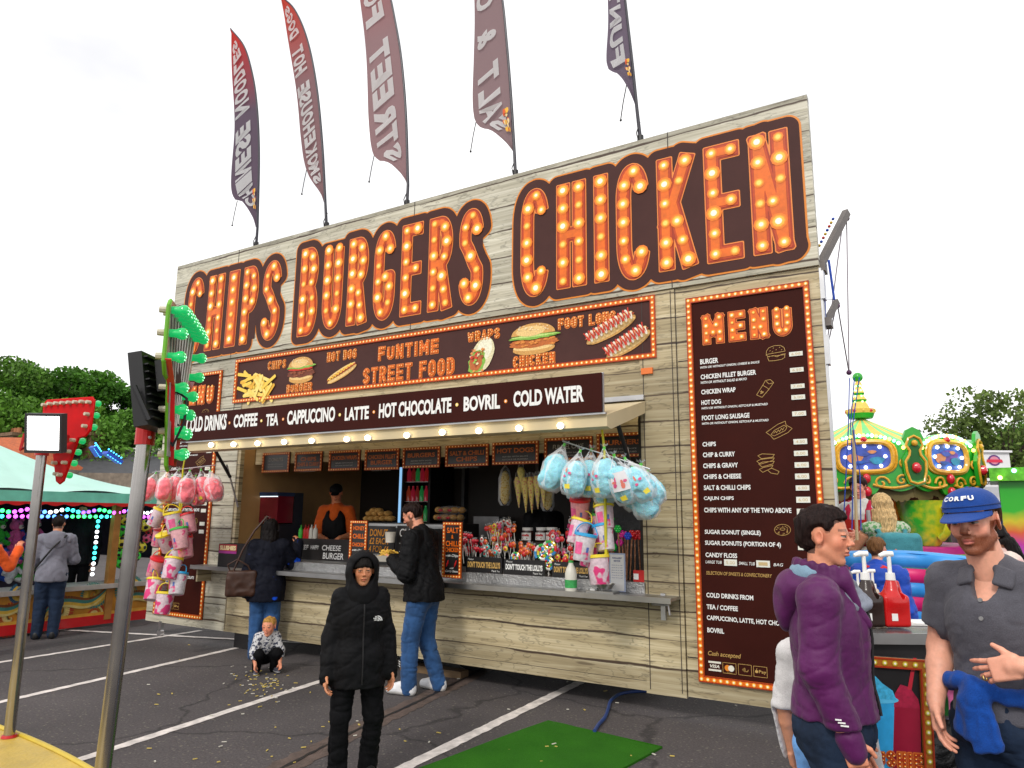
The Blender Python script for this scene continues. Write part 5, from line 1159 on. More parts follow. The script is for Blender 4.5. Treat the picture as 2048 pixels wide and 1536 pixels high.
def arrow_sign(name, label, o, right, normal, s, backm, frontm, br, parent_pole=None):
 t = thing(name, label, 'arrow sign', o); right = right/np.linalg.norm(right); normal = normal/np.linalg.norm(normal); up = np.cross(normal, right); up = up if up[2] > 0 else -up
 r2 = np.cross(up, normal)
 mb = MB(); mb.prism(arrow_outline(s), o, r2, up, .018, 0, 1)
 V = np.concatenate(mb.v); bd = mb.build('sign_plate', [frontm, backm], t)
 for p in bd.data.polygons:
  if p.normal.dot(Vector([float(q) for q in normal])) < -.9: p.material_index = 1
 mb = MB(); ol = arrow_outline(s); mb.tube([o+r2*a+up*b-normal*.009 for a, b in ol+ol[:1]], .007, 6); mb.build('sign_rim', (mat('lime_edge', (.14, .42, .02), .4) if frontm.name.startswith('ribbed') or backm.name.startswith('sign_lime') else backm), t, True)
 for a, b in arrow_bulbs(s):
  p = o+r2*a+up*b; mb = MB(); bulb(mb, p+normal*.001, normal, br); bo = mb.build('bulb', [GBULB, GDOT], t, True)
  mb = MB(); mb.cyl(p-normal*.018, p-normal*.05, .018*br, .016*br, 8, 0); mb.build('bulb_cap', CAPM, bo, True)
 return t, r2, up
b0 = G(18, 1475, .27); t0 = D(84, 905, 4.72); b0 = np.array([*b0[:2], .275])
p1 = thing('sign_pole', 'thin steel pole carrying the lit floodlight and the red arrow sign', 'pole', b0)
mb = MB(); mb.cyl(b0, t0, .031, n=16); mb.build('post', CHROME, p1, True); mb = MB(); mb.cyl(b0-[0, 0, .003], b0+[0, 0, .012], .045, .04, 16); mb.build('foot_collar', mat('red_bracket', (.45, .012, .012), .35, var=.15), p1, True)
REDB = MATS['red_bracket']
mb = MB(); mb.cyl(t0-[0, 0, .02], t0+[0, 0, .10], .04, n=12); mb.bar(t0+[0, 0, .09]-_r*.06, t0+[0, 0, .09]+_r*.16, .03, .05); mb.build('bracket', REDB, p1, False)
o1 = D(133, 882, 4.85); fr = _f*[1, 1, 0]; fr = fr/np.linalg.norm(fr); rr = _r0
nrm1 = (fr*.93+rr*.36)
arrow_sign('arrow_sign', 'red arrow sign seen from the back, bulb caps along its edge', o1, np.cross(nrm1, [0, 0, 1]), nrm1, .57, mat('sign_red', (.55, .004, .006), .5, var=.25, scale=4, spec=.15), MATS['sign_red'], .72)
fl = thing('floodlight', 'small square floodlight switched on in front of the red arrow sign', 'floodlight', D(88, 870, 4.55))
c = D(88, 868, 4.55); nf = -_f*.9+_r*.02; nf /= np.linalg.norm(nf); uz = np.array([0, 0, 1.]); rx = np.cross(uz, -nf); rx /= np.linalg.norm(rx); uy = np.cross(-nf, rx)*1.0
Mf = np.eye(4); Mf[:3, 0] = rx; Mf[:3, 1] = nf; Mf[:3, 2] = uy if uy[2] > 0 else -uy; Mf[:3, 3] = c
mb = MB(); mb.bx(-.115, .115, -.05, .0, -.12, .13, 0, Mf); mb.bx(-.115, -.10, 0, .012, -.12, .13, 0, Mf); mb.bx(.10, .115, 0, .012, -.12, .13, 0, Mf); mb.bx(-.10, .10, 0, .012, .112, .13, 0, Mf); mb.bx(-.10, .10, 0, .012, -.12, -.10, 0, Mf); mb.build('housing', mat('lamp_housing', (.03, .03, .035), .5), fl)
mb = MB(); mb.bx(-.10, .10, -.002, .004, -.10, .112, 0, Mf); mb.build('lens', mat('lit_lens', (.9, .9, .9), .3, var=0, emit=(1, .98, .95), estr=7), fl)
mb = MB(); w = Mf[:3, 3]; mb.tube([w+rx*.12, w+rx*.135-uz*.1, t0+[0.02, 0, .10]], .010, 6); mb.build('yoke', REDB, fl, True)
t2 = D(291, 868, 3.28); b2 = D(207, 1530, 3.04); dv = (t2-b2); b2 = t2-dv*((t2[2]-.275)/dv[2])
p2 = thing('sign_pole', 'thick steel pole in front carrying the green arrow sign and black floodlight', 'pole', b2)
mb = MB(); mb.cyl(b2, t2, .0325, n=20); mb.build('post', CHROME, p2, True)
mb = MB(); mb.cyl(t2-[0, 0, .05], t2+[0, 0, .05], .042, n=16); ar = t2+[0, 0, .03]; o2 = D(372, 787, 3.30); mb.bar(ar, D(338, 855, 3.31), .05, .035); mb.build('bracket', REDB, p2, False)
mb = MB(); mb.sph(D(300, 875, 3.24), .008, 6, 4); mb.build('bracket_bolt', ALU, p2)
_d = ray(354, 772)*[1, 1, 0]; _d /= np.linalg.norm(_d); nv = np.array([_d[1], -_d[0], 0])*.98-_d*.19; nv /= np.linalg.norm(nv)
silver = mat('ribbed_silver', (.45, .42, .38), .3, metal=.6, var=.3, scale=8)
ga, r2, up2 = arrow_sign('arrow_sign', 'arrow sign edge on with big green bulbs in front of the kiosk', D(354, 784, 3.30), np.cross(nv, [0, 0, 1]), nv, .72, mat('sign_lime', (.20, .45, .03), .4, var=.2), silver, .88)
o = D(354, 784, 3.30); mb = MB()
for k in range(9): mb.tube([o+r2*(-.26+.065*k)+up2*.30+nv*.004, o+r2*(-.26+.065*k)*.35-up2*.30+nv*.004], .004, 5)
mb.build('rib', silver, ga, True)
mb = MB()
for a, b, c_, d in ((-.36, .12, -.20, .0), (.36, .12, .2, 0), (-.2, 0, -.03, -.42), (.2, 0, .03, -.42)): mb.bar(o+r2*a*.8+up2*b*.8+nv*.006, o+r2*c_*.8+up2*d*.8+nv*.006, .03, .006)
mb.build('painted_edge', RED if 'RED' in globals() else REDB, ga)
bf = thing('floodlight', 'large black floodlight seen from behind on top of the near pole', 'floodlight', D(305, 790, 3.25))
c = D(299, 783, 3.22); nf = -fr*.02-rr*.97+np.array([0, 0, -.18]); nf /= np.linalg.norm(nf); ax = np.cross(nf, [0, 0, 1]); ax /= np.linalg.norm(ax); u3 = np.cross(ax, nf)
Mf = np.eye(4); Mf[:3, 0] = ax; Mf[:3, 1] = nf; Mf[:3, 2] = u3 if u3[2] > 0 else -u3; Mf[:3, 3] = c
HB = mat('black_housing', (.010, .010, .012), .5, var=.2)
mb = MB(); mb.bx(-.11, .11, -.03, .03, -.17, .16, 0, Mf)
for k in range(9): mb.bx(-.10, .10, -.05, -.03, -.14+.034*k, -.134+.034*k, 0, Mf)
mb.build('housing', HB, bf); mb = MB(); mb.bx(-.10, .10, .03, .034, -.15, .14, 0, Mf); mb.build('lens', mat('dark_lens', (.25, .25, .25), .2), bf)
mb = MB(); mb.bx(-.06, .06, -.12, -.06, -.02, .12, 0, Mf); mb.build('driver_box', HB, bf)
mb = MB(); q = Mf[:3, 3]; mb.tube([q+ax*.14, q+ax*.15-u3*.15-nf*.05, t2+[0, 0, .06], q-ax*.15-u3*.15-nf*.05, q-ax*.14], .012, 6); mb.build('yoke', HB, bf, True)
mb = MB(); mb.tube([q-nf*.1-u3*.0, q-nf*.16-u3*.06, q-nf*.14-u3*.16, q-nf*.08-u3*.26, t2+[.03, .03, .05]], .006, 6); mb.build('flex', HB, bf, True)
# ------------------------------------------------------------------ feather flags on the kiosk roof
FT = {}
def flag_mat(name, c1, c2, zr):
 m, nt, b = newmat(name); L = nt.links.new; tc = node(nt, 'ShaderNodeTexCoord'); sp = node(nt, 'ShaderNodeSeparateXYZ'); L(tc.outputs['Object'], sp.inputs['Vector'])
 rp = node(nt, 'ShaderNodeValToRGB'); rp.color_ramp.elements[0].color = (*c1, 1); rp.color_ramp.elements[1].color = (*c2, 1); rp.color_ramp.elements[0].position = .62; rp.color_ramp.elements[1].position = 1.0
 mr = node(nt, 'ShaderNodeMapRange'); mr.inputs['From Min'].default_value = 0; mr.inputs['From Max'].default_value = zr; L(sp.outputs['Z'], mr.inputs['Value']); L(mr.outputs['Result'], rp.inputs['Fac'])
 b.inputs['Roughness'].default_value = .8; L(rp.outputs['Color'], b.inputs['Base Color']); tr = node(nt, 'ShaderNodeBsdfTranslucent'); L(rp.outputs['Color'], tr.inputs['Color']); mx = node(nt, 'ShaderNodeMixShader'); mx.inputs[0].default_value = .55
 o = nt.nodes['Material Output']; L(b.outputs[0], mx.inputs[1]); L(tr.outputs[0], mx.inputs[2]); L(mx.outputs[0], o.inputs['Surface']); return m
fw = mat('flag_white', (.80, .80, .80), .8, var=.03); nt = fw.node_tree; tr = node(nt, 'ShaderNodeBsdfTranslucent'); tr.inputs['Color'].default_value = (.8, .8, .8, 1); mx = node(nt, 'ShaderNodeMixShader'); mx.inputs[0].default_value = .5
nt.links.new(nt.nodes['Principled BSDF'].outputs[0], mx.inputs[1]); nt.links.new(tr.outputs[0], mx.inputs[2]); nt.links.new(mx.outputs[0], nt.nodes['Material Output'].inputs['Surface'])
POLEM = mat('flag_pole', (.018, .017, .03), .4)
FLAGS = [('dark feather flag lettered CHINESE NOODLES, leftmost on the kiosk roof', 'CHINESE NOODLES', (512, 497), [(515, 455), (518, 300), (513, 200), (502, 135), (487, 90), (461, 57)], [(512, 455), (503, 430), (488, 405), (468, 385), (467, 250), (464, 150), (461, 62)], (.13, .09, .13), (.55, .03, .02), False, [(478, 395, 492, 120)]),
 ('reddish feather flag with slanting letters, second from the left', 'SMOKEHOUSE HOT DOGS', (653, 458), [(651, 410), (644, 280), (633, 170), (615, 80), (590, 20), (562, -8)], [(650, 410), (640, 385), (617, 345), (603, 270), (585, 140), (570, 40), (560, -5)], (.27, .15, .16), (.55, .05, .03), False, None),
 ('pinkish feather flag lettered STREET FOOD, in the middle of the row', 'STREET FOOD', (814, 415), [(816, 370), (812, 230), (803, 120), (790, 40), (775, -25), (745, -90), (715, -120)], [(815, 368), (800, 345), (778, 325), (752, 315), (741, 240), (728, 80), (718, -20), (712, -118)], (.33, .20, .21), (.40, .12, .12), False, None),
 ('mauve feather flag lettered SALT & CHILLI, fourth from the left', 'SALT & CHILLI', (1031, 354), [(1029, 308), (1022, 190), (1013, 80), (1005, 0), (990, -90), (965, -160), (935, -200)], [(1028, 306), (1012, 285), (985, 262), (953, 243), (948, 120), (947, -20), (942, -120), (933, -198)], (.30, .20, .21), (.38, .12, .13), False, None),
 ('dark mauve feather flag with a food picture at its foot, rightmost on the roof', 'FUNTIME', (1281, 285), [(1274, 220), (1265, 130), (1256, 50), (1248, -20), (1235, -110), (1210, -170)], [(1273, 218), (1258, 180), (1240, 152), (1216, 133), (1215, 40), (1213, -60), (1208, -168)], (.17, .13, .18), (.25, .14, .2), True, None)]
def cat(pts, n):
 pts = [np.asarray(p, float) for p in pts]; d = [0]
 for a, b in zip(pts, pts[1:]): d.append(d[-1]+np.linalg.norm(b-a))
 P4 = [2*pts[0]-pts[1]]+pts+[2*pts[-1]-pts[-2]]; out = []
 for i in range(n+1):
  s = d[-1]*i/n; k = max(j for j in range(len(d)-1) if d[j] <= s+1e-9); t = (s-d[k])/max(1e-9, d[k+1]-d[k]); p0, p1, p2, p3 = P4[k:k+4]
  out.append(.5*((2*p1)+(p2-p0)*t+(2*p0-5*p1+4*p2-p3)*t*t+(3*p1-p0-3*p2+p3)*t**3))
 return np.array(out)
for lab, txt, foot, pole, free, c1, c2, picd, _x in FLAGS:
 YFl = YF+.12; ft = P(*foot, YFl); t = thing('feather_flag', lab, 'flag', (ft[0], ft[1], ZT-.12), 0, 'feather flags along the kiosk roof')
 pp = cat([P(*q, YFl) for q in pole], 40); ff = cat([P(*q, YFl) for q in free], 40)
 mb = MB(); mb.tube([(ft[0], ft[1], ZT-.1), (ft[0], ft[1], ft[2]+.02)]+list(pp), [.020]*2+list(np.linspace(.018, .009, 41)), 8); mb.build('pole', POLEM, t, True)
 mb = MB(); mb.cyl((ft[0], ft[1], ZT-.02), (ft[0], ft[1], ZT+.13), .032, n=10); mb.bx(ft[0]-.05, ft[0]+.05, YF+.05, YF+.16, ZT-.14, ZT-.02); mb.build('pole_socket', BLACK, t)
 def sail(u, v, dy=0, pp=pp, ff=ff):
  i = min(39, int(v*40)); f = v*40-i; a = pp[i]*(1-f)+pp[i+1]*f; b = ff[i]*(1-f)+ff[i+1]*f; q = a*(1-u)+b*u
  w = np.linalg.norm(b-a); return q+V3(0, dy+(.05*w*math.sin(v*7+u*2.5)+.02*math.sin(u*7-v*11))*u, 0)
 mb = MB(); mb.grid(sail, 14, 60); H_ = pp[-1][2]-ft[2]; sl = mb.build('sail', flag_mat('flag_'+txt.split()[0].lower(), c1, c2, H_), t, True)
 mb = MB(); n = len(txt); v0, v1 = (.10 if not picd else .24), .92
 mir = lambda a, b: sail(.86-b*.62, v0+(v1-v0)*a, -.02)
 for i, ch in enumerate(txt):
  if ch == ' ': continue
  w_ = (1/n); text(mb, ch, mir, i*w_, (i+.9)*w_, .02, .98, 0, .05, .0)
 mb.build('sail_lettering', fw, sl)
 if picd or 'CHINESE' in txt or 'SALT' in txt:
  mb = MB(); rn = random.Random(4)
  for k in range(16): cc = (.25+rn.uniform(-.14, .14), (.11 if not picd else .19)+rn.uniform(-.035, .045)); mb.add([sail(cc[0]+.06*math.cos(a)*rn.uniform(.6, 1.2), cc[1]+.010*math.sin(a), -.024-.001*k) for a in np.arange(0, 6.2, .9)], [tuple(range(7))], k % 3)
  mb.build('food_picture', [mat('flag_food_%d' % i, c, .8) for i, c in enumerate([(.8, .45, .06), (.7, .12, .04), (.85, .62, .3)])], sl)
 mb = MB(); q = ff[8 if not picd else 5]; mb.tube([q, q+V3(-.04, 0, -.18), q+V3(-.07, 0, -.36)], .006, 5); mb.sph(q+V3(-.07, 0, -.37), .014, 6, 4); mb.tube([(ft[0], YFl, ft[2]+.22), (ft[0]-.03, YFl-.03, ft[2]+.1), (ft[0]-.01, YFl-.03, ft[2])], .006, 5); mb.build('tie_cord', BLACK, t, True)
# ------------------------------------------------------------------ goods on and around the kiosk
def ordn(i): return ['first', 'second', 'third', 'fourth', 'fifth', 'sixth', 'seventh', 'eighth', 'ninth', 'tenth', 'eleventh', 'twelfth', 'thirteenth', 'fourteenth', 'fifteenth', 'sixteenth'][i]
def plastic_mat(name='clear_plastic', a=.22, tint=(.9, .92, .95)):
 if name in MATS: return MATS[name]
 m, nt, b = newmat(name); L = nt.links.new; b.inputs['Base Color'].default_value = (*tint, 1); b.inputs['Roughness'].default_value = .08
 fr = node(nt, 'ShaderNodeFresnel', IOR=1.5); tc = node(nt, 'ShaderNodeTexCoord'); nz = node(nt, 'ShaderNodeTexNoise', Scale=22.0, Detail=3.0); L(tc.outputs['Object'], nz.inputs['Vector'])
 bp = node(nt, 'ShaderNodeBump', Strength=.6, Distance=.02); L(nz.outputs['Fac'], bp.inputs['Height']); L(bp.outputs['Normal'], b.inputs['Normal']); L(bp.outputs['Normal'], fr.inputs['Normal'])
 tr = node(nt, 'ShaderNodeBsdfTransparent'); mx = node(nt, 'ShaderNodeMixShader'); ad = node(nt, 'ShaderNodeMath', operation='MULTIPLY_ADD', use_clamp=True); ad.inputs[1].default_value = .45; ad.inputs[2].default_value = a*.15; L(fr.outputs[0], ad.inputs[0])
 L(ad.outputs[0], mx.inputs[0]); L(tr.outputs[0], mx.inputs[1]); L(b.outputs[0], mx.inputs[2]); L(mx.outputs[0], nt.nodes['Material Output'].inputs['Surface']); MATS[name] = m; return m
PLASTIC = plastic_mat()
def floss_proto(name, colr, seed, printed, lab):
 t = thing('candyfloss_bag', lab, 'candyfloss', (0, 0, 0)); rs = random.Random(seed)
 F = Field()
 F.ell((0, 0, -.24), (.094, .088, .15), .03)
 for k in range(9): a = rs.uniform(0, 6.3); F.ell((.055*math.cos(a), .05*math.sin(a), -.24+rs.uniform(-.10, .10)), (.05, .05, .06), .03)
 V, Fc = F.mesh(.010); V = wrinkle(V, Fc, .011, .06, seed); V = wrinkle(V, Fc, .0035, .022, seed+3)
 fm = mat('floss_'+name, colr, .95, var=.22, scale=16, bump=.9, bscale=110, sss=.25, spec=.1); mesh_obj('floss', V, Fc, fm, t, True, True)
 prof = [(.012, 0), (.02, -.02), (.05, -.07), (.09, -.12), (.106, -.19), (.108, -.28), (.098, -.35), (.07, -.395), (.0, -.405)]
 mb = MB(); mb.lathe(prof, (0, 0, 0), 26); V = np.concatenate(mb.v); a = np.arctan2(V[:, 1], V[:, 0]); f = 1+.10*np.sin(5*a+seed)*(np.clip(-V[:, 2], 0, .2)/.2)+.06*np.sin(9*a+V[:, 2]*30); V[:, 0] *= f; V[:, 1] *= f*.95
 mesh_obj('plastic_bag', V, mb.f, PLASTIC, t, True, True)
 mb = MB(); mb.tube([(0, 0, -.012), (.004, 0, .015)], .012, 8, 0)
 for k in range(6): q = 2*PI*k/6; mb.add([(0, 0, .01), (.035*math.cos(q), .035*math.sin(q), .045), (.035*math.cos(q+.7), .035*math.sin(q+.7), .03)], [(0, 1, 2)], 1)
 mb.build('knot', [mat('tie_green', (.1, .5, .05), .5), PLASTIC], t, False, True)
 if printed:
  mb = MB(); rn = random.Random(seed+4)
  def bagp(u, v): 
   an = -PI/2+u*1.5; z = -.12-.2*v; r = np.interp(-z, [.07, .12, .19, .28, .35], [.05, .09, .106, .108, .098])+.006; return (r*math.cos(an), r*math.sin(an), z)
  if printed == 2:
   mb.grid(lambda u, v: bagp((u-.5)*.9, v*.75), 10, 8, 0)
  for k in range(7 if printed == 2 else 3):
   cu, cv = rn.uniform(-.35, .35), rn.uniform(.1, .65); ru, rv = rn.uniform(.05, .13), rn.uniform(.05, .12)
   mb.add([tuple(np.array(bagp(cu+ru*math.cos(a)*rn.uniform(.7, 1.2), cv+rv*math.sin(a)))*1.02) for a in np.arange(0, 6.2, .8)], [tuple(range(8))], 1+k % 2)
  mb.add([tuple(np.array(bagp(cu, cv))*1.02) for cu, cv in ((-.2, .95), (.1, .9), (.15, 1.1), (-.15, 1.12))], [(0, 1, 2, 3)], 3)
  mb.build('bag_print', [mat('bag_white', (.78, .76, .78), .35), mat('bag_pink', (.75, .10, .25), .4, var=.2), mat('bag_coral', (.80, .22, .16), .4, var=.2), mat('bag_yellow', (.75, .62, .05), .4)], t, True, True)
 return t
def dup_thing(src, loc, rot, sc, label, group):
 r = src.copy(); COL.objects.link(r); r.location = [float(q) for q in loc]; r.rotation_euler = rot; r.scale = (sc, sc, sc); r['label'] = label; r['group'] = group
 for ch in src.children:
  c = ch.copy(); COL.objects.link(c); c.parent = r
  for g in ch.children: d = g.copy(); COL.objects.link(d); d.parent = c
 return r
def spread(protos, spots, Y, fmt, group, smul=1.0):
 used = set(); ax_ = 0 if 'bags' in group and 'tub' not in group else 1; rank = {j: n for n, j in enumerate(sorted(range(len(spots)), key=lambda j: spots[j][ax_]))}
 for i, (px, py, s, ry, k, dy) in enumerate(spots):
  q = P(px, py, Y+dy); src = protos[k]; lab = fmt(rank[i], k); rot = (R((i*37) % 30-15), R(ry), R((i*77) % 360 if k == 0 else (i*23) % 60-20))
  if k not in used: used.add(k); o = src; o.location = [float(v) for v in q]; o.rotation_euler = rot; o.scale = (s*smul,)*3; o['label'] = lab; o['group'] = group
  else: o = dup_thing(src, q, rot, s*smul, lab, group)
BL = (.34, .72, .83); PK = (.92, .20, .24)
pb_ = [floss_proto('blue', BL, 3, 0, 'x'), floss_proto('blue', BL, 8, 1, 'x'), floss_proto('blue', BL, 14, 2, 'x')]
BS = [(1128, 890, 1.05, 14, 0, .02), (1160, 903, .95, 10, 1, -.10), (1182, 900, 1.0, 5, 1, .05), (1208, 897, 1.0, 3, 1, -.12), (1228, 912, 1.0, -14, 2, -.14), (1250, 918, .95, -28, 1, -.05), (1282, 930, 1.1, -14, 0, .02), (1215, 925, .9, -6, 0, .12), (1265, 935, .95, -36, 1, .10), (1168, 925, .85, 12, 0, .16), (1240, 935, .95, -20, 1, .2), (1295, 945, .95, -25, 0, .16)]
spread(pb_, BS, 5.50, lambda i, k: '%s, %s from the left by the hatch' % (['plain blue candyfloss bag', 'blue candyfloss bag with small flashes', 'blue candyfloss bag with a white print'][k], ordn(i)), 'blue candyfloss bags')
pp_ = [floss_proto('pink', PK, 21, 0, 'x'), floss_proto('pink', (.93, .30, .30), 26, 1, 'x')]
PS = [(312, 946, .80, 12, 1, .0), (335, 942, .82, 6, 0, -.08), (357, 940, .85, 3, 1, .04), (380, 942, .85, -3, 0, -.10), (402, 940, .85, -10, 1, .0), (420, 942, .85, -24, 0, .05), (345, 952, .8, 10, 0, .15), (392, 952, .8, -8, 1, .16), (368, 950, .85, 0, 0, .14)]
spread(pp_, PS, 5.45, lambda i, k: '%s, %s from the left beside the arrow sign' % (['deep pink candyfloss bag', 'pink candyfloss bag with printed flashes'][k], ordn(i)), 'pink candyfloss bags', 1.14)
def rail(label, a, b, Y, hook):
 p, q = P(*a, Y), P(*b, Y); t = thing('hanging_rail', label, 'rail', p); mb = MB(); mb.tube([p, (p+q)/2+V3(0, 0, .0), q], .006, 6); mb.build('bar', ALU, t, True)
 mb = MB(); h = P(*hook, Y); m_ = (p+q)/2; mb.tube([h, m_+V3(0, 0, .03), m_], .010, 6); mb.tube([m_, m_+V3(.0, .0, -.9)], .012, 6); mb.build('hanging_cord', mat('yellow_cord', (.55, .50, .02), .6), t, True)
rail('thin rail and yellow cord carrying the blue candyfloss', (1125, 882), (1300, 938), 5.52, (1203, 850)); rail('thin rail carrying the pink candyfloss at the left wing', (305, 945), (432, 930), 5.48, (372, 905))
def tub_proto(lid, lname, body=(.72, .56, .62), two=False):
 t = thing('candyfloss_tub', 'x', 'tub', (0, 0, 0)); mb = MB(); mb.lathe([(.001, -.20), (.066, -.20), (.070, -.195), (.082, -.012), (.084, 0)], (0, 0, 0), 24)
 pm = cloth('tub_print_%s' % ('%02x' % int(255*body[1])), body, .35, .06, 40, 0, 6, 0, pattern=('blobs', (.75, .06, .22), 12, .55, .60)); mb.build('tub_body', pm, t, True, True, 35)
 mb = MB(); mb.lathe([(.084, -.012), (.090, -.010), (.090, .008), (.082, .013), (.001, .013)], (0, 0, 0), 24); mb.build('lid', mat('lid_'+lname, lid, .3, var=.06, coat=.3), t, True, True, 35)
 mb = MB(); mb.tube([(.088*math.cos(a), .03*math.sin(a), -.005+.10*math.sin(a)) for a in np.linspace(0, PI, 13)], .005, 6); mb.build('handle', MATS['lid_'+lname], t, True, True)
 mb = MB()
 for k, (u0, u1, z0, z1, mi) in enumerate(((-1.0, -.2, -.15, -.06, 0), (.25, .5, -.13, -.09, 1))):
  mb.grid(lambda u, v: ((.0865-.09*(-(z0+(z1-z0)*v))*.9)*math.cos(-PI/2+u0+(u1-u0)*u), (.0865-.09*(-(z0+(z1-z0)*v))*.9)*math.sin(-PI/2+u0+(u1-u0)*u), z0+(z1-z0)*v), 8, 2, mi)
 mb.build('label_patch', [mat('tub_pink', (.80, .12, .30), .4, var=.25, scale=30), mat('tub_blue', (.10, .16, .45), .4)], t, False, True)
 return t
tb = [tub_proto((.80, .62, .02), 'yellow'), tub_proto((.02, .35, .68), 'blue', (.68, .62, .66)), tub_proto((.70, .02, .03), 'red', (.80, .35, .40)), tub_proto((.05, .45, .06), 'green', (.78, .42, .45))]
LN = ['yellow', 'blue', 'red', 'green']
TR = [(1163, 1042, 1.0, 12, 0, -.02), (1205, 1052, 1.02, -12, 1, .05), (1172, 1070, 1.05, 10, 1, -.12), (1195, 1113, 1.1, 2, 0, -.05), (1160, 1000, 1.0, 4, 2, .05), (1207, 1012, .95, -6, 0, .06), (1200, 1030, .9, -3, 3, .14), (1180, 1090, .9, -8, 0, .15)]
spread(tb, TR, 5.55, lambda i, k: 'candyfloss tub with a %s lid, %s from the top under the blue candyfloss' % (LN[k], ordn(i)), 'candyfloss tubs under the blue bags')
tb2 = [dup_thing(t, (0, 0, 0), (0, 0, 0), 1, 'x', 'y') for t in tb]
TL = [(322, 1020, .95, 18, 0, .04), (345, 1027, 1.05, -10, 0, -.10), (372, 1030, 1.0, -20, 2, .03), (358, 1058, 1.05, -14, 3, -.12), (328, 1068, 1.0, 22, 0, -.05), (368, 1078, 1.0, -16, 2, .02), (322, 1060, .9, 10, 2, .12), (318, 1118, 1.0, 20, 2, .0), (348, 1118, 1.05, -14, 0, -.12), (358, 1148, 1.05, -10, 1, -.05), (338, 1146, .9, 0, 1, .1), (312, 1160, 1.05, 20, 0, -.10), (332, 1186, 1.05, -2, 0, -.12), (352, 1100, .9, -8, 1, .1)]
spread(tb2, TL, 5.42, lambda i, k: 'candyfloss tub with a %s lid on the left string, %s from its top' % (LN[k], ordn(i)), 'candyfloss tubs on the left string', 1.12)
mb = MB(); a, b = P(372, 960, 5.5), P(330, 1215, 5.46); mb.tube([a, (a+b)/2, b], .012, 6); solo(mb, 'tub_string', mat('yellow_cord', (.55, .5, .02)), 'yellow cord on which the left candyfloss tubs are strung', 'cord', smooth=True)
# ---- counter level
CZ = 1.082
def onc(px, Y): q = P(px, 1120, Y); return V3(q[0], Y, CZ)
LOL = [('red heart', (.62, .01, .03)), ('pink', (.75, .08, .28)), ('orange', (.80, .17, .02)), ('teal', (.08, .45, .42)), ('white', (.72, .70, .66)), ('yellow', (.78, .55, .04)), ('red', (.70, .02, .02))]
STICK = mat('lolly_stick', (.75, .73, .68), .5); rn = random.Random(17)
def lolly(kind, pos, ang, s):
 nm, colr = LOL[kind]; o = MB(); m = mat('sweet_'+nm.replace(' ', '_'), colr, .2, var=.25, scale=30, coat=.6)
 d = V3(math.sin(ang[0]), math.sin(ang[1])*.6, 1); d /= np.linalg.norm(d); top = pos+d*s
 o.tube([pos, top], .003, 5, 1)
 if nm == 'red heart':
  for q in (-1, 1): o.sph(top+V3(q*.016, 0, .012), (.021, .012, .020), 8, 6, 0)
  o.lathe([(.001, -.028), (.020, -.004), (.028, .010)], top, 8, 0)
 elif kind in (1, 4): o.sph(top, (.024, .016, .030), 9, 7, 0); o.sph(top+V3(.004, -.012, .004), (.014, .008, .012), 8, 5, 2)
 else: o.sph(top, (.028, .014, .028), 9, 7, 0); o.sph(top+V3(0, -.010, 0), (.015, .008, .015), 8, 5, 2)
 o.lathe([(.006, .028), (.010, .034), (.016, .048)], top, 7, 3)
 M2 = mat('sweet_face', rn.choice([(.8, .5, .2), (.75, .15, .06), (.65, .05, .05), (.1, .45, .45)]), .3)
 return o, [m, STICK, M2, PLASTIC]
GRP = {0: 'heart lollies', 1: 'pink lollies', 2: 'orange lollies', 3: 'teal lollies', 4: 'white lollies', 5: 'yellow lollies', 6: 'red lollies'}
def put_lolly(kind, px, py, Y, where):
 q = P(px, py, Y); s = max(.05, q[2]-CZ-.01) if q[2] < CZ+.16 else .14
 mbL, ms = lolly(kind, V3(q[0], Y, q[2]-s), (rn.uniform(-.25, .25), rn.uniform(-.5, .1)), s); o = mbL.build('lollipop', ms, None, True, angle=50)
 _props(o, '%s lollipop %s' % (LOL[kind][0], where), 'lollipop', GRP[kind]+' '+where)
for i in range(24): put_lolly(0, 926+rn.uniform(0, 42), 1078+rn.uniform(-8, 28), 6.3+rn.uniform(0, .25), 'in the stand left of the DON\'T TOUCH THE LOLLYS signs')
for i in range(16): put_lolly(rn.choice((3, 4, 2)), 968+rn.uniform(0, 30), 1075+rn.uniform(0, 35), 6.32+rn.uniform(0, .2), 'in the mixed stand behind the first notice')
for i in range(40): put_lolly(rn.choice((2, 6, 6, 2, 5, 1)), 978+rn.uniform(0, 55), 1050+rn.uniform(0, 50), 6.36+rn.uniform(0, .25), 'in the tall middle stand')
for i in range(10): put_lolly(4, 1000+rn.uniform(0, 25), 1040+rn.uniform(0, 10), 6.5, 'at the top of the tall middle stand')
for i in range(18): put_lolly(rn.choice((2, 5, 6)), 1040+rn.uniform(0, 30), 1082+rn.uniform(0, 28), 6.3+rn.uniform(0, .2), 'in the orange stand')
for i in range(34): put_lolly(rn.choice((4, 1, 6, 2)), 1095+rn.uniform(0, 50), 1062+rn.uniform(0, 50), 6.34+rn.uniform(0, .2), 'in the white stand under the candyfloss')
for i in range(12): put_lolly(rn.choice((1, 4, 6)), 1140+rn.uniform(0, 40), 1028+rn.uniform(0, 30), 6.5+rn.uniform(0, .1), 'in the rack behind the hanging tubs')
for i in range(10): put_lolly(rn.choice((6, 5)), 1095+rn.uniform(0, 85), 1112+rn.uniform(0, 12), 6.28, 'low at the front of the white stand')
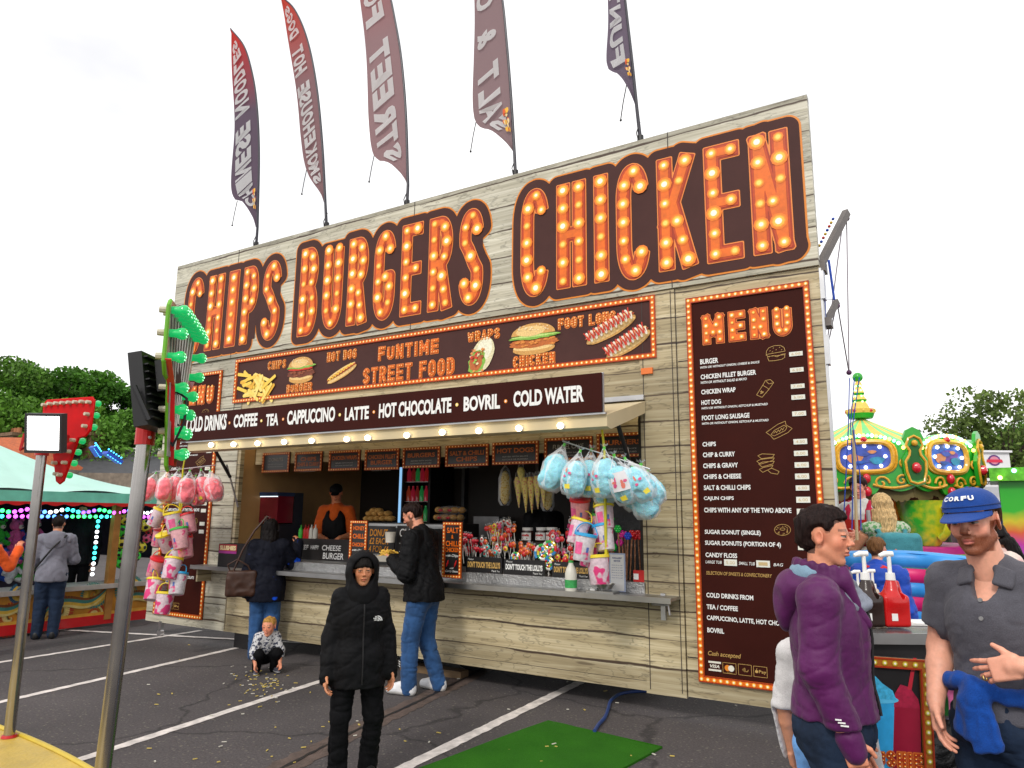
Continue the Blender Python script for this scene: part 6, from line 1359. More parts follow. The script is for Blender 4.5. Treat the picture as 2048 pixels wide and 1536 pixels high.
def spiral_lolly(px, py, rpx, where):
 Y = 6.24; q = P(px, py, Y); r = rpx/1438*7.9; cols = [(.75, .03, .03), (.8, .6, .03), (.05, .45, .08), (.85, .82, .78), (.03, .25, .6)]
 mb = MB(); n = 60; pts = [(r*(.06+.92*i/n), i/n*2*PI*2.6) for i in range(n+1)]
 for i in range(n): a = V3(q[0]+pts[i][0]*math.cos(pts[i][1]), Y, q[2]+pts[i][0]*math.sin(pts[i][1])); b = V3(q[0]+pts[i+1][0]*math.cos(pts[i+1][1]), Y, q[2]+pts[i+1][0]*math.sin(pts[i+1][1])); mb.tube([a, b], r*.17, 6, (i//3) % 5)
 mb.tube([(q[0], Y, q[2]-r), (q[0], Y, max(CZ, q[2]-r-.12))], .004, 5, 5); return solo(mb, 'spiral_lollipop', [mat('swirl_%d' % i, c, .2, var=.05, coat=.6) for i, c in enumerate(cols)]+[STICK], 'rainbow spiral lollipop %s' % where, 'lollipop', 'spiral lollipops', smooth=True)
spiral_lolly(1086, 1106, 16, 'leaning left of the white lollies'); spiral_lolly(1100, 1098, 15, 'upper one beside the white lollies'); spiral_lolly(1097, 1128, 13, 'in front of the notice edge, lowest one'); spiral_lolly(1032, 1115, 10, 'small one behind the middle notice')
for (x0, y0, x1, y1), s, mi, wh in (((932, 1112, 1005, 1140), "DON'T TOUCH THE LOLLYS", 1, 'gold lettered, left'), ((1008, 1118, 1090, 1145), "DON'T TOUCH THE LOLLYS", 0, 'white lettered, middle'), ((1105, 1120, 1180, 1148), "DON'T TOUCH THE LOLLYS", 1, 'gold lettered, right')):
 Y = 6.20; A, B = P(x0, y1, Y), P(x1, y0, Y); t = thing('counter_notice', "black notice reading DON'T TOUCH THE LOLLYS, %s one on the counter edge" % wh, 'sign', V3((A[0]+B[0])/2, Y, CZ)); z0 = CZ; z1 = CZ+(B[2]-A[2])*.98
 mb = MB(); mb.bx(A[0], B[0], Y-.006, Y+.002, z0, z1); mb.build('notice_card', BLACK, t)
 mb = MB(); f = lambda a, b: (a, Y-.008, b); w_ = B[0]-A[0]; h_ = z1-z0; text(mb, s, f, A[0]+w_*.05, B[0]-w_*.05, z0+h_*.30, z0+h_*.70, mi, .05); text(mb, 'Please', f, A[0]+w_*.06, A[0]+w_*.22, z0+h_*.78, z0+h_*.90, 0, 0, .3); text(mb, 'Thank You', f, B[0]-w_*.28, B[0]-w_*.06, z0+h_*.08, z0+h_*.2, 0, 0, .3); mb.build('notice_text', [WHITE, GOLD], t)
for i, px in enumerate((1055, 1083, 1104)):
 c = onc(px, 6.62); c[2] = P(px, 1083, 6.62)[2]-.0; t = thing('spread_jar', 'chocolate spread jar with a white lid, %s of three in a row' % ('left', 'middle', 'right')[i], 'jar', c, 0, 'chocolate spread jars')
 mb = MB(); mb.lathe([(.001, 0), (.055, 0), (.062, .02), (.062, .085), (.05, .105), (.05, .115)], (0, 0, 0), 20); mb.build('glass', mat('spread_glass', (.045, .012, .005), .12, var=.05, coat=.8), t, True, True, 40)
 mb = MB(); mb.cyl((0, 0, .113), (0, 0, .142), .056, n=20); mb.build('lid', WHITE, t, True, True, 40)
 mb = MB(); wr = lambda u, v: (.0635*math.cos(-PI/2+u), .0635*math.sin(-PI/2+u), .015+.075*v); mb.grid(lambda u, v: wr((u-.5)*2.2, v), 12, 2, 0)
 wt = lambda a, b: (.0645*math.cos(-PI/2+a), .0645*math.sin(-PI/2+a), .015+.075*b); text(mb, 'nutella', wt, -.75, .75, .52, .85, 1, .05); mb.add([wt(.5*math.cos(a), .25+.18*math.sin(a)) for a in np.arange(0, 6.2, .6)], [tuple(range(11))], 2); mb.build('label', [WHITE, mat('jar_red', (.6, .01, .01), .4), mat('jar_brown', (.3, .10, .03), .5)], t, False, True)
mb = MB(); c0, c1 = P(1040, 1083, 6.55), P(1115, 1083, 6.75); mb.bx(c0[0]-.06, c1[0]+.1, 6.5, 6.78, CZ, c0[2]-.002); solo(mb, 'jar_shelf', DARK, 'dark raised shelf under the chocolate spread jars', 'shelf')
for i, (px, py, cn, cc) in enumerate([(1222, 1038, 'green', (.02, .6, .08)), (1236, 1058, 'green', (.02, .6, .08)), (1243, 1068, 'pink', (.8, .03, .35)), (1250, 1070, 'pink', (.8, .03, .35)), (1256, 1072, 'blue', (.02, .08, .7)), (1264, 1068, 'red', (.7, .01, .02)), (1270, 1072, 'red', (.7, .01, .02)), (1276, 1068, 'red', (.7, .01, .02)), (1282, 1072, 'red', (.7, .01, .02)), (1287, 1070, 'red', (.7, .01, .02)), (1240, 1085, 'pink', (.8, .03, .35)), (1228, 1095, 'green', (.02, .6, .08))]):
 Y = 6.33+.02*(i % 4); q = P(px, py, Y); b = V3(q[0]+.03*math.sin(i), Y, CZ); t = thing('light_wand', '%s flower headed light wand standing at the right end of the counter' % cn, 'toy wand', b, 0, cn+' flower wands')
 mb = MB(); mb.tube([b, q], .008, 7); mb.build('stem', mat('wand_clear', (.45, .20, .10), .25, var=.5, scale=40), t, True)
 mb = MB(); [mb.sph(q+V3(.022*math.cos(a), -.004, .022*math.sin(a)), .017, 7, 5) for a in np.arange(0, 6.2, 1.05)]; mb.sph(q+V3(0, -.008, 0), .015, 7, 5); mb.build('flower_head', mat('wand_'+cn, cc, .25, var=.15, coat=.6), t, True)
c = P(1142, 1168, 5.99); c[2] = .986; t = thing('milk_bottle', 'plastic milk bottle with a green label standing on the serving shelf', 'bottle', c)
mb = MB(); mb.lathe([(.001, 0), (.050, 0), (.054, .01), (.054, .15), (.045, .19), (.022, .235), (.021, .25)], (0, 0, 0), 20); mb.build('bottle', mat('milk_plastic', (.72, .70, .62), .35, var=.05), t, True, True, 45); mb = MB(); mb.cyl((0, 0, .248), (0, 0, .268), .023, n=16); mb.build('cap', mat('milk_cap', (.05, .4, .08), .4), t, True, True)
mb = MB(); mb.grid(lambda u, v: (.0555*math.cos(-PI+PI*u*1.3), .0555*math.sin(-PI+PI*u*1.3), .03+.07*v), 12, 1); mb.build('label', mat('milk_label', (.05, .38, .10), .4, var=.3, scale=40), t, True, True)
c = P(1205, 1168, 6.02); c[2] = .986; t = thing('counter_scales', 'small steel tray holding napkins on the serving shelf beside the milk', 'tray', c)
mb = MB(); mb.bx(-.13, .13, -.07, .07, 0, .02); mb.build('tray_base', STEEL, t, False, True); mb = MB(); mb.lathe([(.001, .03), (.06, .035), (.09, .075), (.092, .08)], (.02, 0, 0), 20); mb.build('bowl', STEEL, t, True, True); mb = MB(); mb.bx(-.10, -.05, -.05, .05, .02, .035); mb.build('napkins', WHITE, t, False, True)
q = P(1234, 1170, 6.10); A, B = P(1219, 1160, 6.15), P(1250, 1107, 6.15); t = thing('allergen_card', 'pale blue framed notice card standing near the right end of the counter', 'card', V3((A[0]+B[0])/2, 6.15, CZ)); mb = MB(); mb.bx(A[0], B[0], 6.15, 6.156, .99, B[2]); mb.build('card', mat('pale_card', (.45, .52, .70), .4), t)
mb = MB(); f = lambda a, b: (a, 6.148, b); w_ = B[0]-A[0]; mb.add([f(A[0]+.012, 1.0), f(B[0]-.012, 1.0), f(B[0]-.012, B[2]-.012), f(A[0]+.012, B[2]-.012)], [(0, 1, 2, 3)], 1); f2 = lambda a, b: (a, 6.147, b)
text(mb, 'FOOD ALLERGY', f2, A[0]+.03, B[0]-.03, B[2]-.05, B[2]-.035, 0, .03); text(mb, 'NOTICE', f2, A[0]+w_*.3, B[0]-w_*.3, B[2]-.075, B[2]-.06, 0, .03); [text(mb, 'please ask our staff', f2, A[0]+.025, B[0]-.025, B[2]-.11-.022*k, B[2]-.10-.022*k, 0, 0) for k in range(6)]; mb.build('card_text', [mat('card_ink', (.03, .05, .25), .5), WHITE], t)
q = P(1280, 1145, 6.2); mb = MB(); mb.bx(q[0]-.06, q[0]+.09, 6.19, 6.2, CZ, CZ+.10); mb.bx(q[0]-.055, q[0]-.01, 6.186, 6.19, CZ+.02, CZ+.07, 1); solo(mb, 'wand_sticker', [mat('sticker_red', (.55, .02, .02), .4), WHITE], 'red and white sticker card at the foot of the red flower wands', 'card')
ROLL = mat('bread_roll', (.58, .32, .09), .6, var=.25, scale=14); k = 0
for row, (y, xs) in enumerate(((1037, (735, 745, 756, 767, 778, 783)), (1027, (740, 752, 764, 776)), (1021, (748, 758)))):
 for px in xs:
  Y = 6.85+.03*row; q = P(px, y, Y); mb = MB(); mb.sph(q, (.038, .075, .035), 10, 8); solo(mb, 'bread_roll', ROLL, 'golden bread roll, %s row of the pile on the glass counter' % ('bottom', 'middle', 'top')[row], 'bread roll', '%s row of bread rolls' % ('bottom', 'middle', 'top')[row], smooth=True); k += 1
c0, c1 = P(722, 1045, 6.75), P(930, 1045, 7.15); mb = MB(); mb.bx(c0[0], c1[0]+.2, 6.72, 7.15, CZ, P(755, 1045, 6.78)[2]); mb.bx(c0[0]-.01, c1[0]+.21, 6.70, 6.72, P(755, 1055, 6.7)[2], P(755, 1047, 6.7)[2], 1); t = thing('hot_cabinet', 'low dark serving cabinet with a steel top edge behind the chalkboards', 'cabinet', (c0[0], 6.9, CZ)); mb.build('cabinet_body', [DARKW, STEEL], t)
for i, (px, py, wpx) in enumerate(((900, 1035, 66), (903, 1020, 66))):
 q = P(px, py, 6.9); w_ = wpx/1438*7.7; t = thing('bag_of_rolls', 'clear bag packed with bread rolls, %s of two stacked bags' % ('lower', 'upper')[i], 'bread bag', q)
 for k in range(6): mb = MB(); mb.sph(q+V3(-w_/2+w_*(k+.5)/6, .0 if k % 2 else -.05, .0), (.042, .06, .036), 9, 7); mb.build('roll', ROLL, t, True)
 mb = MB(); mb.sph(q, (w_*.56, .14, .052), 18, 10); mb.build('plastic', PLASTIC, t, True); mb = MB(); [mb.sph(q+V3(-w_*.2+w_*.35*k, -.11, -.005), (.03, .02, .016), 7, 5) for k in range(2)]; mb.build('bag_label', mat('bag_red', (.6, .02, .03), .4), t, True)
def board(name, label, x0, y0, x1, y1, Y, lines, frame=False, base=None, leanz=0):
 A, B = P(x0, y1, Y), P(x1, y0, Y); t = thing(name, label, 'sign', V3((A[0]+B[0])/2, Y, min(A[2], B[2]))); z0, z1 = P((x0+x1)/2, y1, Y)[2], P((x0+x1)/2, y0, Y)[2]
 mb = MB(); mb.bx(A[0], B[0], Y, Y+.015, z0, z1); mb.build('board', DARKW, t)
 if frame: bulb_frame(t, A[0], B[0], z0, z1, .032, Y, .034, .0065, dep=.008)
 mb = MB(); f = lambda a, b: (a, Y-.003, b); w_, h_ = B[0]-A[0], z1-z0
 for s, u0, u1, v0, v1, mi, sh in lines: text(mb, s, f, A[0]+w_*u0, A[0]+w_*u1, z0+h_*v0, z0+h_*v1, mi, .03 if mi == 0 else .012, sh)
 mb.build('lettering', [ORNG, mat('chalk_white', (.55, .55, .55), .8), mat('chalk_orange', (.75, .30, .03), .8), WHITE, MATS['jar_red']], t); return t
board('counter_chalkboard', 'chalkboard lettered CHEESE BURGER below the server', 590, 1078, 700, 1138, 6.55, [('CHEESE', .50, .85, .62, .80, 1, .1), ('BURGER', .52, .90, .34, .55, 1, .1), ('BEEF', .06, .24, .62, .78, 1, .1), ('HAPPY', .28, .44, .64, .78, 1, .1)])
board('counter_chalkboard', 'chalkboard lettered DONUT 2 EACH behind the boy', 733, 1052, 790, 1132, 6.45, [('DONUT', .08, .75, .74, .92, 2, .1), ('£2 EACH', .08, .78, .54, .70, 2, .1), ('4 FOR £6', .06, .80, .34, .50, 2, .1), ('NUTELLA £', .04, .85, .14, .30, 1, .1)])
board('counter_chalkboard', 'chalkboard lettered CHIPS partly hidden by the man in the bomber jacket', 792, 1052, 850, 1122, 6.42, [('CHIPS', .10, .8, .68, .92, 1, .1), ('- CURRY', .1, .6, .44, .60, 1, .1), ('- CHEESE', .1, .7, .2, .36, 1, .1)])
t1 = [('SALT', .20, .82, .80, .90, 0, 0), ('&', .44, .56, .70, .77, 0, 0), ('CHILLI', .16, .86, .56, .66, 0, 0), ('CHICKEN', .14, .88, .46, .54, 0, 0), ('with Chips', .16, .84, .36, .42, 3, .3), ('add', .4, .6, .16, .19, 3, .3), ('Curry Sauce', .16, .86, .09, .14, 3, .3)]
t2_ = [('HONEY', .18, .84, .80, .89, 0, 0), ('CHILLI', .16, .86, .63, .73, 0, 0), ('CHICKEN', .14, .88, .47, .55, 0, 0), ('with Chips', .16, .84, .37, .42, 3, .3), ('add', .4, .6, .16, .19, 3, .3), ('Curry Sauce', .16, .86, .09, .14, 3, .3)]
for tt, lab, q in ((t2_, 'upright bulb framed sign HONEY CHILLI CHICKEN with Chips on the counter', (697, 1041, 736, 1140)), (t1, 'upright bulb framed sign SALT AND CHILLI CHICKEN with Chips on the counter', (884, 1044, 925, 1156))):
 o = board('upright_sign', lab, *q, 6.06 if q[0] > 800 else 6.10, tt, True)
 mb = MB(); A, B = P(q[0], q[3], 6.06), P(q[2], q[1], 6.06); zc = A[2]+(B[2]-A[2])*.26
 for d in (-.05, .05): mb.tube([((A[0]+B[0])/2+d+.012, 6.05, zc+.035), ((A[0]+B[0])/2+d, 6.05, zc), ((A[0]+B[0])/2+d-.012, 6.05, zc-.03)], [.004, .010, .003], 6)
 mb.build('chilli_picture', MATS['jar_red'], o, True)
q = P(780, 1085, 6.3); t = thing('paper_cup', 'white paper cup upside down in front of the donut chalkboard', 'cup', V3(q[0], 6.3, q[2]-.0)); mb = MB(); mb.lathe([(.048, 0), (.060, .11), (.063, .115), (.001, .112)], (0, 0, 0), 20); mb.build('cup', CARD if 'CARD' in globals() else mat('white_card', (.66, .62, .54), .6, var=.06), t, True, True, 40)
for i, (px, nm, c) in enumerate(((610, 'red', (.5, .01, .01)), (622, 'white', (.6, .58, .52)), (630, 'white', (.6, .58, .52)), (601, 'green', (.05, .5, .05)), (616, 'red', (.5, .01, .01)))):
 q = P(px, 1078, 6.62); b = V3(q[0], 6.62, q[2]); mb = MB(); mb.lathe([(.001, 0), (.028, 0), (.030, .01), (.030, .11), (.022, .13), (.008, .145), (.005, .18)], b, 14); solo(mb, 'squeezy_bottle', mat('squeezy_'+nm, c, .35, var=.05), '%s squeezy sauce bottle in front of the server' % nm, 'bottle', nm+' squeezy bottles', smooth=True)
mb = MB(); c0 = P(583, 1078, 6.5); c1 = P(700, 1078, 6.9); mb.bx(c0[0], c1[0], 6.57, 6.95, CZ, P(640, 1079, 6.6)[2]-.002); solo(mb, 'prep_counter', STEEL, 'steel preparation counter in front of the server', 'counter')
q = P(512, 1085, 6.75); t = thing('slush_machine', 'slush machine with a blue and a red tank inside the hatch', 'drinks machine', V3(q[0], 6.75, CZ))
mb = MB(); x0 = P(478, 1060, 6.6)[0]; x1 = P(556, 1060, 6.6)[0]; zb = P(510, 1048, 6.6)[2]; zt = P(510, 985, 6.6)[2]; mb.bx(x0, x1, 6.62, 7.0, CZ, zb); mb.bx(x0, x1, 6.85, 7.0, zb, zt); mb.build('base', mat('machine_black', (.02, .02, .025), .35), t)
for k, (a, b, nm, c) in enumerate(((x0+.01, (x0+x1)/2-.005, 'blue', (.01, .10, .22)), ((x0+x1)/2+.005, x1-.01, 'red', (.18, .008, .02)))):
 mb = MB(); mb.bx(a, b, 6.58, 6.84, zb+.02, zt-.05); o = mb.build('tank', mat('slush_'+nm, c, .12, var=.1, coat=.8), t, False); mb = MB(); mb.bx(a-.005, b+.005, 6.56, 6.86, zt-.05, zt); mb.build('tank_lid', mat('tank_lid', (.02, .04, .10), .3), o); mb = MB(); mb.cyl(((a+b)/2, 6.55, zb+.06), ((a+b)/2, 6.58, zb+.10), .02, n=10); mb.bx((a+b)/2-.012, (a+b)/2+.012, 6.54, 6.56, zb+.03, zb+.10); mb.build('tap', STEEL, o)
mb = MB(); mb.bx(x0+.02, x1-.02, 6.575, 6.579, zt-.06, zt-.045); mb.build('lit_strip', mat('lit_strip', (.8, .9, .9), .3, emit=(.7, .9, 1), estr=1.5), t)
A, B = P(441, 1122, 6.0), P(515, 1090, 6.0); t = thing('slush_box', 'black counter box labelled SLUSHIES with coloured straws and cups in it', 'box', V3((A[0]+B[0])/2, 6.0, .987)); mb = MB(); zt2 = B[2]; mb.bx(A[0], B[0], 5.96, 5.985, .987, zt2); mb.bx(A[0], B[0], 6.14, 6.16, .987, zt2); mb.bx(A[0], A[0]+.02, 5.985, 6.14, .987, zt2); mb.bx(B[0]-.02, B[0], 5.985, 6.14, .987, zt2); mb.bx(A[0]+.02, B[0]-.02, 5.985, 6.14, .987, 1.0); mb.build('box', BLACK, t)
mb = MB(); f = lambda a, b: (a, 5.956, b); xm = A[0]+(B[0]-A[0])*.52; mb.add([f(A[0]+.01, zt2-.10), f(xm, zt2-.10), f(xm, zt2-.005), f(A[0]+.01, zt2-.005)], [(0, 1, 2, 3)], 0); mb.add([(a, 5.955, b) for a, b in ((A[0]+.01, zt2-.115), (xm, zt2-.115), (xm, zt2-.085), (A[0]+.01, zt2-.085))], [(0, 1, 2, 3)], 2); text(mb, 'SLUSHIES', lambda a, b: (a, 5.954, b), A[0]+.03, xm-.01, zt2-.075, zt2-.02, 1, .06); mb.build('box_label', [mat('label_red', (.35, .03, .04), .4), mat('label_cream', (.75, .62, .35), .4), mat('label_purple', (.30, .03, .22), .4)], t)
for i in range(12):
 c = [(.8, .5, .02), (.75, .06, .02), (.05, .6, .05), (.1, .4, .7), (.8, .3, .02)][i % 5]; nm = ['yellow', 'red', 'green', 'blue', 'orange'][i % 5]; x = A[0]+.06+i*.018*1.1; mb = MB(); b = V3(x, 6.06+.02*(i % 3), 1.06); mb.tube([b, b+V3(.02*math.sin(i*2), 0, .10), b+V3(.06*math.sin(i*2.3), -.02, .16)], .007, 6); solo(mb, 'novelty_straw', mat('straw_'+nm, c, .3, coat=.4), '%s bendy straw sticking out of the slushies box' % nm, 'straw', nm+' straws in the slushies box', smooth=True)
xa, xb = P(800, 1000, 7.9)[0], P(860, 1000, 7.9)[0]; t = thing('drinks_fridge', 'tall glass door drinks fridge glowing blue at its edge', 'fridge', ((xa+xb)/2, 8.1, .46)); mb = MB(); mb.bx(xa, xb, 8.36, 8.43, .46, 2.35); mb.bx(xa, xa+.04, 7.9, 8.36, .46, 2.35); mb.bx(xb-.04, xb, 7.9, 8.36, .46, 2.35); mb.bx(xa, xb, 7.9, 8.36, 2.3, 2.35); mb.build('cabinet', BLACK, t)
mb = MB(); mb.bx(xa-.01, xa+.02, 7.88, 7.90, .5, 2.3); mb.build('lit_edge', mat('fridge_led', (.3, .5, .7), .3, emit=(.25, .5, .8), estr=.8), t)
for row in range(5):
 z = 1.02+row*.27; mb = MB(); mb.bx(xa+.04, xb-.04, 7.95, 8.36, z-.01, z); mb.build('shelf', STEEL, t)
 for k in range(6):
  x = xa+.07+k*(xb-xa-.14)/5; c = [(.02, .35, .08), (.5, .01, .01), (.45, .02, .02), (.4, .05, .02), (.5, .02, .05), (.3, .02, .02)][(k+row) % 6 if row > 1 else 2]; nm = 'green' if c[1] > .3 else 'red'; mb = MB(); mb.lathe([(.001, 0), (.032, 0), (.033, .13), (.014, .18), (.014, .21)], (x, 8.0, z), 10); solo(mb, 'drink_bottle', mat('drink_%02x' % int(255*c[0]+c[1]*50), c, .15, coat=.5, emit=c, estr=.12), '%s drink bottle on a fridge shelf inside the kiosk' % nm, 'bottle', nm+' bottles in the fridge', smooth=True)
for i, (px, py, h_, c) in enumerate(((1036, 985, 62, (.75, .25, .25)), (1050, 990, 70, (.7, .30, .08)), (1062, 990, 72, (.75, .22, .10)), (1074, 985, 66, (.72, .3, .25)), (1086, 985, 58, (.75, .4, .2)), (1042, 960, 50, (.6, .5, .1)))):
 Y = 6.75; a = P(px, py-h_/2, Y); b = P(px+2, py+h_/2, Y); t = thing('sweet_cone', 'hanging cone of mixed sweets, %s' % ('short one behind the others' if i == 5 else ordn(i)+' from the left'), 'sweets', a, 0, 'hanging sweet cones'); pm = cloth('sweets_%d' % i, c, .4, .3, 60, .2, 8, 0, pattern=('cells', (.8, .65, .15), 38, .25, .5)); mb = MB(); mb.tube([a, a+(b-a)*.15, b], [.03, .045, .004], 12); mb.build('sweets', pm, t, True); mb = MB(); mb.tube([a+V3(0, 0, .05), a, a+(b-a)*.15, b], [.025, .034, .05, .006], 12); mb.build('cone_wrap', PLASTIC, t, True)
for i, (px, py) in enumerate(((1010, 975), (1095, 985))):
 q = P(px, py, 6.95); t = thing('popcorn_bag', 'clear bag of yellow popcorn hanging %s the sweet cones' % ('left of', 'right of')[i], 'popcorn', q, 0); pm = cloth('popcorn', (.62, .38, .06), .9, .2, 60, 1, 10, 0, pattern=('cells', (.75, .60, .25), 45, .3, .5)); mb = MB(); mb.sph(q, (.07, .05, .19), 14, 12); mb.build('popcorn', pm, t, True); mb = MB(); mb.lathe([(.01, .25), (.05, .2), (.078, .1), (.078, -.15), (.05, -.2), (.0, -.205)], q, 14); mb.build('bag', PLASTIC, t, True)
for i, (px, py, r) in enumerate(((578, 985, .17), (603, 982, .12))):
 q = P(px, py, 7.4); mb = MB(); mb.sph(q, (r, r, r*.95), 16, 12); mb.lathe([(.001, 0), (.02, -.03), (.012, -.02)], q-V3(0, 0, r*.93), 8); mb.tube([q-V3(0, 0, r*.95), q-V3(.02, 0, r+.3)], .003, 4); solo(mb, 'balloon', mat('balloon_red', (.40, .03, .008), .25, coat=.4), '%s red balloon hanging at the back of the kiosk' % ('larger', 'smaller')[i], 'balloon', smooth=True)
for i, (px, w_, h_) in enumerate(((600, .5, .5), (700, .6, .35), (900, .7, .5), (980, .5, .7))):
 q = P(px, 1060, 8.2); mb = MB(); z0 = 1.0; mb.bx(q[0]-w_/2, q[0]+w_/2, 7.9, 8.35, .46, z0+h_*.5, 0); mb.bx(q[0]-w_/2+.03, q[0]+w_/2-.03, 7.885, 7.9, z0-.2, z0+h_*.4, 1); mb.bx(q[0]-w_*.4, q[0]+w_*.4, 8.1, 8.35, z0+h_*.5, z0+h_*.9, 0); mb.cyl((q[0]-w_*.3, 7.86, z0+.02), (q[0]+w_*.3, 7.86, z0+.02), .012, n=8, mi=2); solo(mb, 'kitchen_unit', [mat('kitchen_steel', (.22, .22, .22), .35, metal=.9, var=.2), DARK, STEEL], 'steel kitchen unit with a handle at the back of the kiosk, %s from the left' % ordn(i), 'kitchen unit', 'kitchen units')
# ------------------------------------------------------------------ hoist behind the right wing
t = thing('hoist_boom', 'grey hoist boom with cables and blue ropes above the right end of the kiosk', 'hoist', P(1645, 900, 6.6)*[1, 1, 0]+[0, 0, 0])
YB = 6.35; a, b = P(1638, 535, YB), P(1693, 425, YB+.5); GREYM = mat('boom_grey', (.16, .14, .13), .5, metal=.3, var=.25)
mb = MB(); mb.bar(a, b, .05, .065); mb.build('boom', GREYM, t); mb = MB(); c, d = P(1652, 645, YB), P(1674, 603, YB+.2); mb.bar(c, d, .035, .05); mb.build('boom_arm', GREYM, t)
mb = MB(); mb.bx(a[0]-.03, a[0]+.06, YF+.055, YF+.2, a[2]-.06, a[2]+.03); mb.build('mount_plate', GREYM, t); mb = MB(); mb.bx(c[0]-.03, c[0]+.05, YF+.055, YF+.2, c[2]-.05, c[2]+.02); mb.build('mount_plate', GREYM, t)
CB = mat('steel_cable', (.25, .22, .25), .4, metal=.6); mb = MB(); e = P(1698, 745, YB+.5)
for q0, q1 in ((b, e+V3(0, 0, 0)), (b+V3(-.03, 0, -.05), P(1655, 680, YB+.1)), (d, e), (d, P(1656, 690, YB+.1))): mb.tube([q0, q1], .006, 5)
mb.build('cable', CB, t, True)
mb = MB(); [mb.sph(q, .024, 8, 6) for q in (b-V3(0, 0, .06), d-V3(0, 0, .04), e)]; mb.build('pulley', mat('pulley', (.10, .03, .10), .4), t, True)
BR = mat('blue_rope', (.02, .07, .42), .7, var=.25, scale=30); mb = MB()
mb.tube([a+V3(.08, 0, .05), a+V3(.10, 0, -.3), P(1649, 600, YB), P(1651, 690, YB)], .011, 6)
for k in (0, 2, 4): mb.tube([e+V3(.02*k, 0, -.05), P(1697+k*2, 850, YB+.5), P(1692+k*7, 950, YB+.5), P(1686+k*9, 1060, YB+.5)], .005, 6)
mb.build('rope', BR, t, True); mb = MB(); p0 = P(1707, 860, YB+.55); mb.tube([p0, P(1710, 960, YB+.5), P(1714, 1080, YB+.5)], .014, 6); mb.build('hook_pole', mat('pale_pole', (.5, .38, .22), .5), t, True)
mb = MB(); rn = random.Random(3)
for k in range(9): q = a+(b-a)*(.2+.07*k)+V3(-.05, -.05, .05); mb.sph(q, .014, 6, 5, k % 3)
mb.build('shackle', [mat('rag_red', (.5, .03, .02)), mat('rag_yellow', (.6, .4, .03)), BR], t, True)
# ------------------------------------------------------------------ teacup roundabout
DC = 12.0; C0 = D(1737, 1036, DC); RC = 1.68
def zat(py, px, dep): return D(px, py, dep)[2]
rd = thing('teacup_roundabout', 'small roundabout with a green and yellow striped canopy and gilded green rounding boards', 'fairground ride', (C0[0], C0[1], 0))
fx_, rx_ = _f*[1, 1, 0]/np.linalg.norm(_f[:2]), _r0
ang0 = -3.0
def vtx(k, r=RC): a = R(ang0+45*k); return V3(C0[0], C0[1], 0)+(-fx_*math.cos(a)+rx_*math.sin(a))*r
zA, zB, zTop, zLow = zat(830, 1735, DC), zat(895, 1830, DC-RC), zat(888, 1830, DC-RC), zat(972, 1830, DC-RC)
GRN = mat('ride_green', (.015, .36, .02), .3, var=.15, scale=5, coat=.5); GRD = mat('ride_green_dark', (.01, .12, .015), .4, var=.2); GOLDM = mat('ride_gold', (.78, .40, .03), .3, var=.25, scale=20, coat=.4); REDJ = mat('ride_jewel', (.65, .008, .03), .12, var=.1, coat=1); CY = mat('canopy_yellow', (.85, .55, .12), .6); CG = mat('canopy_green', (.22, .68, .25), .6)
mb = MB()
for k in range(8):
 A, B = vtx(k, RC-.05), vtx(k+1, RC-.05)
 for j in range(4):
  p, q = A+(B-A)*j/4, A+(B-A)*(j+1)/4; ap = V3(C0[0], C0[1], zA); n = 6
  for i in range(n):
   def pt(e, v): return np.array([*(e*(1-v)+V3(C0[0], C0[1], 0)*v)[:2], zTop-.05+(zA-zTop+.05)*v-.05*math.sin(PI*v)])
   mb.add([pt(p, i/n), pt(q, i/n), pt(q, (i+1)/n), pt(p, (i+1)/n)], [(0, 1, 2, 3)], j % 2)
mb.build('canopy', [CG, CY], rd)
mb = MB(); mb.lathe([(.02, 0), (.19, .02), (.22, .10), (.24, .17), (.15, .19), (.13, .25), (.10, .30), (.12, .34), (.07, .42), (.09, .46), (.045, .56), (.06, .60), (.03, .68)], (C0[0], C0[1], zA-.04), 14, 0, mis=[0, 0, 1, 1, 1, 1, 0, 1, 0, 1, 0, 1]); zf = zA+.70; mb.sph((C0[0], C0[1], zf), .085, 12, 8, 0)
for k in range(10): a = 2*PI*k/10; mb.sph((C0[0]+.21*math.cos(a), C0[1]+.21*math.sin(a), zA+.10), .035, 7, 5, 2 if k % 2 else 1)
for z, r in ((.30, .11), (.40, .09), (.5, .08), (.58, .065)):
 for k in range(6): a = k*1.05; mb.sph((C0[0]+r*math.cos(a), C0[1]+r*math.sin(a), zA-.04+z), .018, 6, 4, 3)
mb.build('finial', [GRN, CY, REDJ, led((.5, .9, .3))], rd, True)
PNT = [mat('paint_sky', (.02, .12, .55), .4, var=.5, scale=9, coat=.3), mat('paint_rose', (.05, .10, .50), .4, var=.4, scale=9, coat=.3), mat('paint_dusk', (.16, .05, .40), .4, var=.4, scale=9, coat=.3), mat('paint_peach', (.70, .28, .12), .4, var=.3, scale=9), mat('paint_lagoon', (.04, .30, .50), .4, var=.4, scale=9)]
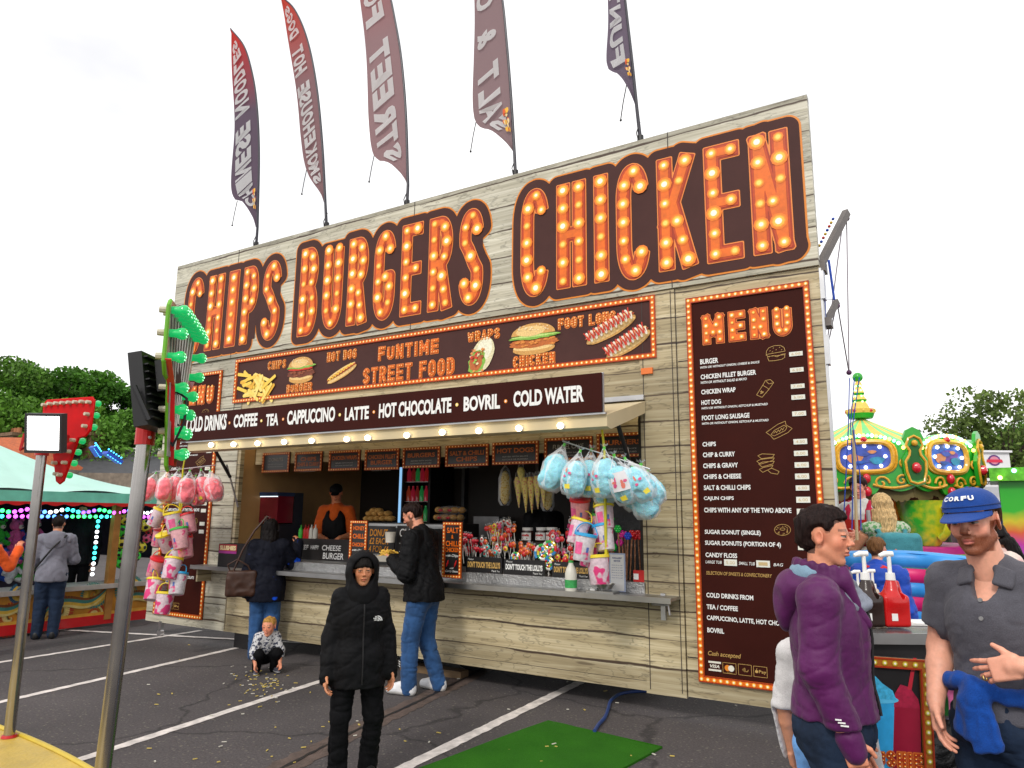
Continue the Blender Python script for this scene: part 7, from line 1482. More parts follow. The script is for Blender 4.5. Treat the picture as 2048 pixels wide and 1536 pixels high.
for k in range(8):
 A, B = vtx(k), vtx(k+1); ux = (B-A)/np.linalg.norm(B-A); W = np.linalg.norm(B-A); nn = np.cross(ux, [0, 0, 1]); nn = nn if (nn@(A-V3(C0[0], C0[1], 0))) > 0 else -nn
 o = (A+B)/2; f = lambda a, b, k_=0: o+ux*a+V3(0, 0, b)+nn*.004*k_
 H0, H1 = zLow, zTop; cz_ = (zat(905, 1750, DC-RC)); hw = W/2
 prof = [(-hw, H0)]+[(-hw+W*i/24, H0-.07*abs(math.sin(PI*i/8))-.05*(1 if 9 < i < 15 else 0)) for i in range(1, 24)]+[(hw, H0), (hw, H1-.06)]+[(hw*.80-W*.8*i/20, H1+.20*math.sin(PI*i/20)**.6) for i in range(0, 21)]+[(-hw, H1-.06)]
 s = 1 if np.cross(ux, [0, 0, 1])@nn > 0 else -1
 mb = MB(); pts = prof
 mb.prism(pts, V3(o[0], o[1], 0), ux, V3(0, 0, 1), .05, 0); fr_ = MB(); fr_.prism([(-hw, H0+.05)]+[(-hw+W*i/48, H0-.10-.10*abs(math.sin(PI*i/16))-.03*abs(math.sin(PI*i/3))) for i in range(1, 48)]+[(hw, H0+.05)], V3(o[0], o[1], 0)-nn*.07, ux, V3(0, 0, 1), .02); fr_.build('lower_fringe', mat('fringe_olive', (.13, .10, .03), .6, var=.2), rd); bd = mb.build('rounding_board', GRN, rd)
 ov = lambda r, i, n=28: (hw*.54*r*math.copysign(abs(math.cos(2*PI*i/n))**.8, math.cos(2*PI*i/n)), H1-.15+(.235+.03*math.cos(4*PI*i/n))*r*math.copysign(abs(math.sin(2*PI*i/n))**.8, math.sin(2*PI*i/n)))
 fo = lambda q, k_: V3(o[0], o[1], 0)+ux*q[0]+V3(0, 0, q[1])+nn*.004*k_
 mb = MB(); mb.add([fo(ov(1.0, i), 1) for i in range(28)], [tuple(range(28))], k % 2); rn = random.Random(k)
 for j, (cx_, cz2, r1, r2, mi) in enumerate(((.12, .05, .55, .5, 2-(k % 2)), (-.35, -.1, .35, .4, 3), (.4, -.25, .3, .3, 4), (-.05, .2, .3, .2, 1), (.25, .3, .18, .14, 3), (-.2, -.35, .28, .12, 0))):
  mb.add([fo((hw*.62*(cx_+r1*math.cos(a)*(1+.15*math.sin(3*a))*.8), H1-.15+.235*(cz2+r2*math.sin(a)*.8)), 2+j) for a in np.arange(0, 6.2, .35)], [tuple(range(18))], mi)
 mb.build('painted_cartouche', PNT, bd)
 mb = MB(); mb.tube([fo(ov(1.08, i % 28), 6) for i in range(29)], .035, 7, 0); mb.tube([fo(ov(1.22, i % 28), 4) for i in range(29)], .018, 6, 0)
 for sx in (-1, 1):
  for cx_, cz2, r in ((.30, H0+.05, .11), (.72, H0+.09, .09), (.80, H0+.33, .09)):
   mb.tube([fo((sx*hw*cx_+sx*r*(1-i/16)*math.cos(i*.55), cz2+r*(1-i/16)*math.sin(i*.55)), 7) for i in range(15)], .017, 6, 0)
  mb.tube([fo((sx*hw*(.12+.8*i/10), H0+.03-.05*math.sin(PI*i/10)), 6) for i in range(11)], .02, 6, 0)
 mb.build('gilding', GOLDM, bd, True)
 mb = MB(); mb.sph(fo((0, H0+.12), 8), (.06, .06, .075), 10, 8); mb.sph(fo((0, H0-.07), 8), (.06, .06, .075), 10, 8); mb.sph(fo((0, H1+.11), 8), (.05, .05, .05), 8, 6); mb.build('jewel', REDJ, bd, True)
 mb = MB()
 for i in range(19): mb.sph(fo((hw*.80-W*.8*i/18, H1-.03+.20*math.sin(PI*i/18)**.6), 10), .027, 7, 5, i % 3)
 for i in range(8): mb.sph(fo(ov(.78, i*3.5), 8), .026, 7, 5, 1)
 mb.build('board_bulb', [led((1, .75, .15)), led((.95, .97, 1)), led((.2, .8, .5))], bd, True)
 mb = MB(); cv = V3(A[0], A[1], 0); rad = (A-V3(C0[0], C0[1], 0)); rad = rad/np.linalg.norm(rad); tx = np.cross([0, 0, 1], rad); g = lambda a, b, k_: cv+tx*a+V3(0, 0, b)+rad*(.03+.006*k_)
 cr_ = lambda m_: [(m_*x, (H0+H1)/2+.02+z*m_) for x, z in ((0, -.32), (.12, -.28), (.17, -.1), (.18, .08), (.10, .2), (.09, .28), (.15, .38), (.10, .5), (0, .55), (-.10, .5), (-.15, .38), (-.09, .28), (-.10, .2), (-.18, .08), (-.17, -.1), (-.12, -.28))]
 mb.prism(cr_(1.0), cv+rad*.03, tx, V3(0, 0, 1), .05, 0); V1 = [g(a, b, 1) for a, b in [(.68*x, (H0+H1)/2-.03+.62*(z-(H0+H1)/2)+.0) for x, z in cr_(1.0)]]; mb.add(V1, [tuple(range(16))], 1); mb.tube([g(x*.8, (H0+H1)/2-.02+.8*(z-(H0+H1)/2), 2) for x, z in cr_(1)+cr_(1)[:1]], .018, 6, 2)
 mb.sph(g(0, (H0+H1)/2-.03, 3), (.065, .065, .08), 10, 8, 3); mb.sph(g(0, (H0+H1)/2+.33, 3), .045, 8, 6, 2); mb.build('corner_crest', [GRN, GRD, GOLDM, REDJ], rd, True, angle=30)
mb = MB(); V = [vtx(k, RC-.06)+V3(0, 0, zLow+.02) for k in range(8)]; mb.add(V, [tuple(range(8))], 0); mb.build('ceiling', mat('ride_ceiling', (.16, .13, .05), .6, var=.3), rd)
mb = MB(); mb.lathe([(.5, 1.25), (.42, 1.6), (.60, 2.0), (.62, 2.3)], (C0[0], C0[1], 0), 12, 0, mis=[0, 0, 1])
for j in range(3):
 for k in range(14): a = 2*PI*k/14; mb.sph((C0[0]+.62*math.cos(a), C0[1]+.62*math.sin(a), 2.02+.11*j), .022, 6, 4, 2)
mb.build('centre_column', [cloth('column_stripes', (.45, .08, .02), .4, .3, 30), GRD, led((.8, .9, .8))], rd, True)
mb = MB(); mb.lathe([(.01, 1.26), (RC+.0, 1.26), (RC+.05, 1.24), (RC+.05, 1.16), (RC+.12, 1.14), (RC+.12, .98), (RC+.2, .95), (RC+.2, .0)], (C0[0], C0[1], 0), 40, 0, mis=[0, 1, 1, 2, 2, 3, 3]); mb.build('turntable', [mat('deck_pink', (.55, .05, .22), .4), mat('deck_magenta', (.45, .02, .2), .4), mat('deck_lime', (.10, .50, .06), .4), GRD], rd, True, angle=30)
def cup(px, dep, nm, c1, c2):
 q = D(px, 1040, dep); b = V3(q[0], q[1], 1.265); m, nt, bs = newmat('cup_'+nm); L = nt.links.new; tc = node(nt, 'ShaderNodeTexCoord'); sp = node(nt, 'ShaderNodeSeparateXYZ'); L(tc.outputs['Object'], sp.inputs[0]); nz = node(nt, 'ShaderNodeTexNoise', Scale=9.0, Detail=4.0); L(tc.outputs['Object'], nz.inputs['Vector'])
 ad = node(nt, 'ShaderNodeMath', operation='MULTIPLY_ADD'); ad.inputs[1].default_value = .9; L(sp.outputs['X'], ad.inputs[0]); L(nz.outputs['Fac'], ad.inputs[2]); rp = node(nt, 'ShaderNodeValToRGB'); rp.color_ramp.elements[0].position = .35; rp.color_ramp.elements[0].color = (*c1, 1); rp.color_ramp.elements[1].position = .75; rp.color_ramp.elements[1].color = (*c2, 1); L(ad.outputs[0], rp.inputs['Fac']); L(rp.outputs['Color'], bs.inputs['Base Color']); bs.inputs['Roughness'].default_value = .25; bs.inputs['Coat Weight'].default_value = .6
 mb = MB(); mb.lathe([(.18, 0), (.20, .02), (.25, .12), (.33, .42), (.365, .62), (.38, .66), (.36, .66), (.32, .45), (.22, .12), (.01, .1)], (0, 0, 0), 28); t = thing('teacup_car', '%s teacup car on the roundabout' % nm, 'ride car', b); mb.build('cup', m, t, True, True, 50)
 mb = MB(); hd = -fx_*.30+rx_*.08; mb.tube([hd*.92+V3(0, 0, .12), hd*1.25+V3(0, 0, .2), hd*1.5+V3(0, 0, .38), hd*1.25+V3(0, 0, .56)], [.06, .055, .05, .05], 10); mb.build('handle', m, t, True, True)
cup(1848, 10.75, 'lime green and yellow', (.03, .42, .03), (.62, .60, .02)); cup(1952, 11.1, 'violet', (.20, .05, .45), (.1, .2, .6)); cup(1770, 11.2, 'red and orange', (.6, .03, .02), (.7, .3, .02))
q = D(2050, 1036, 10.2); t = thing('ride_booth', 'green and rainbow painted pay booth at the right edge', 'booth', (q[0], q[1], 0)); x0 = D(1988, 1036, 10.0)
b0 = V3(x0[0], x0[1], 0); uy = ray(1990, 1036)*[1, 1, 0]; uy /= np.linalg.norm(uy); ux = np.array([uy[1], -uy[0], 0]); M = np.eye(4); M[:3, 0] = ux; M[:3, 1] = uy; M[:3, 3] = b0
zc0, zc1 = zat(962, 2020, 10.), zat(935, 2020, 10.)
mb = MB(); mb.bx(.10, 1.3, .12, 1.3, 0, zc0, 0, M); m, nt, bs = newmat('rainbow_paint'); L = nt.links.new; tc = node(nt, 'ShaderNodeTexCoord'); sp = node(nt, 'ShaderNodeSeparateXYZ'); L(tc.outputs['Object'], sp.inputs[0]); nz = node(nt, 'ShaderNodeTexNoise', Scale=2.0, Detail=3.0); L(tc.outputs['Object'], nz.inputs['Vector']); ad = node(nt, 'ShaderNodeMath', operation='MULTIPLY_ADD'); ad.inputs[1].default_value = .35; L(sp.outputs['Z'], ad.inputs[0]); ml = node(nt, 'ShaderNodeMath', operation='MULTIPLY'); ml.inputs[1].default_value = .25; L(nz.outputs['Fac'], ml.inputs[0]); L(ml.outputs[0], ad.inputs[2])
rp = node(nt, 'ShaderNodeValToRGB'); e = rp.color_ramp.elements; e[0].position = .3; e[0].color = (.05, .15, .7, 1); e[1].position = .85; e[1].color = (.02, .40, .02, 1)
for p_, c_ in ((.45, (.15, .2, .8)), (.55, (.5, .03, .35)), (.63, (.65, .1, .03)), (.70, (.6, .5, .02)), (.76, (.03, .42, .02))): k = e.new(p_); k.color = (*c_, 1)
L(ad.outputs[0], rp.inputs['Fac']); L(rp.outputs['Color'], bs.inputs['Base Color']); bs.inputs['Roughness'].default_value = .3; mb.build('booth_body', m, t)
mb = MB(); mb.bx(0, 1.4, 0, 1.4, zc0+.002, zc1, 0, M); [mb.sph(M[:3, 3]+ux*(.12+.17*i)-uy*.01+V3(0, 0, zc0+(zc1-zc0)*(.75 if i % 2 else .25)), .03, 7, 5, 1+i % 2) for i in range(8)]; mb.build('booth_fascia', [cloth('fascia_lime', (.12, .5, .03), .35, .4, 20), led((1, .8, .3)), led((.4, .9, .9))], t, False)
mb = MB(); mb.bx(.45, 1.1, .105, .118, zc0-1.0, zc0-.12, 0, M); f = lambda a, b: M[:3, 3]+ux*a+uy*.10+V3(0, 0, b); [text(mb, 'RIDE TOKENS', f, .5, 1.05, zc0-.3-.09*k, zc0-.26-.09*k, 1, 0) for k in range(6)]; mb.build('booth_notice', [mat('pale_green_card', (.65, .75, .55), .5), BLACK], t)
q = D(1870, 1036, 17.5); t = thing('food_van', 'long white catering van with an open hatch and lettered menu strip behind the roundabout', 'catering van', (q[0], q[1], 0)); M = np.eye(4); M[:3, 0] = rx_; M[:3, 1] = fx_; xl = D(1640, 1036, 17.5); M[:3, 3] = V3(xl[0], xl[1], 0); Wd = 4.1; zr = zat(898, 1900, 17.5); VW = mat('van_white', (.80, .80, .82), .35, var=.05); zh1, zh0 = zat(972, 1850, 17.5), zat(1035, 1850, 17.5)
xe = (D(1960, 1036, 17.5)-xl)@rx_
mb = MB(); mb.bx(0, xe, 0, .05, .4, zh0, 0, M); mb.bx(0, xe, 0, .05, zh1+.30, zr, 0, M); mb.bx(0, .8, 0, .05, zh0, zh1+.3, 0, M); mb.bx(xe-.2, xe, 0, .05, zh0, zh1+.3, 0, M); mb.bx(0, xe, 2.2, 2.25, .4, zr, 1, M); mb.bx(0, xe, .05, 2.2, zr, zr+.05, 0, M); mb.bx(0, xe, .05, 2.2, .4, .45, 1, M); mb.bx(0, .05, .05, 2.2, .4, zr, 0, M); mb.bx(xe-.05, xe, .05, 2.2, .4, zr, 0, M); mb.build('van_body', [VW, mat('van_dark', (.035, .032, .032), .6, var=.3)], t)
mb = MB(); mb.bx(.0, xe+.15, -.75, -.70, zh1-.03, zh1+.17, 0, M); mb.bx(0, xe+.15, -.70, 0, zh1+.12, zh1+.17, 0, M); fl_ = mb.build('awning', VW, t); mb = MB(); f = lambda a, b: M[:3, 3]+rx_*a-fx_*.76+V3(0, 0, b)
for s, a, b in (('CHIPS & CURRY', .1, .65), ('CHIPS & CHEESE', .85, 1.5), ('CHICKEN WRAPS', 1.75, 2.4), ('CHEESE BURGERS', 2.65, 3.3), ('FOOTLONGS', 3.55, 4.0)): text(mb, s, f, a, b, zh1+.02, zh1+.11, 0, .05)
mb.build('awning_lettering', BLACK, fl_)
mb = MB(); mb.bx(.8, xe-.2, -.35, .0, zh0-.05, zh0, 0, M); mb.build('van_counter', STEEL, t); rn = random.Random(6); mb = MB()
for k in range(14): x = .95+k*.22; mb.bx(x, x+.14, 1.6, 1.9, zh0+.1, zh0+rn.uniform(.25, .6), k % 2, M)
mb.build('kitchen_equipment', [mat('kit_a', (.10, .10, .10), .4, metal=.7), mat('kit_b', (.16, .14, .12), .5)], t)
mb = MB(); f = lambda a, b: M[:3, 3]+rx_*a-fx_*.01+V3(0, 0, b); [text(mb, 'BURGER WITH CHEESE', f, .06, .72, zh1-.1-.075*k, zh1-.06-.075*k, 0, 0) for k in range(8)]; mb.build('price_list', BLACK, t)
xs = (D(1985, 1036, 17.5)-xl)@rx_; mb = MB(); q = D(2003, 918, 17.0); z0, z1 = zat(935, 2000, 17), zat(903, 2000, 17); xx = (q-M[:3, 3])@rx_; mb.bx(xx-.62, xx+.38, -.5, -.42, z0, z1, 0, M); mb.bx(xx-.66, xx+.42, -.56, -.38, z1+.002, z1+.05, 0, M); sg = mb.build('roof_sign', VW, t); mb = MB(); c = M[:3, 3]+rx_*(xx+.0)-fx_*.51+V3(0, 0, (z0+z1)/2); f = lambda a, b, k_: c+rx_*a+V3(0, 0, b)-fx_*.004*k_
mb.add([f(.15*math.cos(a)*(1+.05*math.sin(14*a)), .13*math.sin(a), 0) for a in np.arange(0, 6.28, .15)], [tuple(range(42))], 0); mb.add([f(.11*math.cos(a), .095*math.sin(a), 1) for a in np.arange(0, 6.2, .3)], [tuple(range(21))], 1); mb.add([f(-.2, -.05, 2), f(.2, -.05, 2), f(.18, .02, 2), f(-.18, .02, 2)], [(0, 1, 2, 3)], 2); mb.build('sign_emblem', [mat('emblem_purple', (.12, .03, .2), .5), mat('emblem_pink', (.7, .25, .35), .5), mat('emblem_red', (.7, .03, .08), .5)], sg)
mb = MB(); mb.bx(xe, xe+1.2, .3, 2.1, .4, zat(958, 1990, 17.5), 0, M); mb.build('van_cab', VW, t)
for x in (.6, 3.3): 
 c = M[:3, 3]+rx_*x; mb = MB(); mb.cyl(c+fx_*.02+V3(0, 0, .36), c+fx_*.25+V3(0, 0, .36), .36, n=20); mb.build('wheel', MATS['tyre'], t, True)
# ------------------------------------------------------------------ striped inflatable wall
t = thing('striped_barrier', 'inflatable barrier in broad pink and blue stripes behind the drinks table', 'inflatable', D(1800, 1300, 6.2)*[1, 1, 0]); a, b = D(1668, 1036, 6.5), D(1925, 1036, 5.9); ux = (b-a)*[1, 1, 0]; W = np.linalg.norm(ux); ux /= W; nv_ = np.array([ux[1], -ux[0], 0]); nv_ = nv_ if nv_@_f < 0 else -nv_; zt_ = zat(1112, 1800, 6.2)
mb = MB(); ns = 8
for i in range(ns):
 z1 = zt_-i*.115; mb.grid(lambda u, v: V3(a[0], a[1], 0)+ux*W*u+nv_*(.025*math.sin(PI*v)**.6+.015*math.sin(u*17+i*.3))+V3(0, 0, z1-.115*v+.03*math.sin(PI*u)*(1 if i == 0 else .6)), 30, 6, i % 2)
mb.grid(lambda u, v: V3(a[0], a[1], 0)+ux*W*u-nv_*.12*v+V3(0, 0, zt_+.03*math.sin(PI*u)+.02*math.sin(PI*v)), 30, 4, 0)
mb.build('inflatable_tube', [mat('inflat_blue', (.04, .30, .75), .4, var=.12), mat('inflat_pink', (.70, .02, .16), .4, var=.12)], t, True, angle=50)
# ------------------------------------------------------------------ drinks table with sauce pumps and slush poster
TD = 3.55; c = D(1800, 1262, TD); zt_ = c[2]; tb_ = thing('drinks_table', 'black topped serving table between the purple jacket and the grey polo shirt', 'table', (c[0], c[1], 0)); M = np.eye(4); M[:3, 0] = rx_; M[:3, 1] = fx_; M[:3, 3] = V3(c[0], c[1], 0)
mb = MB(); mb.bx(-.20, .62, -.10, .42, zt_-.03, zt_, 0, M); mb.bx(-.20, .62, -.115, -.10, zt_-.045, zt_+.006, 1, M); mb.build('table_top', [mat('table_top', (.09, .085, .085), .25, var=.3, scale=6), STEEL], tb_); mb = MB(); mb.bx(-.18, .60, -.08, .40, zt_-.16, zt_-.05, 0, M); mb.build('table_apron', BLACK, tb_)
for x, y in ((-.16, -.06), (.57, -.06), (-.16, .38), (.57, .38)): mb = MB(); mb.bx(x-.02, x+.02, y-.02, y+.02, 0, zt_-.16, 0, M); mb.build('leg', BLACK, tb_)
def pump(px, nm, col, lab, s=1.0, dep=TD+.1, py=1256):
 q = D(px, py, dep); t = thing('sauce_pump', lab, 'sauce bottle', (q[0], q[1], zt_+.001), math.atan2(rx_[1], rx_[0])); F = Field()
 F.boxr((0, 0, .085*s), (.050*s, .036*s, .062*s), .016*s, .0); F.limb((0, 0, .13*s), (0, 0, .235*s), .058*s, .022*s, .03*s); F.ell((.030*s, -.04*s, .175*s), (.012*s, .03*s, .035*s), .006, None, -1)
 F.limb((.045*s, 0, .15*s), (.030*s, 0, .222*s), .012*s, .011*s, .006); V, Fc = F.mesh(.0045); V = smooth_verts(V, Fc, 1); mesh_obj('bottle', V, Fc, mat('sauce_'+nm, col, .28, var=.06, coat=.3), t, True, True)
 mb = MB(); mb.cyl((0, 0, .235*s), (0, 0, .27*s), .024*s, .022*s, 16); mb.cyl((0, 0, .27*s), (0, 0, .355*s), .010*s, n=12); mb.tube([(.02*s, 0, .365*s), (-.02*s, 0, .365*s), (-.05*s, 0, .355*s)], [.014*s, .015*s, .009*s], 10); mb.build('pump_head', WHITE, t, True, True, 40)
 mb = MB(); mb.bx(-.035*s, -.005*s, -.054*s, -.0525*s, .04*s, .075*s); mb.build('label', WHITE, t, False, True)
pump(1738, 'brown', (.022, .009, .006), 'brown sauce pump bottle with a white pump, left of the red one'); pump(1789, 'red', (.55, .006, .006), 'red ketchup pump bottle with a white pump on the table'); pump(1752, 'cream', (.62, .50, .34), 'pale mayonnaise bottle behind the brown sauce pump', .72, TD+.33, 1246); pump(1722, 'peach', (.75, .35, .18), 'peach coloured sauce bottle half hidden by the woman', .70, TD+.36, 1246)
q = D(1838, 1236, TD+.25); mb = MB(); Mq = M.copy(); Mq[:3, 3] = V3(q[0], q[1], zt_); [mb.bx(-.10+.012*k, .10+.012*k, -.08, .08, .002+.003*k, .0045+.003*k, 0, Mq) for k in range(4)]; solo(mb, 'napkin_stack', WHITE, 'white napkins lying on the table beside the red ketchup pump', 'napkins')
A, B, Cc, Dd = D(1738, 1312, 3.33), D(1858, 1320, 3.30), D(1900, 1560, 3.22), D(1760, 1600, 3.22); ux = (B-A); W = .40; ux = ux/np.linalg.norm(ux); uy = (A+B)/2-(Cc+Dd)/2; Hh = np.linalg.norm(uy); uy /= Hh; uy = uy-ux*(uy@ux); uy /= np.linalg.norm(uy); Hh = .66; o = B-ux*W-uy*Hh; nz_ = np.cross(ux, uy)
nz_ = nz_ if nz_@_f < 0 else -nz_
t = thing('slush_poster', 'bulb framed poster lettered SLUSHIE showing blue and red slush cups', 'poster', o+ux*W/2); fpz = lambda a, b, y: o+ux*a+uy*b-nz_*y
sg_ = 1
mb = MB(); mb.add([fpz(a, b, y) for y in (0, .02) for a, b in ((0, 0), (W, 0), (W, Hh), (0, Hh))], [(0, 1, 2, 3), (7, 6, 5, 4), (0, 4, 5, 1), (1, 5, 6, 2), (2, 6, 7, 3), (3, 7, 4, 0)]); bd = mb.build('poster_board', BLACK, t)
bulb_frame(t, 0, W, 0, Hh, .045, -.001, .042, .0075, fn=lambda x, z, y: fpz(x, z, y), mats=[mat('poster_orange', (.42, .13, .012), .4), MATS['letter_edge'], mat('poster_bulb_rim', (.5, .35, .02), .4), mat('poster_bulb', (.75, .70, .12), .3), GLOWW])
mb = MB(); L_ = lambda a, b, k: fpz(a, b+.115, -.002-.001*k)
mb.add([L_(a, b, 0) for a, b in ((.05, .05), (.225, .05), (.25, .36), (.02+.045, .36))], [(0, 1, 2, 3)], 0); mb.add([L_(.155+.105*math.cos(x), .36+.02*math.sin(x), 1) for x in np.arange(0, 6.2, .3)], [tuple(range(21))], 1); mb.add([L_(a, b, 1.5) for a, b in ((.06, .36), (.25, .36), (.235, .40), (.19, .43), (.15, .47), (.11, .48), (.07, .44))], [tuple(range(7))], 2)
mb.add([L_(a, b, .4) for a, b in ((.222, .05), (.345, .05), (.352, .33), (.24, .33))], [(0, 1, 2, 3)], 3); mb.add([L_(a, b, .5) for a, b in ((.238, .33), (.352, .33), (.345, .37), (.31, .42), (.27, .43), (.245, .39))], [tuple(range(6))], 4); mb.add([L_(a, b, .6) for a, b in ((.30, .41), (.318, .41), (.345, .55), (.33, .55))], [(0, 1, 2, 3)], 5)
mb.build('slush_picture', [mat('slush_print_blue', (.03, .36, .72), .35, var=.12, scale=30, coat=.3), mat('slush_print_rim', (.10, .5, .8), .35), mat('slush_print_ice', (.05, .42, .70), .5, var=.35, scale=60), mat('slush_print_red', (.28, .005, .03), .35, var=.15, coat=.3), mat('slush_print_redice', (.38, .01, .05), .5, var=.3, scale=60), mat('slush_straw', (.5, .02, .04), .4)], bd)
Ls = Letters(.013).word('SLUSHIE', .06, .35, .19, .255, .014, .28); marquee(bd, Ls, -.006, [(.004, mat('poster_letter', (.55, .12, .02), .4)), (-.001, ORED)], .0035, .016, (.004, .0028, .0018), name='poster_lettering', fn=lambda a, b, y: fpz(a, b, y))
for i, (px, py, dep, s) in enumerate(((1905, 1400, 3.9, .30), (1880, 1330, 4.0, .24))):
 q = D(px, py, dep); F = Field(); F.ell((q[0], q[1], s*1.0), (s*.8, s*.8, s*1.0), .02); V, Fc = F.mesh(.02); V = wrinkle(V, Fc, .05, .16, i); mb = MB(); mb.v = [V]; mb.f = Fc.tolist(); mb.m = [0]*len(Fc); mb.n = len(V); solo(mb, 'bin_bag', mat('bin_liner', (.008, .008, .009), .25, var=.2, bump=.6, bscale=20), 'black bin bag on the ground behind the man in the cap, %s one' % ('larger', 'smaller')[i], 'bin bag', smooth=True)
# ------------------------------------------------------------------ people
SKIN = vcol_mat('skin', .5, .25, 260, sss=.08, mottle=.07, mscale=60)
def hairmat(name, col):
 if name in MATS: return MATS[name]
 m, nt, b = newmat(name); L = nt.links.new; tc = node(nt, 'ShaderNodeTexCoord'); mp = node(nt, 'ShaderNodeMapping'); mp.inputs['Scale'].default_value = (1, 1, .12)
 nz = node(nt, 'ShaderNodeTexNoise', Scale=170.0, Detail=3.0); L(tc.outputs['Object'], mp.inputs['Vector']); L(mp.outputs['Vector'], nz.inputs['Vector'])
 rp = node(nt, 'ShaderNodeValToRGB'); rp.color_ramp.elements[0].position = .3; rp.color_ramp.elements[0].color = (*[c*.45 for c in col], 1); rp.color_ramp.elements[1].position = .72; rp.color_ramp.elements[1].color = (*[min(1, c*1.5) for c in col], 1)
 L(nz.outputs['Fac'], rp.inputs['Fac']); L(rp.outputs['Color'], b.inputs['Base Color']); b.inputs['Roughness'].default_value = .55; b.inputs['Specular IOR Level'].default_value = .12
 bp = node(nt, 'ShaderNodeBump', Strength=.9, Distance=.006); L(nz.outputs['Fac'], bp.inputs['Height']); L(bp.outputs['Normal'], b.inputs['Normal'])
 MATS[name] = m; return m
EYEW = mat('eye_white', (.30, .27, .24), .2, var=0); IRIS = mat('eye_iris', (.03, .025, .02), .15, var=0, coat=.6)
def rotm(yaw=0, pitch=0, roll=0):
 """head turn: yaw to the person's left, pitch up, roll"""
 return np.array(Matrix.Rotation(yaw, 3, 'Z') @ Matrix.Rotation(pitch, 3, 'X') @ Matrix.Rotation(roll, 3, 'Y'))
def head_field(F, c, hh, M, male=False, child=False, neck=None, nr=None, nose=1.0, ears=True):
 h = lambda *p: c+M@(np.array(p, float)*hh)
 k = .05*hh
 wd = 1.05 if child else 1.0
 F.ell(h(0, -.07, .14), V3(.325*wd, .40, .36)*hh, k, M); F.ell(h(0, .08, -.11), V3(.245, .27, .36)*hh, k*1.5, M)
 jw = .21 if male else (.15 if child else .185)
 for s in (-1, 1):
  F.limb(h(s*jw, -.02, -.22), h(s*.06, .20, -.40), .085*hh, .07*hh, k*1.6)
  F.ell(h(s*.16, .20, -.09), V3(.095, .095, .11)*hh, k*1.4, M)
 F.ell(h(0, .235, -.415), V3(.085 if male else .07, .075, .065)*hh, k*1.2, M)
 F.limb(h(-.14, .295, .09), h(.14, .295, .09), (.055 if male else .042)*hh, None, k*1.3)
 for s in (-1, 1): F.ell(h(s*.13, .405, .025), V3(.08, .075, .048)*hh, .045*hh, M, -1)
 F.limb(h(0, .315, .06), h(0, .40, -.09), .032*hh*nose, .046*hh*nose, .035*hh); F.ell(h(0, .40+.03*nose, -.10), V3(.046, .05, .042)*hh*nose, .03*hh, M)
 for s in (-1, 1): F.ell(h(s*.05, .375, -.122), V3(.034, .04, .03)*hh, .02*hh, M)
 for s in (-1, 1):
  F.ell(h(s*.13, .305, .052), V3(.078, .055, .024)*hh, .015*hh, M); F.ell(h(s*.13, .30, -.006), V3(.072, .05, .020)*hh, .02*hh, M)
 F.ell(h(0, .33, -.232), V3(.088, .055, .027)*hh, .025*hh, M); F.ell(h(0, .327, -.285), V3(.072, .055, .032)*hh, .025*hh, M)
 F.limb(h(-.095, .385, -.258), h(.095, .385, -.258), .014*hh, None, .02*hh, -1)
 if ears:
  for s in (-1, 1):
   Me = M @ rotm(s*-.45, 0, 0)
   F.ell(h(s*.335, -.06, -.01), V3(.032, .095, .135)*hh, .02*hh, Me); F.ell(h(s*.372, -.045, .0), V3(.03, .05, .075)*hh, .02*hh, Me, -1)
 if neck is not None: F.limb(h(0, -.09, -.28), neck, nr, nr*1.12, k*1.2)
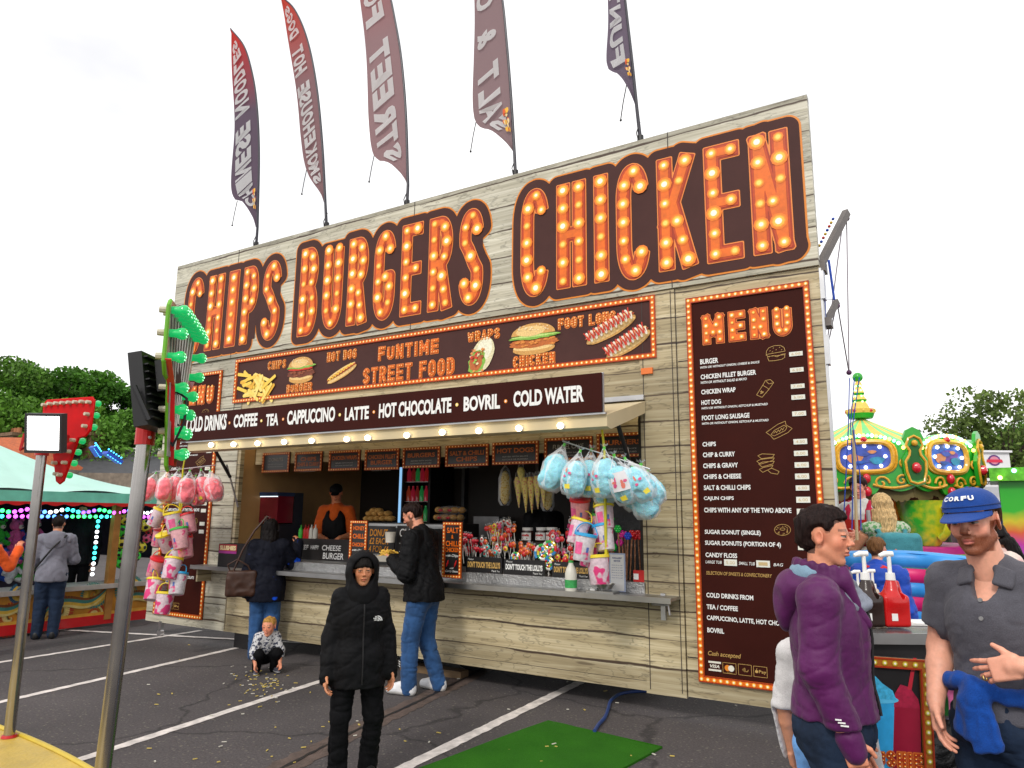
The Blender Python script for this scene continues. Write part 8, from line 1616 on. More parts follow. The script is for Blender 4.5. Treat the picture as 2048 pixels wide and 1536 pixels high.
def head_paint(V, c, hh, M, skin, lip, brow, beard=None, scalp=None, blush=.35, hairf=None):
 p = (V-c) @ M / hh; x, y, z = p[:, 0], p[:, 1], p[:, 2]; C = np.tile(np.array(skin, float), (len(V), 1))
 def mixc(a, col):
  a = np.clip(a, 0, 1)[:, None]; C[:] = C*(1-a)+np.array(col, float)*a
 g = lambda cx, cy, cz, r: np.exp(-((np.abs(x)-cx)**2+(y-cy)**2+(z-cz)**2)/r**2)
 red = (skin[0]*1.02, skin[1]*.62, skin[2]*.6)
 mixc(blush*1.3*g(.18, .27, -.10, .13)+blush*g(0, .45, -.11, .07)+blush*1.3*g(.36, -.05, -.02, .12), red)
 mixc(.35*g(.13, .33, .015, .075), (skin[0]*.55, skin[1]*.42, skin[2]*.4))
 nb = _vnoise(V*520, 3)
 if beard is not None:
  edge = np.interp(z, [-.6, -.35, -.2, -.1, .05], [-.16, -.12, .02, .04, .0])
  lower = (y > edge)*np.clip((-.14-z+.12*(np.abs(x) < .06))*14, 0, 1)*np.clip((z+.53)*20, 0, 1)*np.clip((y+.02-(z < -.44)*.12)*20, 0, 1)
  chk = np.clip((z-(-.18))*18, 0, 1)*(np.abs(x) < .2)*(np.abs(x) > .1)
  moust = ((z < -.165) & (z > -.225) & (np.abs(x) < .125) & (y > .25))*1.0
  side = ((np.abs(x) > .2) & (y > -.03) & (y < .10) & (z < .02) & (z > -.3))*1.0
  mixc(np.maximum(np.maximum(lower*(1-chk), moust*.9), side)*(.78+.22*nb), beard)
 lipm = np.clip(1.6-((x/.085)**2+((z+.258)/.042)**2)*1.3, 0, 1)*(y > .25); mixc(lipm*.9, lip)
 line = (np.abs(z+.258) < .009)*(np.abs(x) < .085)*(y > .25); mixc(line*.7, (lip[0]*.25, lip[1]*.2, lip[2]*.2))
 if brow is not None:
  bz = .112+.02*np.cos((np.abs(x)-.1)*9); mixc(np.clip(1.5-((z-bz)/.022)**2, 0, 1)*((np.abs(x) > .045) & (np.abs(x) < .215) & (y > .2))*.85*(.6+.4*nb), brow)
  mixc(((np.abs(z-.036) < .01) & (np.abs(np.abs(x)-.13) < .07) & (y > .28))*.7, (brow[0]*.4, brow[1]*.4, brow[2]*.4))
 if scalp is not None and hairf is not None: mixc((np.maximum(hairf(p), np.where(np.abs(x) > .2, .17-np.hypot(y+.045, (z+.005)/1.15), -1)) < .0)*.85, scalp)
 return C
def hairline(p, front=.27, nape=-.30, temple=.10):
 """<0 where hair grows (head units)"""
 x, y, z = p[..., 0], p[..., 1], p[..., 2]
 f = y-np.interp(z, [-.5, -.10, -.04, .06, front-.03, front+.06, .6], [-.16, -.13, temple-.04, temple, temple+.10, .42, .9])
 return np.maximum(f, nape-z)
def hand_field(F, w, d, n, t, s=1.0, curl=(.5, .55, .6, .65), spread=.10, thumb=.6, k=.006):
 """palm and five fingers from wrist w; d=finger direction, n=way the palm faces, t=thumb side"""
 d, n, t = [np.asarray(q, float)/np.linalg.norm(q) for q in (d, n, t)]
 Mx = np.stack([t, d, n], 1)
 F.limb(w-d*.02*s, w+d*.03*s, .024*s, .026*s, .012*s)
 F.boxr(w+d*.055*s, V3(.030, .036, .006)*s, .010*s, .012*s, Mx)
 F.ell(w+d*.035*s+t*.026*s+n*.006*s, V3(.017, .032, .016)*s, .012*s, Mx)
 L = (.040, .026, .021)
 for i, (off, sc) in enumerate(((.029, .94), (.0097, 1.04), (-.0097, .98), (-.028, .78))):
  a = curl[i] if not np.isscalar(curl) else curl; p = w+d*(.092-.004*abs(i-1))*s+t*off*s; dv = d+t*(off/.03)*spread
  dv = dv/np.linalg.norm(dv); ang = 0
  for j, l in enumerate(L):
   ang += a*(.7, 1.0, .8)[j]; q = p+(dv*math.cos(ang)+n*math.sin(ang))*l*sc*s; F.limb(p, q, (.0092, .0084, .0078)[j]*s*(.94 if i == 3 else 1), (.0084, .0078, .0066)[j]*s, k*.5*s); p = q
 p = w+d*.022*s+t*.030*s+n*.006*s; dv = t*.75+d*.72+n*.25; dv /= np.linalg.norm(dv)
 q = p+dv*.042*s; F.limb(p, q, .0135*s, .0105*s, .010*s); d2 = dv*(1-thumb)+d*thumb+n*.35*thumb; d2 /= np.linalg.norm(d2); e = q+d2*.034*s; F.limb(q, e, .0105*s, .0082*s, .004*s)
def joints(H, lean=0, crouch=0, sw=.100, hipw=.052):
 J = {}
 J['pelvis'] = V3(0, 0, .525); J['waist'] = V3(0, .25*lean, .615); J['chest'] = V3(0, .7*lean, .72); J['neck'] = V3(0, lean-.01, .83); J['head'] = V3(0, 1.15*lean+.01, .935)
 for s, q in ((-1, 'L'), (1, 'R')):
  J['sh'+q] = V3(s*sw, .95*lean-.012, .802); J['el'+q] = V3(s*(sw+.034), .9*lean-.025, .625); J['wr'+q] = V3(s*(sw+.042), .9*lean+.02, .475)
  J['hip'+q] = V3(s*hipw, 0, .51); J['kn'+q] = V3(s*(hipw+.004), .012, .28); J['an'+q] = V3(s*(hipw+.006), -.018, .05); J['toe'+q] = V3(s*(hipw+.018), .085, .018)
 return {k: v*H for k, v in J.items()}
def finish(V, F, amp=0, sc=.12, seed=0, stretch=(1, 1, 1), sm=1):
 V = smooth_verts(V, F, sm, .5)
 if amp: V = wrinkle(V, F, amp, sc, seed, stretch); V = smooth_verts(V, F, 1, .4)
 return V
def person(label, loc, face, H, J=None, top=None, bottom=None, shoes=None, hair=None, skin=(.52, .22, .12), lip=None, brow=(.05, .03, .02), beard=None, head=(0, 0, 0), hands=None, res=.010, hres=.005, build=1.0, male=True, child=False, hh=None, group=None, nose=1.0, eyes=True, sleeve='long', cat='person', head_only_skin=False):
 rot = math.atan2(face[1], face[0])-PI/2; skin = tuple(min(.8, q*e) for q, e in zip(skin, (1.28, 1.35, 1.45)))
 root = thing('person', label, cat, (loc[0], loc[1], loc[2] if len(loc) > 2 else 0), rot, group)
 J = J or joints(H); hh = hh or H*.132; b = build; Mh = rotm(*head)
 lip = lip or (skin[0]*.75, skin[1]*.42, skin[2]*.5)
 hc = J['head']
 parts = []
 F = Field(); head_field(F, hc, hh, Mh, male, child, J['neck']-V3(0, 0, .03*H), (.034 if male else .029)*H*(.9 if child else 1), nose)
 V, Fc = F.mesh(hres); V = smooth_verts(V, Fc, 1, .35)
 hf = (lambda p: hairline(p)) if hair else None
 C = head_paint(V, hc, hh, Mh, skin, lip, brow, beard, hair['col'] if hair else None, .35, hf)
 parts.append((V, Fc, C))
 for s, q in ((-1, 'L'), (1, 'R')):
  F = Field(); el, wr = J['el'+q], J['wr'+q]; dirn = (wr-el)/np.linalg.norm(wr-el)
  hd = (hands or {}).get(q, {})
  dd = np.asarray(hd.get('d', dirn+V3(0, .1, 0)), float); n = np.asarray(hd.get('n', V3(-s, 0, 0)), float); n = n-dd*(n@dd)/(dd@dd); t = np.asarray(hd.get('t', V3(0, 1, 0)), float); dn = dd/np.linalg.norm(dd); t = t-dn*(t@dn); n_ = n/np.linalg.norm(n); t = t-n_*(t@n_)
  hs = H/1.75*(1.0 if male or child else .92)
  F.limb(el, el+(wr-el)*.35, .027*H*b, .026*H*b, .01); F.limb(el+(wr-el)*.35, wr, .026*H*b, .0165*H*b, .01); 
  if sleeve == 'short': F.limb(J['sh'+q]+(el-J['sh'+q])*.3, el, .031*H*b, .027*H*b, .02)
  hand_field(F, wr, dd, n, t, hs, hd.get('curl', (.28, .32, .36, .42)), hd.get('spread', .08), hd.get('thumb', .6))
  V, Fc = F.mesh(min(hres, .0045)); C = np.tile(np.array(skin, float), (len(V), 1)); red = np.array((skin[0], skin[1]*.8, skin[2]*.78))
  f = np.clip(((V-wr)@dn)/.15, 0, 1)[:, None]; C = C*(1-f*.5)+red*f*.5
  parts.append((V, Fc, C))
 F = Field(); F.limb(J['pelvis'], J['waist'], .07*H*b, .06*H*b, .05); F.limb(J['waist'], J['chest'], .06*H*b, .066*H*b, .05); F.limb(J['shL'], J['shR'], .032*H*b, None, .05); F.limb(J['chest'], J['neck'], .05*H, .032*H, .05)
 for q in 'LR':
  F.limb(J['sh'+q], J['el'+q], .03*H*b, .024*H*b, .03); F.limb(J['hip'+q], J['kn'+q], .046*H*b, .032*H*b, .04); F.limb(J['kn'+q], J['an'+q], .031*H*b, .021*H*b, .03); F.limb(J['an'+q], J['toe'+q], .02*H, .016*H, .02)
 V, Fc = F.mesh(.016); parts.append((V, Fc, np.tile(np.array(skin, float), (len(V), 1))))
 VV = np.concatenate([p[0] for p in parts]); off = np.cumsum([0]+[len(p[0]) for p in parts]); FF = np.concatenate([p[1]+o for p, o in zip(parts, off)]); CC = np.concatenate([p[2] for p in parts])
 body = mesh_obj('body', VV, FF, SKIN, root, True, True); set_col(body, CC)
 if eyes:
  for s in (-1, 1):
   mb = MB(); c = hc+Mh@(V3(s*.13, .283, .022)*hh); mb.sph(c, .060*hh, 14, 10, 0); e = hc+Mh@(V3(s*.13, .283+.037, .022)*hh); mb.sph(e, .0295*hh, 10, 8, 1); mb.build('eye', [EYEW, IRIS], root, True, True)
 if bottom:
  t = bottom.get('thick', .010); w_ = bottom.get('wide', 1.0); F = Field(); hz = bottom.get('rise', .06)*H
  F.ell(J['pelvis']+V3(0, -.008*H, -.005*H), V3(.098, .072, .075)*H*b+t, .05); F.limb(J['pelvis'], J['pelvis']+(J['waist']-J['pelvis'])*.6, .072*H*b+t, .066*H*b+t, .05)
  for q in 'LR':
   hp, kn, an = J['hip'+q], J['kn'+q], J['an'+q]
   F.limb(hp, kn, .053*H*b*w_+t, .036*H*b*w_+t, .035); F.limb(kn, an-V3(0, 0, .014*H), .036*H*b*w_+t, bottom.get('cuff', .030)*H*w_+t, .03)
  V, Fc = F.mesh(res); a_ = bottom.get('amp', .010); V = smooth_verts(V, Fc, 1, .5); V = crease(V, Fc, a_*.5, .12, bottom.get('seed', 1), (1, 1, 2.0), .18); V = crease(V, Fc, a_*.6, .075, 8, (1.8, 1.8, .6), .16); V = smooth_verts(V, Fc, 1, .25)
  mesh_obj('trousers', V, Fc, bottom['m'], root, True, True)
 if top:
  t = top.get('thick', .014); w_ = top.get('wide', 1.0); F = Field(); hem = top.get('hem', .47)*H
  ce, wa, pe = J['chest'], J['waist'], J['pelvis']
  sz = V3(.096, .068, .095)*H*b*w_+t
  F.ell(ce, sz, .05); F.ell(wa, V3(.084, .064, .10)*H*b*w_+t, .05); F.ell(pe, V3(.095, .074, .10)*H*b*w_+t, .05)
  if hem < pe[2]-.04*H: F.limb(pe, V3(pe[0], pe[1], hem-.03), .078*H*b*w_+t, .082*H*b*w_+t, .06); [F.limb(pe+V3(s*.035*H, 0, 0), V3(pe[0]+s*.04*H, pe[1], hem-.03), .062*H*b*w_+t, .066*H*b*w_+t, .05) for s in (-1, 1)]
  F.limb(J['shL'], J['shR'], .030*H*b+t, None, .04); [F.limb(J['sh'+q]+V3(0, 0, .0), J['neck']+V3(0, 0, -.005*H), .028*H*b+t, .030*H+t*.6, .04) for q in 'LR']; F.limb(ce+V3(0, 0, .04*H), J['neck']-V3(0, 0, top.get('low', 0)*H), .055*H+t, .040*H+t*.8, .05)
  if top.get('vneck'): F.ell(J['neck']+V3(0, .085, -.035), V3(.042, .07, .085), .015, None, -1)
  for q in 'LR':
   sh, el, wr = J['sh'+q], J['el'+q], J['wr'+q]; a = top.get('arm', 1.0)
   if top.get('sleeve', 'long') == 'short':
    e2 = sh+(el-sh)*top.get('slen', .72); F.limb(sh, e2, .029*H*b*a+t, .035*H*b*a+t, .025)
   elif top.get('sleeve') != 'none':
    F.limb(sh, el, .033*H*b*a+t, .028*H*b*a+t, .025); F.limb(el, wr+(wr-el)*top.get('cuff', .06), .028*H*b*a+t, .021*H*b*a+t, .02)
  if top.get('bust'): [F.ell(ce+V3(s*.045*H, .055*H, -.015*H), V3(.045, .045, .045)*H+t, .04) for s in (-1, 1)]
  clip = lambda X, Y, Z: np.where((np.abs(X) < .16*H*b) , hem-Z, -1.0) if top.get('clip', True) else None
  if top.get('sleeve') == 'short':
   c0 = clip; cut = []
   for s, q in ((-1, 'L'), (1, 'R')): e2 = J['sh'+q]+(J['el'+q]-J['sh'+q])*(top.get('slen', .72)+.06); dn = (J['el'+q]-J['sh'+q]); cut.append((s, e2, dn/np.linalg.norm(dn)))
   def clip(X, Y, Z):
    g = c0(X, Y, Z)
    for s, e2, dn in cut: g = np.maximum(g, np.where(X*s > .115*H*b, (X-e2[0])*dn[0]+(Y-e2[1])*dn[1]+(Z-e2[2])*dn[2], -1))
    return g
  V, Fc = F.mesh(res, clip)
  sd = top.get('seed', 2); a_ = top.get('amp', .011); V = smooth_verts(V, Fc, 1, .5)
  SH = np.array([[1, 0, .45], [0, 1, -.35], [0, 0, 1]]); SI = np.linalg.inv(SH); V = crease(V, Fc, a_*.55, .13, sd, (1, 1, 1.9), .16); V = crease(V @ SH, Fc, a_*.5, .085, sd+5, (1.7, 1.7, .8), .14) @ SI; V = crease(V, Fc, a_*.22, .04, sd+9, (1.4, 1.4, .8), .2); V = smooth_verts(V, Fc, 1, .25)
  o = mesh_obj(top.get('name', 'jacket'), V, Fc, top['m'], root, True, True)
  if 'paint' in top: set_col(o, top['paint'](V))
 if shoes:
  for s, q in ((-1, 'L'), (1, 'R')):
   an, to = J['an'+q], J['toe'+q]; F = Field(); g = max(0, an[2]-.05*H)
   hl = V3(an[0], an[1]-.018*H, g+.022*H); dv = (to-an)*V3(1, 1, 0); dv /= np.linalg.norm(dv)
   F.limb(hl, to+V3(0, 0, .006*H), .026*H, .022*H, .02); F.limb(hl+V3(0, 0, .02*H), an+V3(0, .004, .022*H), .025*H, .026*H, .02); F.limb(an+V3(0, .01, .005*H), to+V3(0, 0, .012*H), .026*H, .018*H, .02); F.ell(to-dv*.02*H+V3(0, 0, .008*H), V3(.026, .035, .022)*H, .015)
   V, Fc = F.mesh(min(res, .006), lambda X, Y, Z: g+.004-Z); mi = (V[Fc].mean(1)[:, 2] < g+.018*H).astype(int)
   mesh_obj('shoe', V, Fc, [shoes['m'], shoes.get('sole', shoes['m'])], root, True, True, mi)
 if hair: make_hair(root, J, hc, hh, Mh, hair, hres, H)
 return root, J, hc, hh, Mh
def make_hair(root, J, hc, hh, Mh, hair, hres, H):
 st = hair.get('style', 'short'); g = hair.get('vol', .045)
 F = Field(); h = lambda *p: hc+Mh@(np.array(p, float)*hh)
 F.ell(h(0, -.07, .14), V3(.325+g, .40+g, .36+g)*hh, .03*hh, Mh)
 front = hair.get('front', .27); nape = hair.get('nape', -.30); temple = hair.get('temple', .10)
 if st == 'swept':
  F.ell(h(0, -.04, .33), V3(.27, .34, .20)*hh, .08*hh, Mh); F.ell(h(0, -.32, .05), V3(.27, .20, .32)*hh, .08*hh, Mh); F.ell(h(0, -.31, -.22), V3(.21, .14, .18)*hh, .06*hh, Mh)
 if st in ('long', 'curly'):
  L = hair.get('len', 1.6); rn = random.Random(hair.get('seed', 1))
  for i in range(hair.get('locks', 16)):
   a = -PI*(.03+.94*i/(hair.get('locks', 16)-1)); x, y = .33*math.cos(a), -.06+.36*math.sin(a); ll = L*rn.uniform(.82, 1.05)
   pts = [h(x*.9, y*.9, .15), h(x*1.08, y*1.02, -.25)]; wv = rn.uniform(0, 6)
   for k in range(1, 6):
    q = k/5; pts.append(h(x*(1.1-.15*q)+.04*math.sin(wv+q*6)*(2 if st == 'curly' else 1), y*1.0-.06-.05*q+.03*math.cos(wv+q*7), -.25-ll*q))
   F.chain(pts, [r*hh for r in (.09, .11, .11, .105, .10, .085, .05)], .05*hh)
  nape = -9; temple = hair.get('temple', .06)
 def clip(X, Y, Z):
  p = np.stack([X-hc[0], Y-hc[1], Z-hc[2]], -1) @ Mh / hh
  f = hairline(p, front, nape, temple)
  if st in ('short', 'swept'): f = np.maximum(f, np.where(np.abs(p[..., 0]) > .2, .15-np.hypot(p[..., 1]+.045, (p[..., 2]+.005)/1.15), -1))
  if st in ('long', 'curly'): f = np.where(p[..., 2] < -.15, -1.0, f)
  f = f+.03*(_vnoise(p.reshape(-1, 3)*14, 4).reshape(f.shape)-.5)
  q = p-np.array([0, -.07, .14]); q = q/np.array([.325, .40, .36]); k0 = np.sqrt((q**2).sum(-1)); sk = (k0-1)*.36*hh
  lim = np.where(p[..., 2] < -.15 if st in ('long', 'curly') else False, -1.0, sk-hh*(.008+(g+.12)*np.clip(-f/.16, 0, 1)))
  return np.maximum(f*hh*.8, lim)
 r = hres if st in ('short', 'swept') else max(hres, .007)
 V, Fc = F.mesh(r, clip)
 V = smooth_verts(V, Fc, 1, .4)
 V = wrinkle(V, Fc, hair.get('amp', .010)*(hh/.23), hair.get('sc', .028), 5, hair.get('stretch', (1, 1, 3.0)) if st != 'curly' else (1, 1, 1))
 mesh_obj('hair', V, Fc, hairmat('hair_'+'_'.join('%02x' % int(255*c) for c in hair['col']), hair['col']), root, True, True)
def front_y(o, x, z, r=.014):
 """foremost point of a garment near (x, z), in the wearer's frame"""
 V = np.empty(len(o.data.vertices)*3); o.data.vertices.foreach_get('co', V); V = V.reshape(-1, 3)
 d = np.hypot(V[:, 0]-x, V[:, 2]-z); k = d < r
 return V[k, 1].max() if k.any() else V[np.argmin(d), 1]
def garment(root, name): return [o for o in root.children if o.name.split('.')[0] == name][0]
def front_x(o, y, z, r=.014):
 V = np.empty(len(o.data.vertices)*3); o.data.vertices.foreach_get('co', V); V = V.reshape(-1, 3)
 k = np.hypot(V[:, 1]-y, V[:, 2]-z) < r
 return V[k, 0].max() if k.any() else .25
def heading(px, py, ang):
 d = ray(px, py)[:2]; d = d/np.linalg.norm(d); rt = np.array([d[1], -d[0]]); a = R(ang); return -d*math.cos(a)+rt*math.sin(a)
def under(px, dep, py=1036):
 q = D(px, py, dep); return (q[0], q[1], 0)
def tolocal(root, p):
 return np.array(_world(root).inverted() @ Vector([float(v) for v in p]))
def tube_part(root, name, pts, r, m, n=10):
 mb = MB(); mb.tube(pts, r, n); return mb.build(name, m, root, True, True)
def field_part(root, name, F, h, m, amp=0, sc=.05, clip=None, sm=1, stretch=(1, 1, 1)):
 V, Fc = F.mesh(h, clip); V = finish(V, Fc, amp, sc, 3, stretch, sm); return mesh_obj(name, V, Fc, m, root, True, True)
JEANS = cloth('denim', (.022, .075, .20), .85, .35, 420, .4, 5); JEANSD = cloth('dark_denim', (.010, .022, .05), .85, .5, 420, .4, 5)
BLKC = cloth('black_shell', (.0075, .0075, .0085), .62, .25, 500, .2); BLKT = cloth('black_track', (.005, .005, .006), .75, .25, 500, .2)
WHS = mat('white_trainer', (.72, .72, .74), .45, var=.08, scale=30, bump=.3, bscale=90); SOLE = mat('trainer_sole', (.65, .64, .62), .6, var=.1)
BLS = mat('black_shoe', (.012, .012, .013), .5)
# ---- woman in the purple jacket
H = 1.69; J = joints(H)
J['wrR'] = V3(.185, .05, .885); J['elR'] = V3(.205, -.035, 1.115); J['head'] = J['head']+V3(0, -.005, 0)
J['wrL'] = V3(-.22, .05, .80)
PURP = cloth('purple_shell', (.085, .006, .078), .55, .22, 600, .15, 5)
wm, J, hc, hh, Mh = person('woman with short dark hair in a purple hooded rain jacket, looking right', under(1643, 2.85), heading(1643, 1036, 88), H, J,
 top=dict(m=PURP, thick=.015, hem=.545, amp=.0075, sc=.11, wide=1.06, arm=1.06, cuff=.10), bottom=dict(m=JEANSD, thick=.008, amp=.008), shoes=dict(m=BLS),
 hair=dict(style='swept', col=(.016, .008, .007), vol=.055, temple=.07, front=.30, nape=-.34), skin=(.56, .22, .12), brow=(.09, .045, .03), male=False, nose=.86, hands={'R': dict(d=(-.05, .28, -1), n=(-1, 0, 0), t=(0, 1, .2), curl=(.25, .3, .36, .42))}, res=.007, hres=.0033, build=1.06, head=(R(-9), R(-3), 0))
F = Field()
nk = J['neck']
for i in range(13):
 a = R(200+140*i/12); q = nk+V3(.118*math.cos(a), .02+.125*math.sin(a), .0-.03*abs(math.cos(a)))
 F.ell(q, V3(.042, .038, .032), .05)
F.ell(nk+V3(0, -.12, -.05), V3(.11, .045, .075), .05); F.ell(nk+V3(0, -.135, -.12), V3(.09, .035, .07), .05)
F.ell(nk+V3(0, 0, .055), V3(.075, .085, .09), .02, None, -1)
field_part(wm, 'hood', F, .007, PURP, .007, .09)
F = Field()
for i in range(13):
 a = R(135+270*i/12); q = nk+V3(.085*math.cos(a), .015+.10*math.sin(a), .0+.03*(1-math.sin(a))*.5); F.limb(q, q+V3(0, .0, .05), .024, .016, .02)
for s in (-1, 1): F.limb(nk+V3(s*.068, .085, .02), nk+V3(s*.05, .15, -.14), .022, .018, .02)
F.ell(nk+V3(0, .02, .09), V3(.062, .075, .10), .015, None, -1)
field_part(wm, 'collar', F, .006, PURP, .004, .06)
F = Field(); [F.ell(nk+V3(.075*math.cos(R(a)), .0+.085*math.sin(R(a)), .035), V3(.028, .028, .03), .03) for a in range(195, 346, 15)]; F.ell(nk+V3(0, .02, .06), V3(.06, .07, .08), .01, None, -1)
field_part(wm, 'hood_lining', F, .006, cloth('pale_blue_lining', (.20, .32, .42), .8), .004, .05)
F = Field()
for k in range(5):
 pts = [nk+V3((.066+.005*k)*math.cos(R(a)), .02+(.075+.016*k)*math.sin(R(a)), .050-.026*k+.012*math.sin(R(a*2+k*50))-.02*max(0, math.sin(R(a)))) for a in range(0, 361, 20)]
 F.chain(pts, [.017]*len(pts), .008)
field_part(wm, 'neck_scarf', F, .005, cloth('grey_jersey', (.20, .22, .27), .9, .2), .004, .03)
F = Field(); q = J['wrR']+(J['wrR']-J['elR'])*.06; dv = (J['wrR']-J['elR']); dv = dv/np.linalg.norm(dv); F.limb(q-dv*.02, q+dv*.025, .046, .042, .01)
field_part(wm, 'cuff', F, .006, PURP, .003, .04)
jk = garment(wm, 'jacket'); mb = MB(); mb.tube([(.02, front_y(jk, .02, z)+.002, z) for z in np.arange(1.33, .94, -.03)], .007, 6); mb.build('zip', BLACK, wm, True, True)
mb = MB(); c = V3(front_x(jk, .02, .96)-.002, .03, .95)
for k, (a, b, w_) in enumerate(((-.02, 0, .004), (-.012, .012, .004), (-.004, .022, .004))): mb.bx(c[0], c[0]+.006, c[1]+a, c[1]+b, c[2]+.012-.009*k, c[2]+.012-.009*k+w_)
mb.build('sleeve_mark', WHITE, wm, False, True)
# ---- man in the blue cap
H = 1.76; J = joints(H, .01, 0, .100)
J['elR'] = V3(.232, -.03, 1.15); J['wrR'] = V3(.200, .12, .965)
J['elL'] = V3(-.275, .0, 1.13); J['wrL'] = V3(-.155, .245, 1.165)
J['head'] = J['head']+V3(.02, .045, -.005)
GREYP = cloth('grey_polo', (.085, .083, .100), .85, .14, 300, .5)
mn, J, hc, hh, Mh = person('bearded man in a grey polo shirt and blue cap, jumper tied round waist', under(1976, 2.78, 1038), heading(1972, 1038, -22), H, J,
 top=dict(m=GREYP, name='polo_shirt', thick=.010, hem=.53, amp=.007, sc=.11, sleeve='short', slen=.62, arm=1.05, low=.012, vneck=True, stretch=(1, 1, .5), seed=6), bottom=dict(m=JEANSD, thick=.010, amp=.010), shoes=dict(m=BLS),
 hair=dict(style='short', col=(.07, .032, .015), vol=.03, temple=.06), skin=(.62, .285, .18), brow=(.14, .05, .02), beard=(.20, .045, .010), male=True, sleeve='short', hres=.0035, res=.008, build=1.03, hh=.243, head=(R(2), R(-6), R(4)),
 hands={'R': dict(d=(-.10, .10, -1), n=(-1, -.2, 0), t=(-.25, 1, .2), curl=(.35, .4, .45, .5)), 'L': dict(d=(1, .05, -.30), n=(0, -1, -.1), t=(.25, .1, 1), curl=(.25, .35, .45, .55), spread=.16, thumb=.15)})
CAPB = cloth('blue_cotton_cap', (.006, .05, .26), .85, .12, 420, .4)
mb = MB(); hp = lambda *p: hc+Mh@(np.array(p, float)*hh)
CG = .03
def dome(u, v, g=0):
 g += CG
 a = 2*PI*u; e = R(2+88*v); s = 1+.012*math.cos(6*a)*(1-v); return hp((.365+g)*s*math.cos(e)*math.cos(a), -.05+(.445+g)*s*math.cos(e)*math.sin(a), .17+(.345+g)*math.sin(e)**.8)
mb.grid(lambda u, v: dome(u, v), 48, 14); cap = mb.build('cap', CAPB, mn, True, True, 60)
mb = MB()
def brim(u, v, dz=0):
 a = R(22+136*u); x = .375*math.cos(a); y0 = -.05+.44*math.sin(a); ext = .36*math.sin(PI*u)**.75*v; return hp(x*(1+.10*v*math.sin(PI*u)), y0+ext, .185-.30*ext-.35*x*x*(0.3+v)+dz)
mb.grid(lambda u, v: brim(u, v), 28, 8); mb.grid(lambda u, v: brim(u, v, -.018), 28, 8); mb.grid(lambda u, v: brim(u, 1, -.018*v), 28, 1); mb.build('cap_brim', CAPB, cap, True, True, 60)
mb = MB()
mb.tube([dome(i/40, .10, .006) for i in range(41)], .0022, 5); mb.build('cap_seam', cloth('blue_thread', (.004, .03, .16)), cap, True, True)
mb = MB(); q = hp(0, -.05, .515); mb.sph(q, .011, 10, 6); mb.build('cap_button', CAPB, cap, True, True)
mb = MB()
def capmap(a, b): 
 u = .25+a*.92; return dome(u, b, .03)
for i, ch in enumerate('CORFU'): text(mb, ch, capmap, -.105+i*.043, -.105+i*.043+.036, .255-(.008 if i in (0, 4) else 0), .385, 0, .05)
mb.build('cap_lettering', WHITE, cap, False, True)
nk = J['neck']; F = Field()
pts = [nk+V3(.068*math.cos(R(a)), .0+.074*math.sin(R(a)), .030-.020*max(0, math.sin(R(a)))) for a in range(120, 421, 20)]; F.chain(pts, [.013]*len(pts), .008)
pts = [nk+V3(.084*math.cos(R(a)), .0+.088*math.sin(R(a)), .004-.022*max(0, math.sin(R(a)))) for a in range(125, 416, 20)]; F.chain(pts, [.012]*len(pts), .02)
for s in (-1, 1):
 F.boxr(nk+V3(s*.066, .082, -.020), (.026, .002, .030), .007, .015, rotm(s*-.55, .45, s*.35))
F.ell(nk+V3(0, .0, .06), V3(.055, .062, .09), .008, None, -1)
field_part(mn, 'collar', F, .0045, GREYP, .002, .05)
mb = MB()
ps = garment(mn, 'polo_shirt')
for z in (1.36, 1.295): y = front_y(ps, .0, z); mb.cyl(V3(.0, y-.002, z), V3(.0, y+.004, z), .0075, n=14)
mb.build('button', mat('grey_button', (.25, .25, .25), .4), mn, True, True)
JUMP = cloth('royal_blue_jersey', (.004, .060, .32), .9, .25, 260, .8)
F = Field(); wz = 1.045
pts = [V3(.182*math.cos(R(a)), .0+.148*math.sin(R(a)), wz-.015*math.cos(R(a*3))) for a in range(0, 361, 18)]; F.chain(pts, [.027]*len(pts), .02)
kx = V3(.035, .160, wz-.012); F.ell(kx, V3(.042, .030, .040), .02)
F.boxr(kx+V3(-.01, .012, -.10), V3(.040, .004, .085), .011, .02, rotm(0, R(4), R(14))); F.boxr(kx+V3(.045, .0, -.08), V3(.030, .004, .07), .011, .02, rotm(R(-35), R(4), R(-16)))
field_part(mn, 'waist_jumper', F, .006, JUMP, .006, .045)
q = hand_p = J['wrL']+V3(.105, .0, -.05); mb = MB(); mb.lathe([(.0105, -.003), (.0118, 0), (.0105, .003)], c=J['wrL']+V3(.118, .004, -.058), n=16, ax=(.9, -.05, -.4)); mb.build('ring', mat('gold_ring', (.8, .55, .2), .25, metal=1), mn, True, True)
